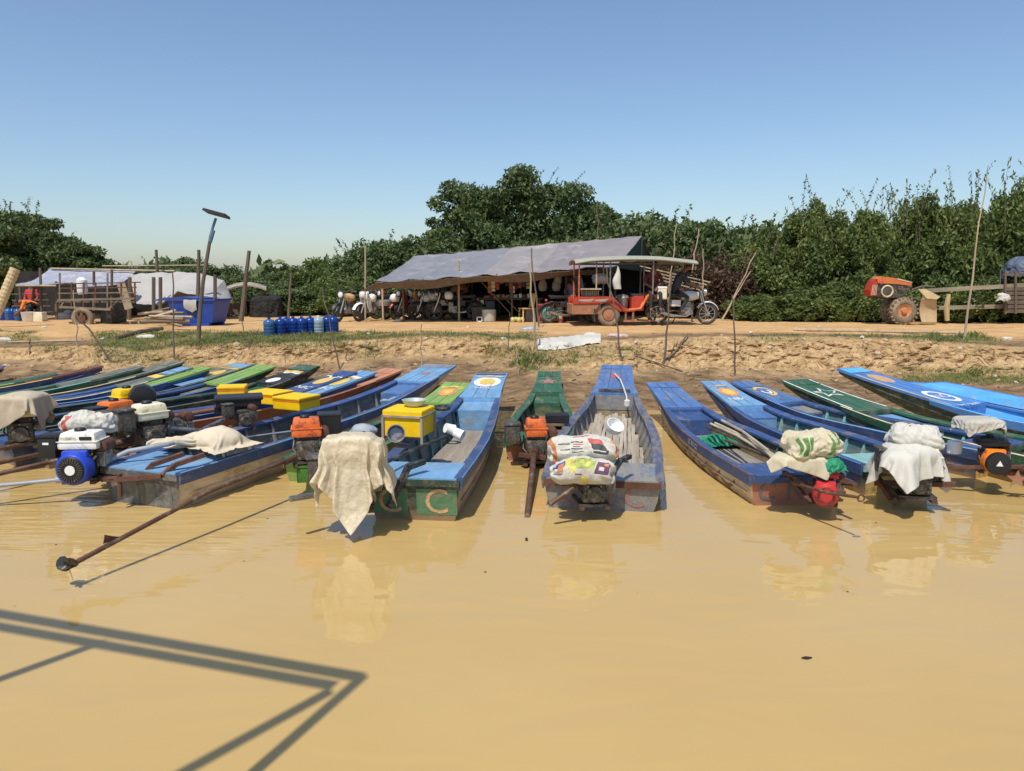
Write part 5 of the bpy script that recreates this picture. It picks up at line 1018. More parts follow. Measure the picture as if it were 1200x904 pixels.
# ---- solar lamp pole
b = PG(232, 402); Y = b.y; o = thing('solar_lamp', 'crooked pole carrying a tilted solar panel beside the blue bin', 'solar lamp', b)
q = lambda px, py: PY(px, py, Y) - b
m = MB(); m.tube([q(232, 406), q(234, 370), q(238, 330), q(243, 300), q(247, 276)], [.05, .045, .042, .04, .035], 8); m.build('pole', BARK, o, smooth=True)
m = MB(); m.tube([q(246, 280), q(249, 268), q(253, 256)], .03, 8); m.tube([q(246, 284), q(250, 270)], .045, 8); m.build('pipe', M('blue_grey_pipe', (.12, .2, .27), .5), o, smooth=True)
m = MB(); m.box((0, 0, 0), (.46, .34, .035), bev=.01); pn = m.build('panel', M('solar_glass', (.02, .03, .06), .2), o, loc=q(254, 250), rot=(R(-9), R(15), 0)); m = MB(); m.box((0, 0, -.025), (.48, .36, .02)); m.build('panel_frame', BLKR, pn)
# ---- blue bin
b = PY(236, 382, 20.6); b.z = gz(b.x, b.y); fr_ = Fr(236, 382, 20.6); BINB = M('blue_bin_plastic', (.014, .058, .30), .38, var=.12, wear=(.06, .10, .35), amt=.3)
o = thing('blue_bin', 'large royal-blue bin with an open lid and a cloth hung over its side', 'bin', b, R(-10)); o.scale = (.9, .9, .9)
m = MB(); wd, dp, ht = 1.52, .9, .78
m.add([(-.62, -.36, .10), (.60, -.36, .10), (.60, .36, .10), (-.62, .36, .10), (-.80, -.46, .76), (.76, -.46, .80), (.76, .46, .80), (-.80, .46, .76), (-.74, -.40, .765), (.70, -.40, .80), (.70, .40, .80), (-.74, .40, .765), (-.58, -.32, .2), (.56, -.32, .2), (.56, .32, .2), (-.58, .32, .2)],
      [(0, 3, 2, 1), (0, 1, 5, 4), (1, 2, 6, 5), (2, 3, 7, 6), (3, 0, 4, 7), (4, 5, 9, 8), (5, 6, 10, 9), (6, 7, 11, 10), (7, 4, 8, 11), (8, 9, 13, 12), (9, 10, 14, 13), (10, 11, 15, 14), (11, 8, 12, 15), (12, 13, 14, 15)])
m.box((0, -.47, .79), (1.6, .05, .06)); m.box((.78, 0, .79), (.05, .9, .06)); m.box((0, -.38, .05), (1.05, .12, .10)); m.box((0, .38, .05), (1.05, .12, .10)); m.build('body', BINB, o)
m = MB(); m.grid(lambda u, v: (-1.28 + 1.5 * u, -.46 + .86 * v, .84 + .06 * math.sin(u * 3.1) - .06 * (1 - u)), 10, 4); m.build('lid', BINB, o, solid=.03, smooth=True)
m = MB(); m.grid(lambda u, v: (-.22 + .42 * u, -.49 - .03 * math.sin(v * 3) - .02 * math.sin(u * 9) * v, .81 - (.40 - .22 * abs(u - .6)) * v), 10, 8); m.build('hung_cloth', GTARP, o, smooth=True, solid=.01)
# ---- jugs
JUGB = M('blue_water_jug', (.012, .06, .30), .22, var=.15, trans=.25); JUGC = M('clear_water_jug', (.42, .55, .62), .2, var=.1, trans=.35); JUGL = M('pale_blue_jug', (.06, .17, .36), .2, var=.1, trans=.3)
def jug(label, px, py, mt, Y=None, name='water_jug', group='blue water jugs lined up on the bank'):
    p = PG(px, py) if Y is None else PY(px, py, Y); p.z = gz(p.x, p.y) - .01; o = thing(name, label, 'water jug', p, rnd.uniform(0, 6), group); o.scale = (.94, .94, .84); m = MB()
    m.lathe([(.10, 0), (.132, .015), (.135, .05), (.126, .06), (.135, .075), (.135, .14), (.126, .15), (.135, .165), (.135, .23), (.126, .24), (.135, .255), (.135, .35), (.122, .40), (.085, .43), (.045, .445), (.036, .45)], 16); m.build('body', mt, o, smooth=True)
    m = MB(); m.lathe([(.036, .448), (.038, .485), (.03, .492)], 12); m.build('cap', WHITEPL if mt is JUGC else BINB, o, smooth=True); return o
jl = [(316, 393, 'paler blue water jug standing apart at the left end of the row', JUGL), (329, 392, 'dark blue water jug second in the row', JUGB), (336, 391, 'dark blue water jug tucked behind the second one', JUGB), (344, 391, 'dark blue water jug fourth in the row, left of two bright ones', JUGB), (354, 391, 'dark blue water jug in the middle of the row', JUGB), (364, 390, 'dark blue water jug just left of the clear one', JUGB), (373.5, 390, 'clear water jug among the blue jugs', JUGC), (384, 389, 'dark blue water jug just right of the clear one', JUGB), (391, 389, 'dark blue water jug at the right end of the row', JUGB)]
for px, py, lb, mt in jl: jug(lb, px, py, mt)
# ---- litter
def litter(label, px, py, rx, ry, mat, seed, cap=.06, drop=.03, cat='plastic scrap'):
    p = PG(px, py); return cover('plastic_scrap', label, (p.x, p.y, p.z + cap + drop), rx, ry, cap, drop, mat, seed, cat=cat, group='plastic litter lying on the bank', fold=.12, hem=.2, k=.5, solid=0, nu=36, nv=18)
cover_sheet = MB(); p0 = PG(631, 407)
def sheet_fn(u, v):
    px = 630 + 74 * u; py = 411 - 13 * v - 6 * u + 4 * math.sin(u * 5) * (1 - v) * .4; p = PG(px, py); return (p.x, p.y, p.z + .012 + .05 * abs(fbm(u * 7, v * 3, 1, 4)) + .025 * math.sin(math.pi * v))
cover_sheet.grid(sheet_fn, 34, 12); tag(cover_sheet.build('white_sheet', WSACK, None, smooth=True, solid=.004), 'long crumpled white sheet spread on the slope in front of the three wheeler', 'sheet', 'plastic litter lying on the bank')
litter('bunched white rag at the upper end of the long white sheet', 692, 394, .16, .10, WSACK, 1.1); litter('clear plastic scrap on the road left of the white sheet', 620, 387, .22, .12, M('clear_bag'), 2.2); litter('white scrap on the grass left of the blue bin', 171, 396, .20, .09, WSACK, 3.1, cap=.04)
litter('pale scrap on the road in front of the parked motorbikes', 466, 377, .10, .07, WSACK, 4.1, cap=.04); litter('white scrap on the road at far right', 1180, 398, .10, .06, WSACK, 5.2, cap=.03); litter('pale pink sheet scrap on the road before the three wheeler wheel', 724, 394, .22, .12, M('pink_plastic', (.55, .42, .42), .6), 6.3, cap=.02); litter('white scrap half buried at the left edge of the bank', 4, 399, .16, .08, WSACK, 7.7, cap=.03)
for i, (px, py, mt, lb) in enumerate(((52, 384, WSACK, 'pale scrap on the mud before the left shelter'), (120, 398, GTARP, 'grey scrap below the wooden cart'), (268, 388, WSACK, 'white wrapper left of the old post'), (305, 392, GTARP, 'grey wrapper at the left end of the jug row'), (432, 392, WSACK, 'pale wrapper on the lip right of the jugs'), (548, 384, EARTH, 'brown crumpled scrap on the road before the shop'), (590, 398, WSACK, 'small white wrapper on the lip below the shop'), (745, 402, WSACK, 'small white wrapper right of the long sheet'), (880, 391, WSACK, 'pale wrapper right of the straight stick'), (960, 384, GTARP, 'grey wrapper on the road left of the tractor'), (1010, 396, WSACK, 'small pale scrap on the grass below the bamboo pole'))):
    litter(lb, px, py, rnd.uniform(.03, .07), rnd.uniform(.03, .05), mt, i * 1.7, cap=.02, drop=.02)
# ---- motorbikes
CHROME = M('scuffed_chrome', (.45, .44, .42), .3, metal=.8, var=.2); BLKSEAT = M('black_seat_vinyl', (.02, .02, .022), .5)
SILV = gloss('silver_tank_paint', (.60, .60, .58)); MRED = gloss('dark_red_fairing', (.22, .03, .02)); MWHT = gloss('white_fairing', (.78, .78, .76)); MBLK = gloss('black_fairing', (.03, .03, .033)); MORG = gloss('dusty_orange_fairing', (.62, .38, .17)); MBLU = gloss('blue_fairing', (.03, .07, .22))
LENS = M('headlight_glass', (.75, .75, .72), .12)
def wheel(parent, x, z, r, w_, tyre=RUBBER, rim=CHROME, spokes=10, name='wheel', y=0., hub=.06):
    m = MB(); m.torus(r - w_ * .5, w_ * .5, 28, 10, T=Matrix.Translation((x, y, z))); wo = m.build(name, tyre, parent, smooth=True)
    m = MB(); m.torus(r - w_ * 1.05, w_ * .18, 24, 6, T=Matrix.Translation((x, y, z))); m.lathe([(hub, -.05), (hub, .05)], 12, T=Matrix.Translation((x, y, z)), axis='y')
    for i in range(spokes):
        a = 6.2832 * i / spokes; m.bar((x + hub * math.cos(a), y, z + hub * math.sin(a)), (x + (r - w_) * math.cos(a), y, z + (r - w_) * math.sin(a)), .012)
    m.build('rim', rim, wo); return wo
def motorbike(label, loc, rz, paint_, scooter=False, lean=0, box=None, rim=None, seat=BLKSEAT, group='motorbikes parked under the shed'):
    o = thing('motorbike', label, 'motorbike', loc, R(rz), group); o.rotation_euler = (R(lean), 0, R(rz))
    r = .28 if not scooter else .27; wb = .64
    wheel(o, -wb, r, r, .085, rim=rim or CHROME); wf = wheel(o, wb, r, r, .075, rim=rim or CHROME)
    m = MB()   # frame, engine
    m.tube([(-wb, .05, r), (-.25, .07, .36), (.1, .04, .30)], .018, 6); m.tube([(-wb, -.05, r), (-.25, -.07, .36), (.1, -.04, .30)], .018, 6); m.tube([(.42, 0, .78), (.2, 0, .5), (.15, 0, .28)], .022, 6); m.tube([(-.62, .08, .62), (-.2, .06, .58), (.4, 0, .76)], .018, 6); m.tube([(-.62, -.08, .62), (-.2, -.06, .58)], .018, 6)
    m.tube([(-.5, .10, .58), (-wb, .09, r)], .02, 6); m.tube([(-.5, -.10, .58), (-wb, -.09, r)], .02, 6); m.bar((-.1, .08, .3), (-.2, .22, .02), .02); m.build('frame', BLKD, o)
    m = MB(); m.box((.06, 0, .36), (.26, .22, .20), bev=.03); m.box((.12, 0, .50), (.13, .14, .16)); [m.box((.12, 0, .45 + i * .025), (.17, .18, .008)) for i in range(5)]; m.lathe([(.08, -.13), (.09, -.11), (.09, .11), (.08, .13)], 14, T=Matrix.Translation((.02, 0, .33)), axis='y'); m.build('engine', ALU, o, smooth=True)
    m = MB(); m.tube([(.14, -.1, .45), (.22, -.12, .3), (.05, -.14, .22), (-.3, -.15, .24), (-.62, -.16, .32)], [.018, .018, .022, .04, .042], 8); m.build('exhaust', CHROME, o, smooth=True)
    m = MB()
    for sy in (-1, 1): m.tube([(wb, sy * .075, r), (.52, sy * .075, .58), (.44, sy * .07, .86)], .022, 8)
    m.build('fork', CHROME, o, smooth=True)
    m = MB(); m.tube([(.30, -.36, .94), (.38, -.2, .96), (.42, 0, .90), (.38, .2, .96), (.30, .36, .94)], .014, 6); m.tube([(.30, -.37, .94), (.34, -.26, .955)], .02, 6); m.tube([(.30, .37, .94), (.34, .26, .955)], .02, 6); hb = m.build('handlebar', BLKD, o, smooth=True)
    for sy in (-1, 1):
        m = MB(); m.tube([(.38, sy * .22, .96), (.36, sy * .30, 1.10)], .007, 5); m.box((.355, sy * .31, 1.13), (.02, .10, .06), bev=.02); m.build('mirror', BLKD, hb)
    m = MB(); m.lathe([(.03, -.06), (.085, -.02), (.095, .035), (.06, .05)], 16, T=Matrix.Translation((.54, 0, .82)), axis='x'); h = m.build('headlight', paint_ if scooter else CHROME, o, smooth=True)
    m = MB(); m.lathe([(.085, .036), (.07, .058), (.01, .068)], 16, T=Matrix.Translation((.54, 0, .82)), axis='x'); m.build('lens', LENS, h, smooth=True)
    m = MB()
    def fend(x, r_, a0, a1, w_):
        m.grid(lambda u, v: (x + (r_ + .03 - .03 * (2 * v - 1) ** 2) * math.cos(R(a0 + (a1 - a0) * u)), (v - .5) * w_, r + (r_ + .03 - .03 * (2 * v - 1) ** 2) * math.sin(R(a0 + (a1 - a0) * u))), 10, 4)
    fend(wb, r + .01, 20, 150, .12); m.build('front_mudguard', paint_ if scooter else SILV if paint_ is SILV else BLKD, o, smooth=True, solid=.008)
    m = MB(); fend(-wb, r + .02, 40, 190, .15); m.build('rear_mudguard', BLKD, o, smooth=True, solid=.008)
    if not scooter:
        m = MB(); m.grid(lambda u, v: (-.06 + .46 * u, (.05 + .11 * math.sin(math.pi * min(1, u * .9 + .12))) * math.cos(2 * math.pi * v), .72 + .02 * u + (.07 + .06 * math.sin(math.pi * (u * .85 + .1))) * math.sin(2 * math.pi * v)), 12, 16)
        m.build('fuel_tank', paint_, o, smooth=True)
        m = MB(); [m.box((-.20, sy * .115, .55), (.24, .02, .16), bev=.02) for sy in (-1, 1)]; m.build('side_cover', paint_, o, smooth=True)
        m = MB(); m.box((-.32, 0, .75), (.62, .22, .09), bev=.035); m.box((-.55, 0, .78), (.2, .2, .06), bev=.03); m.build('seat', seat, o, smooth=True)
    else:
        m = MB(); [m.prism([(.30, .30), (.40, .45), (.52, .80), (.42, .88), (.30, .62), (.22, .34)], sy * .14 - .05 * (sy > 0), sy * .14 + .05 * (sy < 0)) for sy in (-1, 1)]; m.box((.46, 0, .80), (.12, .30, .20), bev=.04); m.build('leg_shield', paint_, o)
        m = MB(); m.box((-.38, 0, .56), (.60, .26, .22), bev=.06); m.box((-.6, 0, .62), (.25, .20, .12), bev=.04); m.build('body_panel', paint_, o, smooth=True)
        m = MB(); m.box((-.28, 0, .72), (.62, .24, .10), bev=.04); m.build('seat', seat, o, smooth=True)
    m = MB(); m.box((-.72, 0, .66), (.05, .12, .07), bev=.015); m.build('tail_light', REDP, o)
    return o
DRIM = M('shade_dark_rim', (.10, .09, .08), .5, metal=.4)  # chrome rim darkened as if shaded, for bikes parked under the shed
def helmet(label, p, mt):
    m = MB(); m.lathe([(.09, -.10), (.125, -.06), (.14, .02), (.12, .09), (.07, .13), (.01, .145)], 16); return tag(m.build('helmet', mt, None, smooth=True, loc=p), label, 'helmet', 'helmets left on the parked motorbikes')
for px, py, Y, rz, pt, sc, lb in ((411, 376, 22.8, 245, MORG, False, 'dusty tan motorbike parked farthest left in the open beside the shed'), (437, 376, 22.9, 240, MWHT, True, 'white scooter parked just outside the shed post'), (463, 375, 23.6, 215, MRED, True, 'dark red scooter with cream fender just inside the shed'), (483, 375, 23.4, 225, MRED, True, 'brown-red scooter in the middle of the parked row'), (497, 375, 23.6, 222, MORG, True, 'tan fendered scooter squeezed in the middle of the row'), (512, 375, 23.0, 200, MWHT, False, 'white tanked motorbike in the right half of the row'), (533, 375, 22.7, 186, MBLK, False, 'black motorbike side-on at the right end of the row'), (556, 376, 23.6, 205, MBLK, True, 'dark scooter in deep shade behind the shed post'), (447, 374, 24.3, 225, MBLK, True, 'black scooter in shade behind the white one'), (521, 374, 24.4, 210, MRED, True, 'red scooter in shade at the back of the row')):
    p = PY(px, py, Y + (.4 if px > 440 else 0)); motorbike(lb, (p.x, p.y, gz(p.x, p.y)), rz, pt, sc, lean=-6, rim=DRIM)
helmet('white helmet hung on the white scooter', PY(436, 350, 22.8), MWHT); helmet('white helmet on the red scooter', PY(462, 350, 23.2), MWHT); helmet('white helmet on the right end motorbike', PY(526, 347, 22.8), MWHT); helmet('grey helmet on a scooter in the middle of the row', PY(500, 350, 23.2), SILV)
# ---- people
SKIN = M('brown_skin', (.20, .095, .055), .6, var=.1); HAIR = M('black_hair', (.012, .010, .009), .6)
def person(label, J, shirt, pants, loc, rz=0, bare=('f', 'h'), cat='person'):
    """J: joints in local metres (z up); one skinned surface, colours by nearest bone"""
    names = ['pelvis', 'chest', 'neck', 'head', 'crown', 'ls', 'le', 'lh', 'rs', 're', 'rh', 'lk', 'la', 'lt', 'rk', 'ra', 'rt', 'lhip', 'rhip', 'belly']
    J = {k: Vector(v) for k, v in J.items()}; face_ = J.pop('face', None)
    J.setdefault('belly', (J['pelvis'] + J['chest']) / 2)
    side = (J['ls'] - J['rs']).normalized(); fwd = side.cross(Vector((0, 0, 1))).normalized()
    J.setdefault('lhip', J['pelvis'] + side * .09); J.setdefault('rhip', J['pelvis'] - side * .09)
    hd_ = (J['head'] - J['neck']).normalized(); J.setdefault('crown', J['head'] + hd_ * .10)
    rad = dict(pelvis=.125, belly=.12, chest=.135, neck=.052, head=.085, crown=.072, ls=.06, rs=.06, le=.043, re=.043, lh=.03, rh=.03, lhip=.085, rhip=.085, lk=.06, rk=.06, la=.04, ra=.04, lt=.035, rt=.035)
    E = [('pelvis', 'belly'), ('belly', 'chest'), ('chest', 'neck'), ('neck', 'head'), ('head', 'crown'), ('chest', 'ls'), ('ls', 'le'), ('le', 'lh'), ('chest', 'rs'), ('rs', 're'), ('re', 'rh'), ('pelvis', 'lhip'), ('lhip', 'lk'), ('lk', 'la'), ('la', 'lt'), ('pelvis', 'rhip'), ('rhip', 'rk'), ('rk', 'ra'), ('ra', 'rt')]
    for sd_ in 'lr':    # palm, four fingers and a thumb
        w_ = J[sd_ + 'h']; d = (w_ - J[sd_ + 'e']).normalized(); a = d.cross(Vector((0, 0, 1))); a = a.normalized() if a.length > .1 else Vector((1, 0, 0)); nn = a.cross(d)
        J[sd_ + 'p'] = w_ + d * .07; rad[sd_ + 'p'] = .034; E.append((sd_ + 'h', sd_ + 'p'))
        for i, (u, ln) in enumerate(((-.032, .055), (-.011, .065), (.011, .06), (.032, .045))):
            k = f'{sd_}f{i}'; J[k] = J[sd_ + 'p'] + d * .03 + a * u * 1.1; J[k + 'b'] = J[k] + d * ln - nn * .025; rad[k] = .010; rad[k + 'b'] = .008; E += [(sd_ + 'p', k), (k, k + 'b')]
        k = sd_ + 'th'; J[k] = w_ + d * .035 + a * .045 * (1 if sd_ == 'l' else -1); rad[k] = .012; J[k + 'b'] = J[k] + d * .045 - nn * .01; rad[k + 'b'] = .009; E += [(sd_ + 'h', k), (k, k + 'b')]
    ks = list(J); ix = {k: i for i, k in enumerate(ks)}
    me = bpy.data.meshes.new('person'); me.from_pydata([tuple(J[k]) for k in ks], [(ix[a], ix[b_]) for a, b_ in E], []); o = bpy.data.objects.new('person', me); COL.objects.link(o)
    sk = o.modifiers.new('skin', 'SKIN'); ss = o.modifiers.new('sub', 'SUBSURF'); ss.levels = 2; ss.render_levels = 2
    for k in ks: v = me.skin_vertices[0].data[ix[k]]; v.radius = (rad[k], rad[k]); v.use_root = (k == 'pelvis')
    dg = bpy.context.evaluated_depsgraph_get(); dg.update(); nm = bpy.data.meshes.new_from_object(o.evaluated_get(dg)); bpy.data.objects.remove(o); bpy.data.meshes.remove(me)
    for mt in (SKIN, shirt, pants): nm.materials.append(mt)
    seg = [(J[a], J[b_], a, b_) for a, b_ in E]
    def near(p):
        best = None
        for A_, B_, a, b_ in seg:
            t = max(0, min(1, (p - A_).dot(B_ - A_) / max(1e-9, (B_ - A_).length_squared))); dd = (p - A_ - (B_ - A_) * t).length
            if best is None or dd < best[0]: best = (dd, a, b_, t)
        return best
    mi = []
    for f in nm.polygons:
        _, a, b_, t = near(f.center)
        if b_ in ('belly', 'chest', 'ls', 'rs', 'le', 're') or (a, b_) == ('chest', 'neck') and t < .55: mi.append(1)
        elif b_ in ('lhip', 'rhip', 'lk', 'rk', 'la', 'ra'): mi.append(2)
        else: mi.append(0)
    nm.polygons.foreach_set('material_index', mi); nm.polygons.foreach_set('use_smooth', [True] * len(mi)); nm.name = 'person'
    po = ob('person', nm, None, loc, (0, 0, R(rz))); tag(po, label, cat)
    # hair cap, nose and ears
    T = Matrix.Translation(J['head'] + hd_ * .045); h = MB(); h.grid(lambda u, v: (.098 * math.sin(v * 1.75) * math.cos(6.2832 * u), .098 * math.sin(v * 1.75) * math.sin(6.2832 * u), .03 + .10 * math.cos(v * 1.75)), 16, 8, T=T @ Matrix.Translation(-fwd * -.012)); h.build('hair', HAIR, po, smooth=True)
    f_ = (face_ or fwd).normalized(); h = MB(); b0 = J['head'] + f_ * .083; h.tube([b0 + Vector((0, 0, .02)), b0 + f_ * .022 - Vector((0, 0, .015))], [.010, .015], 6); s_ = f_.cross(Vector((0, 0, 1)))
    for q in (-1, 1): h.box(tuple(J['head'] + s_ * q * .088), (.025, .025, .055), bev=.01)
    h.build('nose_and_ears', SKIN, po, smooth=True)
    h = MB()
    for q in (-1, 1): h.box(tuple(J['head'] + f_ * .082 + s_ * q * .032 + Vector((0, 0, .025))), (.022, .022, .012), bev=.005)
    h.box(tuple(J['head'] + f_ * .080 - Vector((0, 0, .045))), (.035, .035, .010), bev=.004); h.build('eyes_and_mouth', HAIR, po, smooth=True); return po
def cloth(name, c): return M(name, c, .9, var=.15, bump=.2, bscale=30)
# ---- the three wheeler: motorbike with a red passenger trailer
TB = PY(713, 383, 20.2); TB.z = gz(TB.x, TB.y); gzr = TB.z
TRED = gloss('red_trailer_paint', (.45, .045, .02)); TCREAM = M('cream_canopy', (.33, .33, .255), .6, var=.1, wear=(.36, .34, .28), amt=.35, wscale=2); TRUST = M('rusty_red_panel', (.36, .15, .075), .7, var=.3, wear=(.24, .14, .09), amt=.5); ORBAR = gloss('orange_frame_paint', (.62, .15, .04))
o = thing('passenger_trailer', 'red three-wheeler passenger trailer with a cream canopy on the dirt road', 'trailer', TB, R(2)); tr = o
for sy in (0, 1.15):
    wo = wheel(o, 0, .30, .31, .15, tyre=DUSTRUB, rim=TRUST, spokes=0, y=sy, hub=.10); m = MB(); m.lathe([(.05, -.075), (.15, -.06), (.165, -.02), (.165, .04), (.02, .05)], 18, T=Matrix.Translation((0, sy, .30)), axis='y'); m.build('wheel_disc', TRUST, wo, smooth=True)
m = MB(); m.grid(lambda u, v: ((.39) * math.cos(R(15 + 150 * u)), -.14 + .28 * v, .30 + .39 * math.sin(R(15 + 150 * u))), 14, 2); m.box((-.40, 0, .30), (.03, .28, .34)); m.build('mudguard', BLKD, o, solid=.012)
m = MB(); m.box((-.62, .55, .46), (.78, 1.25, .28), bev=.015); m.build('rear_box', TRUST, o)
m = MB(); m.prism([(-.98, .60), (-.98, .76), (-.80, .80), (.10, .80), (.38, .50), (.52, .48), (.52, .40), (.30, .40), (-.02, .62)], -.10, -.06); m.prism([(-.98, .60), (-.98, .76), (-.80, .80), (.10, .80), (.38, .50), (.52, .48), (.52, .40), (.30, .40), (-.02, .62)], 1.16, 1.20); m.box((-.45, .55, .64), (.95, 1.20, .06)); m.box((.45, .55, .42), (.5, 1.2, .05)); m.build('side_panel', TRED, o)
for x0, x1 in ((-.86, -.50), (-.42, -.12)): m = MB(); m.poly([(x0, -.104, .68), (x1, -.104, .66), (x1 + .1, -.104, .74), (x0 + .05, -.104, .72)]); m.build('painted_flash', TCREAM, o, fixn=False)
m = MB(); m.prism([(.62, .42), (.62, .78), (.70, .82), (.95, .82), (.95, .42)], .0, 1.12); m.build('front_bench', TRED, o)
m = MB(); m.box((.80, .55, .84), (.36, 1.1, .06), bev=.02); m.build('bench_cushion', BLKSEAT, o); m = MB(); m.box((-.50, .55, .74), (.50, 1.1, .12), bev=.03); m.build('bench_cushion', BLKSEAT, o)
m = MB(); m.box((-.76, .55, 1.14), (.12, 1.1, .42), rot=(0, R(-14), 0), bev=.03); m.build('backrest', BLKSEAT, o)
for i in range(9): m = MB(); m.bar((-.74 + i * .055, -.06, .82), (-.74 + i * .055, -.06, .98), .022); m.build('slat', DWOOD, o)
m = MB(); m.bar((-.78, -.06, 1.0), (-.22, -.06, 1.0), .05, .04); m.build('arm_rail', LWOOD, o)
m = MB(); m.tube([(.45, -.06, .42), (.85, -.06, .47), (1.05, .1, .78), (1.30, .5, .92), (1.62, .56, .92)], .045, 8); m.tube([(.45, 1.16, .42), (.85, 1.16, .47), (1.05, 1.0, .78), (1.30, .62, .92)], .045, 8); m.build('tow_bar', ORBAR, o, smooth=True)
m = MB(); [m.bar((x, -.05, .42), (x, -.05, .12), .04) for x in (.46, .66)]; m.bar((.40, -.05, .14), (.75, -.05, .14), .05); m.bar((.9, .5, .14), (1.3, .5, .12), .35, .04); m.build('step', TRUST, o)
for x in (-.82, .02, 1.18):
    for sy in (-.04, 1.14): m = MB(); m.tube([(x, sy, .70 if x < 1 else .85), (x, sy, 1.74)], .022, 8); m.build('canopy_post', STEEL if x > -.5 else ORBAR, o)
m = MB(); m.tube([(-.35, -.02, .98), (-.35, -.02, 1.74)], .02, 6); m.build('canopy_post', LWOOD, o)
cz = lambda x: 1.81 + .07 * math.sin(math.pi * max(0, min(1, (x + .95) / 3.3))) - .05 * max(0, (x - 1.4)) - .10 * max(0, -.55 - x)
m = MB(); m.grid(lambda u, v: (-.95 + 3.3 * u, -.22 + 1.62 * v, cz(-.95 + 3.3 * u) - .07 * abs(2 * v - 1) ** 3 + (.02 if 0 < v < 1 else -.02)), 22, 12); m.build('canopy', TCREAM, o, smooth=True, solid=.03)
m = MB(); m.bar((-.85, -.06, 1.68), (2.2, -.06, 1.66), .03); m.bar((-.85, 1.16, 1.68), (2.2, 1.16, 1.66), .03); m.build('canopy_rail', DWOOD, o)
m = MB(); m.grid(lambda u, v: (.30 + .40 * u, -.20 + .02 * math.sin(v * 9), cz(.4) - .10 - .05 * math.sin(u * 3.1) - .02 * v), 6, 2); m.build('canopy_patch', DWOOD, o, solid=.01)
def TL(x, y, z): return TB + Matrix.Rotation(R(2), 3, 'Z') @ Vector((x, y, z))
m = MB(); m.lathe([(.12, 0), (.15, .01), (.17, .20), (.19, .30), (.17, .30), (.14, .03)], 20); m.lathe([(.19, .30), (.15, .36), (.03, .40)], 20); tag(m.build('metal_pot', ALU, None, smooth=True, loc=TL(.42, .30, .46)), 'big aluminium pot riding in the footwell of the red trailer', 'pot')
m = MB(); m.grid(lambda u, v: ((.02 + .11 * smooth01(v * 1.4) * (1 - .25 * v)) * math.cos(6.2832 * u) + .02 * math.sin(v * 7), (.02 + .08 * smooth01(v * 1.4)) * math.sin(6.2832 * u), -.62 * v), 14, 14); tag(m.build('carrier_bag', WSACK, None, smooth=True, loc=TL(.20, -.10, 1.62)), 'white carrier bag hanging under the canopy of the red trailer', 'bag')
roll('pale bundle tied up under the canopy of the red trailer', TL(-.18, .5, 1.28), .42, .16, .15, 10, 2.9, [GTARP], [], name='bundle', group='bundles in the red trailer')
MB_ = motorbike('white tanked motorbike pulling the red trailer', TL(2.16, .55, -.0), 4, SILV, group='motorbike of the three wheeler'); MB_.scale = (1.1, 1.1, 1.1)
m = MB(); m.box((0, 0, .0), (.24, .20, .26), bev=.03); bx = m.build('pannier_box', TCRM, MB_, loc=(-.62, -.24, .78)); m = MB(); m.box((0, 0, .16), (.25, .21, .07), bev=.02); m.build('pannier_lid', WHITEPL, bx)
m = MB(); m.tube([(0, 0, .0), (.02, 0, .25)], .01, 6); m.build('throttle_cable', BLKD, MB_, loc=(.40, .1, .95))
SHB = cloth('charcoal_shirt', (.035, .045, .06)); SHR = cloth('maroon_shirt', (.13, .02, .025)); PTB = cloth('dark_trousers', (.03, .03, .035)); SHO = cloth('orange_shirt', (.78, .20, .03)); SHRED = cloth('red_shirt', (.5, .03, .04)); SHP = cloth('lilac_shirt', (.45, .28, .45))
rp = TL(1.90, .55, .07)
person('person in a charcoal shirt leaning forward on the motorbike with the red trailer', dict(pelvis=(0, 0, .86), chest=(.16, 0, 1.26), neck=(.27, 0, 1.41), head=(.36, 0, 1.50), ls=(.19, .18, 1.34), rs=(.19, -.18, 1.34), le=(.38, .24, 1.10), re=(.38, -.24, 1.10), lh=(.58, .28, 1.0), rh=(.58, -.28, 1.0), lk=(.36, .20, .70), rk=(.36, -.20, .70), la=(.16, .20, .34), ra=(.16, -.20, .34), lt=(.30, .20, .28), rt=(.30, -.20, .28), face=(1, 0, -.2)), SHB, PTB, rp, 2)
rp = TL(1.28, .45, 0)
person('person in a maroon shirt sitting at the front of the red trailer', dict(pelvis=(0, .1, .92), chest=(.02, .06, 1.32), neck=(.03, .04, 1.47), head=(.04, .02, 1.58), ls=(.20, .04, 1.38), rs=(-.16, .04, 1.38), le=(.27, -.08, 1.15), re=(-.23, -.08, 1.15), lh=(.10, -.26, 1.03), rh=(-.06, -.26, 1.03), lk=(.16, -.34, .88), rk=(-.10, -.34, .88), la=(.16, -.36, .46), ra=(-.10, -.36, .46), lt=(.17, -.48, .42), rt=(-.11, -.48, .42), face=(.1, -1, 0)), SHR, PTB, rp, 0)
# bundle of poles behind the motorbike
for i in range(4):
    m = MB(); a, b_ = PY(750 + i * 6, 312 + i * 5, 22.2), PY(832 - i * 4, 331 + i * 3, 22.2); m.bar(a, b_, .10, .035); tag(m.build('plank', LWOOD, None), ['topmost pale plank', 'second pale plank', 'third pale plank', 'lowest pale plank'][i] + ' of the rack behind the motorbike rider', 'plank', 'planks racked behind the three wheeler')
m = MB(); [m.tube([PY(px, 340, 22.3), (PY(px, 340, 22.3).x, 22.3, gzr)], .03, 6) for px in (768, 812)]; tag(m.build('plank_rack', DWOOD, None), 'dark rack posts holding the pale planks behind the motorbike', 'rack')
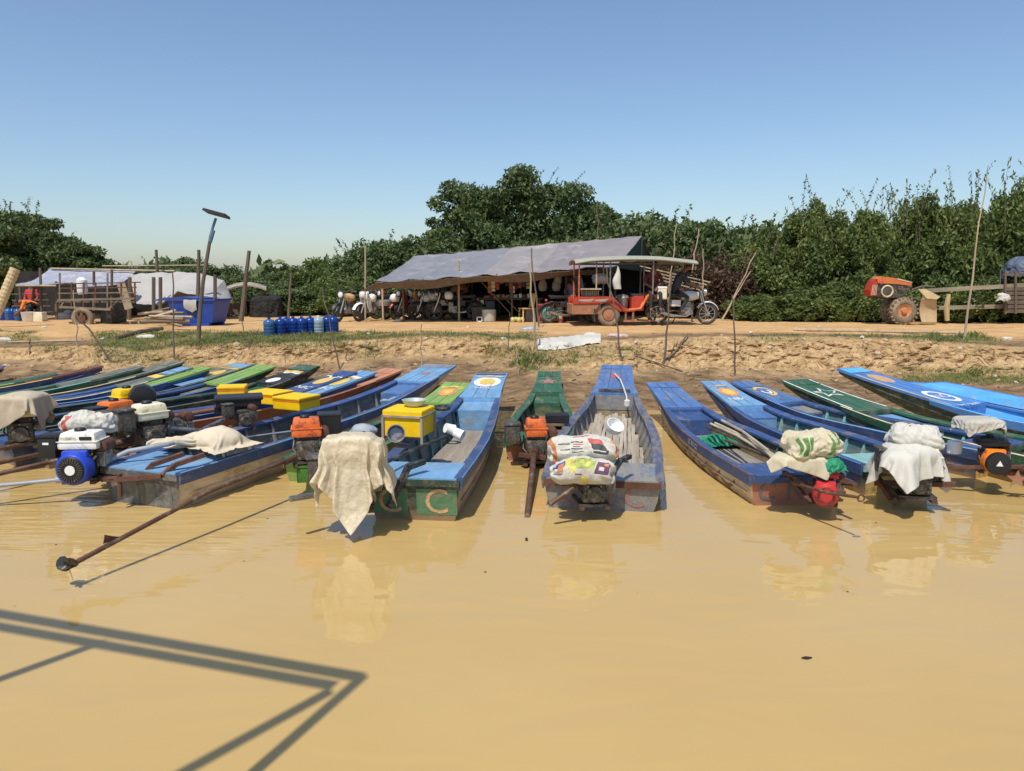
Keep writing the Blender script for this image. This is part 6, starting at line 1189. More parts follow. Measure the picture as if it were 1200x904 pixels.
# ---- the long shed
g0 = 1.0
sh = thing('market_shed', 'long open shed roofed with grey, blue and mauve tarps', 'shed', (PY(590, 375, 23.2).x, 23.2, g0)); sc_ = Vector(sh.location)
RL, RR = PY(486, 300, 25.6), PY(752, 277, 24.6); EL, ER = PY(441, 329, 21.6), PY(722, 312, 21.6)
m_ = [(0, .44, TARPB, 'tarp_sheet'), (.437, .655, TARPG, 'tarp_sheet'), (.652, 1., TARPM, 'tarp_sheet')]
for i, (u0, u1, mt, nm) in enumerate(m_):
    def fn(u, v):
        U = u0 + (u1 - u0) * u; r_ = RL + (RR - RL) * U; e = EL + (ER - EL) * U; p = r_ + (e - r_) * v
        p = p + Vector((0, 0, -.05 * math.sin(math.pi * v) - .075 * abs(math.sin(math.pi * 15 * U + .5 * fbm(U * 3, 1, 1, 2))) ** .6 * (.35 + .65 * v) * (1 - .8 * v ** 5) + .03 * fbm(U * 9, v * 3, i, 3) + i * .012 + (-.06 * math.sin(U * 21) ** 2 if v > .95 else 0))); return p - sc_
    m = MB(); m.grid(fn, 90, 16); m.build(nm, mt, sh, smooth=True, solid=.012)
for j in range(13):   # roof battens that show as folds through the tarp
    U = (j + .5) / 13; m = MB(); a, b_ = RL + (RR - RL) * U, EL + (ER - EL) * U; m.tube([a - sc_ + Vector((0, .03, -.05)), (a + b_) / 2 - sc_ + Vector((0, 0, -.20)), b_ - sc_ + Vector((0, 0, -.05))], .018, 6); m.build('roof_pole', BARK, sh)
BKL, BKR = PY(486, 300, 25.6) + Vector((0, 3, -1.0)), RR + Vector((1.2, 3, -1.15))
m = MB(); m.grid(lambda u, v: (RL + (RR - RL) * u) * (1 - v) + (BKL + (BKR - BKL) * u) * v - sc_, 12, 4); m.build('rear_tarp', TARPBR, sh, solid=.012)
# hanging brown valance under the eave, gable and added dark backdrop sheets
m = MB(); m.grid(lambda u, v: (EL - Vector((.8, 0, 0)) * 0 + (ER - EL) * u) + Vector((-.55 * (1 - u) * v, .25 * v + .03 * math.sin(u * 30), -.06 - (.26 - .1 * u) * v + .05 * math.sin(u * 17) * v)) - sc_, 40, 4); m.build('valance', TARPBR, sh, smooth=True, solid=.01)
gm_ = MB(); gb = RR + Vector((.5, .9, -.95)); gm_.add([RR - sc_ + Vector((.01, 0, -.02)), ER - sc_ + Vector((.01, 0, -.05)), gb - sc_ + Vector((.25, 1.2, -.2)), ], [(0, 1, 2)]); gm_.build('gable_tarp', DGT, sh, solid=.01)
m = MB(); m.tube([RR - sc_, RR - sc_ + Vector((.0, .1, -1.9))], .03, 6); m.build('gable_pole', DWOOD, sh)
for px in (449, 473, 538, 600, 663, 720):
    m = MB(); a = PY(px, 375, 22.6); a.z = g0; U = (px - 441) / (722 - 441); e = EL + (ER - EL) * max(0, min(1, U)); m.tube([a - sc_, (a.x - sc_.x, a.y - sc_.y, e.z - sc_.z + (.45 if px == 538 else -.05))], .032, 7); m.build('post', LWOOD if px in (449, 538) else DWOOD, sh)
for px in (500, 553, 610, 665, 720):
    m = MB(); a = PY(px, 374, 25.6); m.tube([(a.x - sc_.x, a.y - sc_.y, 0), (a.x - sc_.x, a.y - sc_.y, 2.2)], .045, 6); m.build('post', DWOOD, sh)
m = MB(); a, b_ = PY(548, 345, 26.8), PY(752, 345, 27.2); m.grid(lambda u, v: (a.x + (b_.x - a.x) * u - sc_.x, a.y - sc_.y + .05 * math.sin(u * 40), 2.1 * v), 24, 3); m.build('dark_backdrop_sheet', DARKT, sh, solid=.01)  # near-black sheet added as a backdrop to make the shed inside dark
m = MB(); a = PY(548, 345, 26.8); m.grid(lambda u, v: (a.x - sc_.x, (a.y - 2.2 * u) - sc_.y, 2.0 * v), 6, 2); m.build('dark_side_sheet', DARKT, sh, solid=.01)  # second near-black sheet added at the side for the same darkness
m = MB(); m.tube([PY(558, 324, 22.4) - sc_, PY(604, 374, 22.6) - sc_], .016, 6); m.build('brace', BARK, sh); m = MB(); m.tube([PY(594, 352, 22.4) - sc_, PY(611, 369, 22.3) - sc_], .015, 6); m.build('brace', BARK, sh)
m = MB(); m.box((0, 0, 0), (.20, .06, .14), bev=.02); tag(m.build('lamp_box', WHITEPL, None, loc=PY(543, 321, 22.35)), 'small white lamp box fixed under the shed eave', 'lamp')
m = MB(); m.tube([PY(428, 288, 22.0) , (PY(428, 375, 22.0).x, 22.0, g0)], .022, 6); tag(m.build('stake', LWOOD, None), 'pale slender pole crossing the left end of the shed roof', 'stake', 'sticks and stakes standing along the bank')
# shop goods under the shed
def box_thing(name, label, cat, px, py, Y, d, mt, rz=0, group=None, bev=.02, ground=True):
    p = PY(px, py, Y); z = gz(p.x, p.y) if ground else p.z; m = MB(); m.box((0, 0, d[2] / 2), d, bev=bev); o = m.build(name, mt, None, loc=(p.x, p.y, z), rot=(0, 0, R(rz)), smooth=True); return tag(o, label, cat, group)
o = thing('shop_table', 'long dark table of the shop under the shed', 'table', (PY(595, 376, 23.6).x, 23.6, g0)); m = MB(); m.box((0, 0, .66), (2.2, .7, .06)); m.build('top', DWOOD, o)
for x in (-1, 1):
    for y in (-.3, .3): m = MB(); m.bar((x, y, 0), (x, y, .64), .07); m.build('leg', DWOOD, o)
ORD16 = 'first second third fourth fifth sixth seventh eighth ninth tenth eleventh twelfth thirteenth fourteenth fifteenth sixteenth'.split()
for i in range(16):
    mt = rnd.choice([ORPR, WHITEPL, REDPR, YELPR, TCRM, ALU, LIMPR]); m = MB(); h_ = rnd.uniform(.06, .14)
    if i % 2: m.lathe([(.05, 0), (.06, h_ * .8), (.03, h_)], 10)
    else: m.box((0, 0, h_ / 2), (rnd.uniform(.08, .2), .12, h_), bev=.01)
    tag(m.build('packet', mt, None, smooth=True, loc=(PY(570 + i * 3.3, 356, 23.4).x, 23.35 + .1 * (i % 3), g0 + .69)), ORD16[i] + ' item from the left among the goods lining the dark shop table', 'goods', 'goods on the shop table')
HC = [(REDPR, 583, 324, 340), (REDPR, 588, 324, 333), (ORPR, 574, 325, 344), (TCRM, 578, 326, 342), (BLKPR, 594, 326, 336), (ORPR, 599, 327, 344), (PURPR, 604, 326, 340), (TCRM, 601, 335, 344), (REDPR, 609, 326, 338), (BLUPR, 614, 326, 337), (YELPR, 619, 327, 339)]
for i, (mt, px, y0, y1) in enumerate(HC):
    m = MB(); a, b_ = PY(px, y0, 23.0), PY(px, y1, 23.0); n = max(2, int((y1 - y0) / 4)); m.tube([(0, 0, 0), b_ - a], .006, 4)
    for k in range(n): m.box((b_ - a) * ((k + .5) / n), (.12, .03, (a.z - b_.z) / n * .85), rot=(0, 0, rnd.uniform(-.5, .5)), bev=.01)
    tag(m.build('hanging_packets', mt, None, loc=a), ['bright red strip of sachets, widest of the hanging goods', 'narrow red strip right of the wide red one', 'orange strip of sachets hanging leftmost in the shop', 'cream strip of sachets second from left in the shop', 'charcoal strip hanging in the middle of the shop', 'orange strip hanging lowest in the shop middle', 'plum strip hanging by the orange strip', 'cream packet hanging low before the plum strip', 'red strip hanging left of the peeled pole', 'blue strip hanging near the peeled pole', 'yellow strip hanging just left of the peeled pole'][i], 'sachets', 'goods hanging in the shop')
for px, py, r_, mt, lb in ((636, 334, .14, GTARP, 'dull sack hanging right of the peeled pole'), (654, 326, .12, WSACK, 'white bag hanging highest by the shop post'), (652, 334, .14, GTARP, 'grey woven bag hanging below the white bag')):
    m = MB(); m.lathe([(.02, .25), (.03, .2), (r_ * .9, .05), (r_, -.08), (r_ * .7, -.18), (.01, -.2)], 14); tag(m.build('hanging_bag', mt, None, smooth=True, loc=PY(px, py, 23.0)), lb, 'bag', 'bags hanging in the shop')
box_thing('dark_bin', 'dark upright bin at the left end of the shop table', 'bin', 575, 374, 22.9, (.26, .3, .62), BLKR)
o = thing('clear_tub', 'pale plastic tub below the dark bin', 'tub', (PY(573, 375, 22.4).x, 22.4, g0)); m = MB(); m.lathe([(.16, 0), (.20, .02), (.22, .36), (.20, .36), (.15, .04)], 16); m.build('body', M('pale_tub', (.42, .40, .33), .4), o, smooth=True)
o = thing('white_stool', 'small white framed screen standing on the ground under the shed', 'frame', (PY(562, 375, 22.3).x, 22.3, g0)); m = MB(); m.box((0, 0, .14), (.16, .10, .02)); [m.box((sx * .07, 0, .07), (.03, .10, .14)) for sx in (-1, 1)]; m.box((0, 0, .015), (.16, .10, .03)); m.build('case', WHITEPL, o)
CH = M('yellow_plastic_chair', (.62, .45, .16), .5); o = thing('plastic_chair', 'yellow plastic chair in front of the shop', 'chair', (PY(617, 376, 22.3).x, 22.3, g0), R(200)); m = MB(); m.box((0, 0, .40), (.40, .40, .04), bev=.015); m.build('seat', CH, o); m = MB(); m.box((-.19, 0, .64), (.03, .38, .42), rot=(0, R(-10), 0), bev=.012); m.build('backrest', CH, o)
for x in (-.17, .17):
    for y in (-.17, .17): m = MB(); m.bar((x, y, 0), (x * .95, y * .95, .39), .035); m.build('leg', CH, o)
box_thing('grey_drum', 'grey drum beside the yellow plastic chair', 'drum', 622, 375, 22.6, (.32, .3, .42), M('grey_drum_paint', (.22, .21, .2), .6))
for i, px in enumerate((601, 604.5, 608, 612)):
    m = MB(); m.lathe([(.02, 0), (.07, .02), (.085, .08), (.05, .14), (.01, .15)], 12); tag(m.build('gourd', M('pale_gourd', (.55, .5, .18), .5, var=.3), None, smooth=True, loc=(PY(px, 375, 22.2).x, 22.15 + .1 * (i % 2), g0)), ['pale gourd leftmost on the ground before the shop', 'pale gourd second from left before the shop', 'pale gourd third from left before the shop', 'pale gourd nearest the yellow chair'][i], 'gourd', 'gourds heaped on the ground')
o = thing('ice_chest', 'red ice chest with a turquoise label left of the three wheeler', 'ice chest', (PY(645, 376, 22.0).x, 22.0, g0)); m = MB(); m.box((0, 0, .27), (.72, .5, .44), bev=.02); m.build('body', TRED, o); m = MB(); m.box((0, 0, .515), (.75, .53, .06), bev=.015); m.build('lid', TRED, o); m = MB(); m.box((0.02, -.253, .29), (.58, .008, .32)); lab = m.build('label_panel', M('turquoise_label', (.22, .62, .60), .5), o)
m = MB(); m.box((-.12, -.259, .31), (.05, .006, .24)); m.box((.08, -.259, .25), (.26, .006, .05)); m.box((.05, -.259, .34), (.18, .006, .02)); m.build('label_print', M('dark_teal_print', (.02, .16, .18), .5), lab)
for sx in (-.28, .28): m = MB(); m.box((sx, 0, .025), (.08, .4, .05)); m.build('foot', WHITEPL, o)
p = PY(668, 377, 21.7); motorbike('dark motorbike parked tail-out between the ice chest and the red trailer', (p.x, p.y, g0), 10, MBLK, group='motorbike by the ice chest')
person('person in a lilac shirt sitting behind the dark motorbike by the shop', dict(pelvis=(0, .1, .62), chest=(-.02, .06, 1.0), neck=(-.03, .04, 1.15), head=(-.04, .02, 1.26), ls=(.16, .06, 1.06), rs=(-.20, .06, 1.06), le=(.24, -.06, .84), re=(-.27, -.06, .84), lh=(.12, -.26, .74), rh=(-.1, -.28, .74), lk=(.14, -.34, .64), rk=(-.14, -.34, .64), la=(.14, -.36, .16), ra=(-.14, -.36, .16), lt=(.15, -.48, .05), rt=(-.15, -.48, .05), face=(0, -1, 0)), SHP, PTB, (PY(672, 376, 22.9).x, 22.9, g0), 0)
box_thing('stool', 'low dark stool under the person in the lilac shirt', 'stool', 672, 375, 23.0, (.34, .3, .46), DWOOD)
box_thing('wire_crate', 'brown wire crate beside the white framed screen', 'crate', 563, 373, 23.2, (.5, .4, .42), DWOOD)
for i, px in enumerate((569, 565, 561)): box_thing('tin', ['rusty tin on the wire crate', 'pale tin on the wire crate', 'green tin on the wire crate'][i], 'tin', px, 358, 23.2, (.10, .10, .16), [RUST, TCRM, GREEN][i], ground=False, group='tins on the wire crate')
m = MB(); [m.lathe([(.02, 0), (.11, .02), (.12, .12), (.04, .2)], 10, T=Matrix.Translation((rnd.uniform(-.2, .2), rnd.uniform(-.1, .1), rnd.uniform(0, .1)))) for _ in range(5)]; tag(m.build('orange_bundle', ORPR, None, smooth=True, loc=PY(538, 344, 23.9)), 'orange bundle hanging in the shade behind the shed post', 'bundle')
# ---- left camp: tarp shelter, tent, wooden cart
tl = thing('tarp_shelter', 'low shelter under a sagging pale blue tarp at far left', 'shelter', (PY(70, 375, 24).x, 24, 1.0)); c0 = Vector(tl.location)
A1, A2, A3, A4 = PY(18, 333, 23.2), PY(66, 334, 23.2), PY(150, 318, 26), PY(60, 316, 26)
m = MB(); m.grid(lambda u, v: (A1 + (PY(128, 334, 23.4) - A1) * u) * (1 - v) + (PY(58, 315, 25.4) + (PY(160, 317, 25.6) - PY(58, 315, 25.4)) * u) * v + Vector((0, 0, -.13 * math.sin(math.pi * v) - .05 * math.sin(u * 9) * (1 - v) + .03 * fbm(u * 6, v * 4, 3, 3))) - c0, 30, 12); m.build('tarp', M('pale_blue_tarp', (.30, .315, .38), .6, var=.16, wear=(.46, .44, .41), amt=.5, wscale=2), tl, smooth=True, solid=.012)
for pa, pb, r_ in ((PY(19, 335, 23.1), PY(66, 335, 23.1), .035), (PY(60, 315, 25.3), PY(205, 318, 25.3), .04), (PY(120, 312, 25.6), PY(240, 311, 25.6), .025)): m = MB(); m.tube([pa - c0, pb - c0], r_, 6); m.build('ridge_pole', LWOOD, tl)
for (px, top, dx) in ((49, 314, -2), (27, 336, -4), (36, 336, 4), (66, 330, 0), (110, 318, 0), (131, 316, 0), (150, 330, 2)):
    m = MB(); a = PY(px, 375, 23.6); m.tube([(a.x - c0.x, a.y - c0.y, 0), PY(px + dx, top, 23.6) - c0], .04, 6); m.build('post', DWOOD, tl)
m = MB(); m.grid(lambda u, v: (PY(20, 375, 26.3).x + (PY(160, 375, 26.3).x - PY(20, 375, 26.3).x) * u - c0.x, 26.3 - c0.y + .05 * math.sin(u * 30), 1.55 * v), 20, 2); m.build('back_tarp', DARKT, tl, solid=.01)
for k in range(4): m = MB(); m.tube([PY(14, 345 + k * 7, 24.8) - c0, PY(64, 345 + k * 7, 24.8) - c0], .02, 5); m.build('wall_pole', DWOOD, tl)
wt = thing('white_tent', 'slumped white tarp tent behind the blue bin', 'tent', (PY(210, 372, 24.5).x, 24.5, 1.0)); c0 = Vector(wt.location)
rdg = [PY(152, 322, 24.2), PY(190, 319, 24.5), PY(232, 320, 24.8), PY(262, 328, 24.8), PY(272, 350, 24.8)]; foot = [PY(160, 356, 23.6), PY(188, 358, 23.6), PY(208, 342, 23.7), PY(240, 347, 23.4), PY(272, 352, 23.6)]
def tent(u, v):
    i = min(3, int(u * 4)); f = u * 4 - i; a = rdg[i] * (1 - f) + rdg[i + 1] * f; b_ = foot[i] * (1 - f) + foot[i + 1] * f; p = a * (1 - v) + b_ * v; return p + Vector((0, 0, -.10 * math.sin(math.pi * v) + .05 * fbm(u * 9, v * 4, 2, 4))) - c0
m = MB(); m.grid(tent, 40, 14); m.build('canvas', TARPW, wt, smooth=True, solid=.012)
m = MB(); m.grid(lambda u, v: (rdg[0] * (1 - u) + rdg[4] * u) * (1 - v) + (PY(150, 372, 27) * (1 - u) + PY(270, 372, 27) * u) * v - c0, 8, 4); m.build('rear_canvas', TARPW, wt, solid=.012)
for px in (152, 180, 188, 252): m = MB(); a = PY(px, 374, 23.5); m.tube([(a.x - c0.x, a.y - c0.y, 0), PY(px, 325 if px < 250 else 322, 23.5) - c0], .055, 6); m.build('post', DWOOD, wt)
ct = thing('wooden_cart', 'old wooden farm cart with a rail cage and two muddy tyres', 'cart', (PY(105, 382, 20.8).x, 20.8, gz(PY(105, 382, 20.8).x, 20.8)), 0); c0 = Vector(ct.location); f_ = Fr(105, 382, 20.8); q = lambda px, py, dy=0: PY(px, py, 20.8 + dy) - c0
CW = M('mud_grey_cart_wood', (.20, .155, .105), .9, var=.35, bump=.3, stretch=(.2, 1, 1))
for (px, py, dy) in ((97, 373, 0), (131, 373, 1.2)):
    p = q(px, py, dy); wo = wheel(ct, p.x, p.z, .31, .15, tyre=DUSTRUB if dy == 0 else RUBBER, rim=RUST, spokes=5, y=p.y, hub=.10)
for dy in (0, 1.3):
    for (a, b_) in (((68, 352), (158, 350)), ((70, 360), (130, 363)), ((70, 338), (160, 337)), ((68, 344), (160, 343)), ((70, 333), (165, 331))):
        m = MB(); m.bar(q(*a, dy), q(*b_, dy), .07 if a[1] > 348 else .03, .06 if a[1] > 348 else .03); m.build('side_rail', CW if a[1] > 340 else RUST, ct)
    for px in (70, 84, 98, 112, 126, 142, 158): m = MB(); m.bar(q(px, 362 if px < 140 else 352, dy), q(px, 320 if px in (70, 126) else 331, dy), .035); m.build('cage_post', CW if px in (70, 126) else RUST, ct)
for k in range(9): px = 70 + k * 10.5; m = MB(); m.bar(q(px, 354, -.05), q(px, 354, 1.35), .18, .03); m.build('deck_plank', CW, ct)
m = MB(); m.bar(q(128, 362), q(145, 346), .04); m.bar(q(70, 362), q(76, 352), .04); m.bar(q(97, 366), q(131, 366, 1.2), .08); m.bar(q(95, 364), q(97, 373), .06); m.build('axle_frame', CW, ct)
m = MB(); m.box((0, 0, 0), (.34, .8, .36), bev=.02); m.build('mudguard_box', BLKD, ct, loc=q(133, 371, .6))
m = MB(); m.lathe([(.12, 0), (.14, .1), (.14, .4), (.06, .48)], 14); tag(m.build('white_canister', WHITEPL, None, smooth=True, loc=PY(97, 345, 21.4)), 'white canister standing in the cage of the wooden cart', 'canister')
m = MB(); m.box((0, 0, .3), (.25, .03, .85), rot=(0, R(-14), 0)); tag(m.build('leaning_board', LWOOD, None, loc=PY(147, 358, 23.0)), 'pale board leaning behind the right end of the wooden cart', 'board')
# junk pile of poles right of the cart
for i in range(14):
    a = PG(rnd.uniform(160, 185), rnd.uniform(376, 386)); a.z += rnd.uniform(.02, .35); ln = rnd.uniform(.5, 1.4); an = rnd.uniform(-.5, .5); m = MB(); m.tube([(0, 0, 0), (ln * math.cos(an), ln * math.sin(an), rnd.uniform(-.25, .25))], rnd.uniform(.03, .06), 6)
    tag(m.build('scrap_timber', rnd.choice([LWOOD, DWOOD, CW]), None, loc=a), ['pale split timber', 'dark timber end', 'grey broken plank', 'thin pole', 'short round log', 'crooked branch', 'long bleached pole'][i % 7] + (' in the lower scrap heap between cart and blue bin' if i < 7 else ' in the upper scrap heap between cart and blue bin'), 'timber', 'scrap timber heaped by the cart')
# leaning woven roll at left edge
m = MB(); a, b_ = PY(-6, 372, 19.5), PY(18, 315, 19.8); d = b_ - a; n = 26
m.tube([a + d * (i / n) for i in range(n + 1)], [.115 + .012 * (i % 2) for i in range(n + 1)], 14); tag(m.build('woven_tube', M('ringed_bamboo_tube', (.52, .40, .22), .8, var=.25, scale=10), None), 'thick ringed bamboo tube leaning at the left edge', 'tube')
for i, (px, py) in enumerate(((5, 375), (11, 375), (16, 375), (22, 375))): jug(['blue jug leftmost under the shelter by the ringed tube', 'blue jug second under the shelter by the ringed tube', 'blue jug third under the shelter by the ringed tube', 'blue jug nearest the white bucket under the shelter'][i], px, py, JUGL if i % 2 else JUGB, Y=23, group='blue jugs under the left shelter')
person('person in an orange shirt bending over a white bucket under the left shelter', dict(pelvis=(.18, 0, .42), chest=(-.08, 0, .62), neck=(-.22, -.02, .60), head=(-.33, -.03, .56), ls=(-.10, .17, .60), rs=(-.10, -.17, .60), le=(-.2, .2, .36), re=(-.2, -.2, .36), lh=(-.34, .1, .24), rh=(-.34, -.1, .24), lk=(-.08, .16, .46), rk=(-.08, -.16, .46), la=(.10, .16, .08), ra=(.10, -.16, .08), lt=(-.04, .17, .04), rt=(-.04, -.17, .04), face=(-1, 0, -.4)), SHO, PTB, (PY(37, 375, 22.8).x, 22.8, 1.0), 20)
person('person in a red top sitting in shade under the left shelter', dict(pelvis=(0, 0, .44), chest=(0, 0, .80), neck=(0, 0, .96), head=(0, -.01, 1.07), ls=(.17, 0, .88), rs=(-.17, 0, .88), le=(.22, -.04, .62), re=(-.22, -.04, .62), lh=(.14, -.24, .52), rh=(-.14, -.24, .52), lk=(.12, -.36, .48), rk=(-.12, -.36, .48), la=(.12, -.36, .08), ra=(-.12, -.36, .08), lt=(.13, -.48, .04), rt=(-.13, -.48, .04), face=(0, -1, 0)), SHRED, PTB, (PY(40, 375, 25.4).x, 25.4, 1.0), 0)
box_thing('stool', 'low stool under the person in the red top', 'stool', 40, 375, 25.5, (.34, .3, .32), DWOOD)
m = MB(); m.lathe([(.13, 0), (.15, .02), (.18, .28), (.19, .29), (.17, .29), (.13, .03)], 16); tag(m.build('white_bucket', WHITEPL, None, smooth=True, loc=(PY(33, 375, 22.4).x, 22.4, 1.0)), 'white bucket under the hands of the person in orange', 'bucket')
box_thing('small_table', 'small pale stool in front of the shelter post', 'stool', 47, 376, 22.5, (.30, .26, .28), TCRM)
litter('white sacks heaped before the wooden cart', 74, 374, .24, .16, WSACK, 9.4, cap=.14, drop=.08); litter('white bag beside the cart tyre', 80, 372, .14, .12, WSACK, 8.4, cap=.16, drop=.08)
# small thatched stand behind the old post
st = thing('thatched_stand', 'small roofed stand behind the stout old post', 'stand', (PY(287, 372, 26).x, 26, 1.0)); c0 = Vector(st.location)
m = MB(); m.grid(lambda u, v: PY(266 + 46 * u, 339 - 5 * math.sin(math.pi * u), 25.2 + 1.6 * v) - c0 + Vector((0, 0, .10 * math.sin(math.pi * v))), 10, 6); m.build('roof', M('dull_thatch', (.30, .26, .2), .95, var=.3), st, solid=.05)
for px in (270, 308):
    for dy in (25.4, 26.6): m = MB(); a = PY(px, 340, dy); m.tube([(a.x - c0.x, dy - c0.y, 0), a - c0], .03, 6); m.build('post', DWOOD, st)
m = MB(); m.box((0, 0, .55), (1.0, .7, .05)); m.box((-.1, 0, .25), (.5, .4, .4)); m.build('counter', DWOOD, st)
cover('dark_tarp', 'dark tarp thrown over goods beside the small roofed stand', PY(312, 345, 25.6), .5, .4, .2, .7, DARKT, 3.3, group='dark coverings', k=1)
# ---- walking tractor and farm cart on the right
TY = 20.8; tw = PY(1057, 379, TY); tw.z = gz(tw.x, tw.y)
tk = thing('walking_tractor', 'orange walking tractor tipped on its big lugged tyre', 'tractor', tw, R(0)); c0 = Vector(tk.location); q = lambda px, py, dy=0: PY(px, py, TY + dy) - c0
ORT = M('faded_orange_enamel', (.60, .16, .035), .5, var=.2, wear=(.36, .16, .08), amt=.5)
for dy in (0, .5):
    z0 = .385; m = MB(); m.torus(.265, .115, 32, 10, T=Matrix.Translation((0, dy, z0)), sq=1.05); wo = m.build('tyre', DUSTRUB, tk, smooth=True)
    m = MB()
    for i in range(20):
        a = 6.2832 * i / 20
        for sy in (-1, 1): m.box((.37, sy * .058, 0), (.05, .12, .042), rot=(R(28) * sy, 0, 0), T=Matrix.Translation((0, dy, z0)) @ Matrix.Rotation(a + .1 * sy, 4, 'Y'))
    m.build('tread_lugs', DUSTRUB, wo)
    m = MB(); m.lathe([(.03, -.13), (.07, -.12), (.08, -.06), (.13, -.05), (.18, -.09), (.192, -.09), (.192, .06), (.03, .06)], 24, T=Matrix.Translation((0, dy, z0)), axis='y'); m.build('wheel_disc', M('orange_wheel_disc', (.52, .20, .07), .6, var=.2, wear=(.40, .27, .15), amt=.5), wo, smooth=True)
P2 = lambda px, py: (q(px, 340).x, q(0, py).z)
m = MB(); m.prism([P2(1026, 332), P2(1025, 327), P2(1030, 324), P2(1046, 326), P2(1067, 331), P2(1066, 335), P2(1048, 333)], -.06, .30); m.build('hood', ORT, tk)
m = MB(); m.prism([P2(1048, 326.0), P2(1067, 330.6), P2(1067, 331.8), P2(1050, 328)], -.07, .31); m.build('hood_plate', M('scuffed_cream_plate', (.55, .42, .32), .6, var=.2), tk)
m = MB(); m.prism([P2(1019, 347), P2(1018.5, 340), P2(1022, 330), P2(1026, 327), P2(1027, 334), P2(1026, 347)], -.06, .30); m.build('grille', TRED, tk)
m = MB(); m.prism([P2(1026, 347), P2(1027, 333), P2(1046, 332), P2(1062, 334), P2(1066, 340), P2(1056, 348), P2(1040, 350)], -.02, .26); m.lathe([(.05, -.02), (.09, 0), (.09, .25), (.04, .27)], 14, T=Matrix.Translation((q(1068, 340).x - .12, .3, q(0, 337).z)), axis='x'); m.box((q(1054, 336).x, -.04, q(0, 338).z), (.16, .08, .12), bev=.02); m.build('engine_block', GREASE, tk)
m = MB(); m.lathe([(.05, -.03), (.06, 0), (.05, .03)], 12, T=Matrix.Translation((q(1031, 340).x, -.05, q(0, 331).z)), axis='y'); m.build('headlamp', REDP, tk)
m = MB(); m.torus(.15, .025, 24, 8, T=Matrix.Translation((q(1038, 340).x, -.09, q(0, 341.5).z))); fw = m.build('flywheel_rim', M('cream_pulley', (.55, .47, .30), .6), tk, smooth=True); m = MB(); m.lathe([(.04, -.02), (.11, 0), (.12, .05), (.03, .06)], 18, T=Matrix.Translation((q(1038, 340).x, -.09, q(0, 341.5).z)), axis='y'); m.build('pulley', GREASE, fw, smooth=True)
for k in range(4): m = MB(); x = q(1020.3 + k * 1.6, 340).x; m.bar((x, -.075, q(1020, 346).z), (x + .02, -.075, q(1020, 334).z), .014); m.build('grille_bar', M('cream_pulley'), tk)
m = MB(); m.tube([q(1021, 332, .3), q(1026, 322, .3), q(1028, 330, .3)], .02, 6); m.build('loop_handle', STEEL, tk)
m = MB(); m.bar(q(1018, 348, .1), q(1030, 348, .1), .10, .05); m.bar(q(1026, 346, .3), q(1060, 352, .3), .12, .10); m.bar(q(1057, 352, .35), q(1057, 368, .35), .3, .2); m.build('chassis', RUST, tk)
MUDC = M('mud_caked_steel', (.46, .34, .18), .9, var=.15, bump=.2)
m = MB(); m.grid(lambda u, v: q(1080 + 17 * u - 3 * math.sin(v * 3.1) * (1 - u), 350 + 28 * v, -.15 + .10 * math.sin(v * 3) + .05 * u) , 8, 10); m.build('mould_board', MUDC, tk, smooth=True, solid=.025)
m = MB(); m.add([q(1076, 339, -.1), q(1085, 339, -.1), q(1102, 348, -.15), q(1098, 351, -.2), q(1086, 350, -.2)], [(0, 1, 2, 3, 4)]); m.build('tool_plate', MUDC, tk, solid=.03)
m = MB(); m.tube([q(1112, 345, .3), q(1109, 360, .3), q(1110, 376, .3)], [.05, .08, .06], 8); m.build('plough_leg', MUDC, tk, smooth=True)
m = MB(); m.tube([q(1068, 340, .35), q(1080, 336, .35), q(1095, 336, .35)], .03, 6); m.tube([q(1064, 348, .3), q(1100, 360, .3)], .04, 6); m.build('hitch', DWOOD, tk)
cy = TY + .3; fc = thing('farm_cart', 'farm cart with long wooden shafts loaded with a blue-grey tarp bundle', 'cart', (PY(1190, 384, cy).x, cy, gz(PY(1190, 384, cy).x, cy))); c0 = Vector(fc.location); q = lambda px, py, dy=0: PY(px, py, cy + dy) - c0
GB = M('grey_beam_wood', (.26, .22, .15), .9, var=.35, stretch=(.15, 1, 1), bump=.3)
for (a, b_, dy, w_) in (((1083, 341), (1200, 332), 0, .11), ((1083, 341), (1200, 333), .7, .11), ((1095, 361), (1200, 358), .05, .11), ((1095, 361), (1200, 358), .7, .11)): m = MB(); m.bar(q(*a, dy), q(b_[0] + 40, b_[1], dy), .09, w_); m.build('shaft_beam', GB, fc)
for k in range(6): m = MB(); m.bar(q(1176, 339 + k * 5.2, -.05), q(1245, 338 + k * 5.2, -.05), .03, .10); m.build('side_board', DWOOD, fc)
for px in (1178, 1190, 1205): m = MB(); m.bar(q(px, 368, -.08), q(px, 318, -.08), .05); m.build('stake_post', DWOOD, fc)
m = MB(); m.bar(q(1175, 322, -.06), q(1240, 321, -.06), .04, .07); m.build('top_rail', DWOOD, fc); m = MB(); m.bar(q(1172, 340, .4), q(1172, 317, .4), .02); m.build('rod', STEEL, fc)
for dy in (0, 1.1): wheel(fc, q(1268, 340).x, .33, .34, .16, tyre=RUBBER, rim=RUST, spokes=5, y=dy)
m = MB(); m.box(q(1215, 350, .5), (1.6, 1.1, .08)); m.build('deck', DWOOD, fc)
cover('tarp_bundle', 'blue-grey tarp bundle heaped on the farm cart at the right edge', PY(1207, 301, cy + .5), .62, .5, .32, .30, M('slate_blue_tarp', (.09, .115, .165), .55, var=.2, wear=(.25, .25, .27), amt=.3, wscale=3), 2.7, group='dark coverings', k=1.2, fold=.03)
cover('white_bag', 'white bag hanging at the front board of the farm cart', PY(1176, 344, cy - .15), .15, .10, .06, .14, WSACK, 5.7, cat='bag', group='bags on the farm cart', fold=.08)
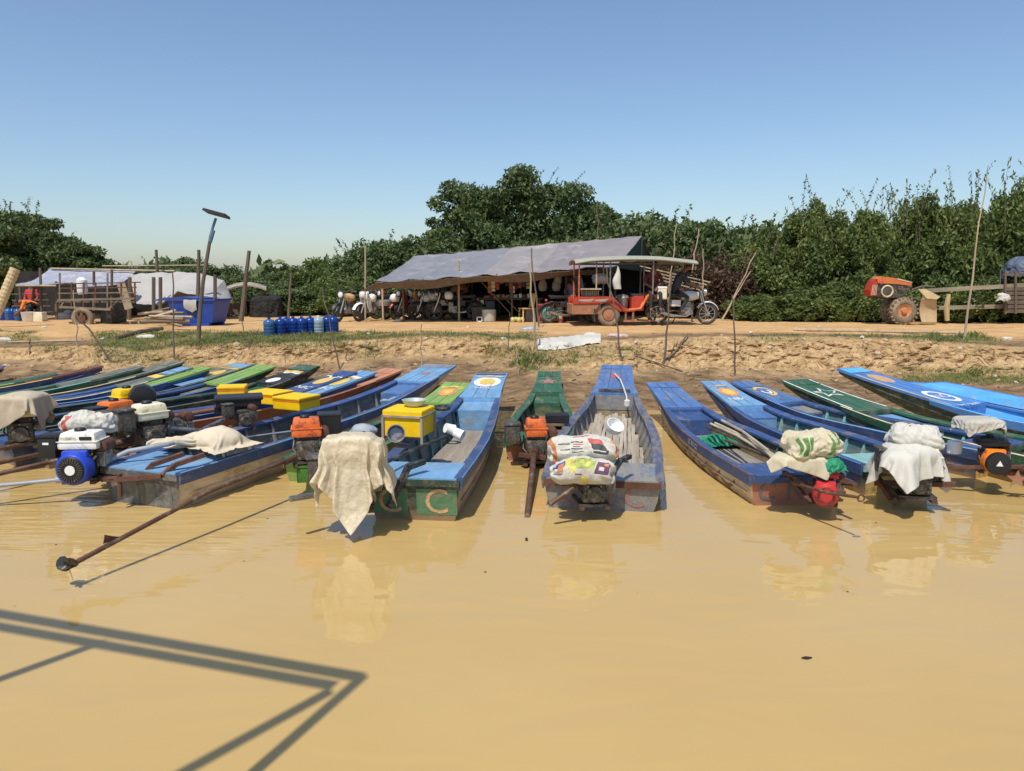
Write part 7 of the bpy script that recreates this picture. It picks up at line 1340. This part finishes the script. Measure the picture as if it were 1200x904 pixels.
# ------------------------------------------------------------------ trees, hedge and bushes behind the road
NR = np.random.default_rng(11)
def leaf_mat(name, c1, c2, c3, tr=.25):
    m = bpy.data.materials.new(name); m.use_nodes = True; t = m.node_tree; n = t.nodes; L = t.links; b = n['Principled BSDF']; b.inputs['Roughness'].default_value = .55; b.inputs['Specular IOR Level'].default_value = .35
    g = n.new('ShaderNodeNewGeometry'); r = n.new('ShaderNodeValToRGB'); e = r.color_ramp.elements
    e[0].position = 0; e[0].color = (*c1, 1); e[1].position = 1; e[1].color = (*c3, 1); q = e.new(.6); q.color = (*c2, 1)
    tc = n.new('ShaderNodeTexCoord'); nz = n.new('ShaderNodeTexNoise'); nz.inputs['Scale'].default_value = .9; nz.inputs['Detail'].default_value = 3; L.new(tc.outputs['Object'], nz.inputs['Vector'])
    a = n.new('ShaderNodeMath'); a.operation = 'MULTIPLY_ADD'; L.new(g.outputs['Random Per Island'], a.inputs[0]); a.inputs[1].default_value = .55
    s_ = n.new('ShaderNodeMapRange'); s_.inputs[1].default_value = .3; s_.inputs[2].default_value = .7; s_.inputs[3].default_value = -.02; s_.inputs[4].default_value = .45; L.new(nz.outputs['Fac'], s_.inputs[0]); L.new(s_.outputs[0], a.inputs[2])
    L.new(a.outputs[0], r.inputs[0]); L.new(r.outputs[0], b.inputs['Base Color'])
    tl = n.new('ShaderNodeBsdfTranslucent'); L.new(r.outputs[0], tl.inputs[0]); ms = n.new('ShaderNodeMixShader'); ms.inputs[0].default_value = tr
    L.new(b.outputs[0], ms.inputs[1]); L.new(tl.outputs[0], ms.inputs[2]); L.new(ms.outputs[0], n['Material Output'].inputs[0]); return m
LF_DARK = leaf_mat('dark_tree_leaf', (.05, .076, .026), (.11, .16, .052), (.23, .27, .10))
LF_HEDGE = leaf_mat('hedge_leaf', (.06, .09, .026), (.155, .21, .058), (.38, .40, .13), .42)
LF_LITE = leaf_mat('light_green_leaf', (.07, .105, .03), (.14, .19, .05), (.24, .27, .09), .35)
LF_DRY = leaf_mat('dry_reddish_leaf', (.08, .055, .032), (.14, .085, .055), (.20, .135, .08), .3)
def leaves(P, size, up=.35, elong=1.7):
    n = len(P); a = NR.normal(size=(n, 3)); a[:, 2] += up; nrm = a / np.linalg.norm(a, axis=1)[:, None]
    t = np.cross(nrm, NR.normal(size=(n, 3))); t /= np.linalg.norm(t, axis=1)[:, None] + 1e-9; b = np.cross(nrm, t)
    s = size * NR.uniform(.6, 1.35, (n, 1)); V = np.empty((n, 4, 3)); V[:, 0] = P - t * s * elong * .5; V[:, 1] = P + b * s * .36 + nrm * s * .08; V[:, 2] = P + t * s * elong * .5; V[:, 3] = P - b * s * .36 + nrm * s * .08
    return V.reshape(-1, 3)
def quads_mesh(name, V, mat):
    n = len(V) // 4; me = bpy.data.meshes.new(name); me.vertices.add(len(V)); me.vertices.foreach_set('co', V.astype(np.float32).ravel())
    me.loops.add(n * 4); me.loops.foreach_set('vertex_index', np.arange(n * 4, dtype=np.int32)); me.polygons.add(n); me.polygons.foreach_set('loop_start', np.arange(0, n * 4, 4, dtype=np.int32)); me.polygons.foreach_set('loop_total', np.full(n, 4, np.int32))
    me.materials.append(mat); me.update(); me.validate(); return me
def crown_pts(n, rx, ry, rz, z0, ncl, seed, crad=(.16, .32), dome=False, shell=.62):
    r = np.random.default_rng(seed); C = r.normal(size=(ncl, 3)); C /= np.linalg.norm(C, axis=1)[:, None]
    if dome: C[:, 2] = np.abs(C[:, 2]) * 1.0 - .10
    C *= (shell + (1 - shell) * r.random((ncl, 1)) ** .6)
    cr = r.uniform(*crad, ncl); w = cr ** 2; k = r.choice(ncl, n, p=w / w.sum()); d = r.normal(size=(n, 3)); d /= np.linalg.norm(d, axis=1)[:, None]; d *= (r.random((n, 1)) ** .45)
    P = C[k] + d * cr[k][:, None] * np.array([1.15, 1.15, .8]); core = int(n * .16); Q = r.normal(size=(core, 3)); Q /= np.linalg.norm(Q, axis=1)[:, None]; Q *= .75 * r.random((core, 1)) ** .4; Q[:, 2] = np.abs(Q[:, 2]) if dome else Q[:, 2]; P[:core] = Q
    P = P * np.array([rx, ry, rz]); P[:, 2] += z0; return P, C * np.array([rx, ry, rz]) + np.array([0, 0, z0])
def trunk_mesh(name, h, r, tips, mat, seed, base=.25):
    rr = random.Random(seed); m = MB(); m.tube([(0, 0, -.2), (rr.uniform(-.1, .1), 0, h * .5), (rr.uniform(-.2, .2), rr.uniform(-.2, .2), h)], [r * 1.3, r, r * .7], 8)
    for t in tips: a = Vector((0, 0, h * rr.uniform(base, 1))); b_ = Vector(t); mid = (a + b_) / 2 + Vector((rr.uniform(-.2, .2), rr.uniform(-.2, .2), rr.uniform(0, .3))); m.tube([a, mid, b_], [r * .45, r * .28, r * .08], 5)
    return m.mesh(name, mat, True)
def twigs_mesh(n, R_, z0, h, seed, mat, lmat):
    rr = random.Random(seed); m = MB(); LP = []
    for i in range(n):
        a = rr.uniform(0, 6.28); q = R_ * math.sqrt(rr.random()); x, y = q * math.cos(a), q * math.sin(a); ln = h * rr.uniform(.45, 1.1); dx, dy = rr.gauss(.30, .30) * ln, rr.gauss(0, .3) * ln; pts = []
        for k in range(6): f = k / 5; pts.append((x + dx * f * f, y + dy * f * f, z0 - .5 + (ln + .5) * (f - .12 * f * f)))
        m.mi = 0; m.tube(pts, [.011 * (1 - .7 * k / 5) for k in range(6)], 4, cap=False)
        for k in range(26): f = .25 + .75 * k / 25; LP.append((x + dx * f * f + rr.gauss(0, .035), y + dy * f * f + rr.gauss(0, .035), z0 - .5 + (ln + .5) * (f - .12 * f * f)))
    V = leaves(np.array(LP), .07, .6, 1.8); o = len(m.v); m.mi = 1; m.v += [tuple(v) for v in V]
    for i in range(len(V) // 4): m.f.append((o + 4 * i, o + 4 * i + 1, o + 4 * i + 2, o + 4 * i + 3)); m.m.append(1)
    return m.mesh('twigs', [mat, lmat], False, fixn=False)
def bush_kind(nleaf, rx, ry, rz, ncl, seed, lmat, size, twig=0, twh=1., crad=(.17, .33)):
    P, C = crown_pts(nleaf, rx, ry, rz, .15, ncl, seed, crad, dome=True); cm = quads_mesh('crown', leaves(P, size), lmat); tips = C[::max(1, len(C) // 9)]
    tm = trunk_mesh('stems', rz * .4, .06, tips, BARK, seed, .1); tw = twigs_mesh(twig, rx * .75, rz * .80, twh, seed, BARK, lmat) if twig else None; return cm, tm, tw
def plant(name, label, cat, kind, loc, s=(1, 1, 1), rz=0, group=None):
    o = thing(name, label, cat, loc, rz, group); o.scale = s; ob('crown', kind[0], o); ob('trunk', kind[1], o)
    if kind[2]: tag(ob('twigs', kind[2], o), kind='stuff')
    return o
HK = [bush_kind(34000, 1.9, 1.5, 3.0, 110, 21 + i, LF_HEDGE, .092, 9, 1.4, (.09, .24)) for i in range(3)]
HN = ['tall hedge bush with long arching twigs', 'dense glossy hedge bush', 'leafy hedge bush with yellowish clumps']
# hedge on the right: px, top py, base depth Y
hedge = [(905, 262, 25.0), (950, 232, 25.2), (1000, 238, 24.6), (1045, 236, 25.4), (1090, 226, 24.4), (1135, 226, 25.2), (1180, 212, 24.4), (1225, 205, 25.0), (1275, 210, 24.6), (1330, 215, 25), (1400, 220, 25)]
for i, (px, py, Y) in enumerate(hedge):
    b_ = PY(px, 375, Y); b_.z = 1.0; h = PY(px, py, Y).z - 1.0
    plant('hedge_bush', f'{HN[i % 3]}, ' + ['beside the reddish dry bush', 'second right of the reddish dry bush', 'left of the walking tractor', 'above the walking tractor', 'behind the long shafts of the farm cart', 'behind the tall bent pole', 'behind the farm cart load', 'above the right edge behind the cart', 'outside the right edge', 'further outside the right edge', 'farthest outside the right edge'][i], 'bush', HK[i % 3], b_, (.95 + .1 * (i % 2), .9, h / 3.1), rnd.uniform(0, 6), 'bushes of the tall hedge behind the road')
LK = [bush_kind(9500, 1.1, .9, 1.3, 40, 41 + i, LF_HEDGE, .10, 5, .6, (.18, .36)) for i in range(2)]
for i, (px, py, Y) in enumerate([(885, 345, 23.4), (915, 338, 23.2), (955, 335, 23.0), (995, 330, 22.8), (1035, 320, 22.8), (1110, 318, 22.4), (1165, 320, 22.4), (1220, 322, 22.4)]):
    b_ = PY(px, 375, Y); b_.z = 1.0; h = PY(px, py, Y).z - 1.0
    plant('low_bush', 'low leafy bush ' + ['by the leaning cut branches', 'right of the leaning cut branches', 'mid-way between the motorbike and the tractor', 'left of the tractor', 'close behind the tractor', 'behind the tractor shafts', 'left of the cart load', 'outside right behind the cart'][i], 'bush', LK[i % 2], b_, (1, 1, h / 1.5), rnd.uniform(0, 6), 'low bushes in front of the hedge')
DK = bush_kind(9000, 1.5, 1.2, 2.4, 46, 61, LF_DRY, .11, 10, 1., (.14, .3))
for i, (px, py, Y, lb) in enumerate([(845, 285, 24.8, 'reddish dry bush behind the motorbike headlight'), (800, 283, 25.2, 'reddish dry bush behind the canopy end of the three wheeler'), (880, 280, 25.2, 'half dry reddish bush where the green hedge begins')]):
    b_ = PY(px, 375, Y); b_.z = 1.0; h = PY(px, py, Y).z - 1.0; plant('dry_bush', lb, 'bush', DK, b_, (.95, .9, h / 2.9), i * 2.1, 'dry bushes left of the hedge')
# mid-distance bushes across the back
MK = [bush_kind(19000, 2.2, 1.7, 2.6, 80, 71 + i, LF_DARK, .12, 6, .9, (.12, .26)) for i in range(2)]; MLT = bush_kind(18000, 2.0, 1.6, 2.4, 80, 75, LF_LITE, .12, 5, .8, (.12, .26))
mid = [(135, 308, 40, 0), (165, 312, 44, 0), (195, 305, 38, 1), (225, 302, 40, 0), (255, 308, 36, 1), (285, 322, 33, 0), (315, 328, 31, 1), (345, 332, 30, 0), (335, 338, 27, 1), (375, 302, 30.5, 2), (398, 318, 28, 2), (420, 322, 26.6, 2), (428, 292, 29.5, 0), (455, 280, 30, 1), (485, 278, 30.5, 0), (735, 252, 30, 1), (765, 252, 29.5, 0), (795, 256, 28.5, 1), (825, 258, 28.5, 0), (860, 258, 28, 1), (90, 322, 36, 1), (60, 326, 33, 0), (20, 326, 32, 1), (-30, 320, 32, 0), (305, 335, 40, 1), (350, 325, 42, 0), (270, 320, 44, 1), (330, 318, 52, 0), (520, 300, 29, 0), (560, 290, 30, 1), (600, 285, 30, 0), (650, 280, 30, 1), (700, 268, 30, 0)]
where = ['rising far behind the left shelter', 'far behind the wooden cart', 'behind the white tent', 'behind the blue bin', 'behind the solar lamp pole', 'behind the stout old post', 'behind the small roofed stand', 'behind the grey fence post', 'low beside the grey fence post', 'above the water jugs', 'left of the parked motorbikes', 'beside the left end of the shed', 'above the left end of the shed', 'over the left roof corner of the shed', 'over the ridge end of the shed', 'right of the shed gable', 'behind the shed gable tip', 'above the three wheeler canopy', 'over the canopy end of the three wheeler', 'behind the reddish dry bush', 'behind the shelter ridge', 'in shade behind the left shelter', 'low behind the ringed tube', 'outside the left edge', 'in the far gap right of the stand', 'far in the gap by the fence post', 'far behind the old post', 'farthest in the sky gap', 'behind the shed at its left third', 'behind the shed ridge left of centre', 'behind the shed ridge at its centre', 'behind the shed ridge right of centre', 'behind the shed near the gable']
for i, (px, py, Y, k) in enumerate(mid):
    b_ = PY(px, 375, Y); b_.z = 1.0; h = max(.8, PY(px, py, Y).z - 1.0); kk = [MK[0], MK[1], MLT][k]
    plant('bush', ['dark bushy shrub ', 'dull green shrub ', 'fresh light green shrub '][k] + where[i], 'bush', kk, b_, (max(.8, .5 + h / 5), max(.8, .5 + h / 5), h / 2.65), rnd.uniform(0, 6), 'bushes behind the far side of the road')
# trees
def tree(label, px, py, Y, rx, rz, n, seed, lmat=LF_DARK, size=.2, ry=None, z0f=.62, ncl=70, crad=(.12, .27)):
    b_ = PY(px, 375, Y); b_.z = 1.0; H = PY(px, py, Y).z - 1.0; z0 = H - rz
    n = int(n * 2.1); size *= .64; P, C = crown_pts(n, rx, ry or rx * .8, rz, z0, ncl, seed, crad); o = thing('tree', label, 'tree', b_, 0, 'trees rising above the bushes')
    ob('crown', quads_mesh('crown', leaves(P, size), lmat), o); ob('trunk', trunk_mesh('trunk', z0, .16, C[::3], BARK, seed, .5), o); tag(ob('twigs', twigs_mesh(14, rx * .6, H - .5, .7, seed, BARK, lmat), o), kind='stuff'); return o
tree('big dark spreading tree behind the long shed', 625, 203, 33, 3.3, 2.9, 24000, 5, size=.19)
tree('lower left arm of the dark tree group behind the shed ridge', 555, 218, 33, 2.3, 2.6, 14000, 6, size=.19)
tree('right-hand dark tree behind the shed with a thin top twig', 686, 240, 33.5, 2.0, 2.2, 11000, 8, size=.19)
tree('large dark tree at the left edge over the shelter', 5, 232, 31, 3.2, 2.6, 24000, 9, size=.18)
tree('drooping dark tree right of the left edge tree', 62, 272, 31.5, 2.0, 1.4, 9000, 10, size=.17)
tree('low branch crown reaching out over the left shelter', 100, 296, 32, 1.3, .7, 3500, 12, size=.17)
tree('round bush-like tree over the left roof end of the shed', 465, 285, 31, 1.7, 1.6, 9000, 13, size=.18)
# a far wood beyond everything closes the gaps along the horizon
P = []
for i in range(260):
    x = rnd.uniform(-150, 150); y = rnd.uniform(75, 95); h = rnd.uniform(2.0, 4.6); n_ = 170; d = NR.normal(size=(n_, 3)); d /= np.linalg.norm(d, axis=1)[:, None]; d[:, 2] = np.abs(d[:, 2]); P.append(d * np.array([2.6, 2, h]) * (NR.random((n_, 1)) ** .3) + np.array([x, y, .8]))
tag(ob('far_woods', quads_mesh('far_woods', leaves(np.concatenate(P), .75), LF_DARK)), 'far line of scrub woodland along the horizon', kind='stuff')
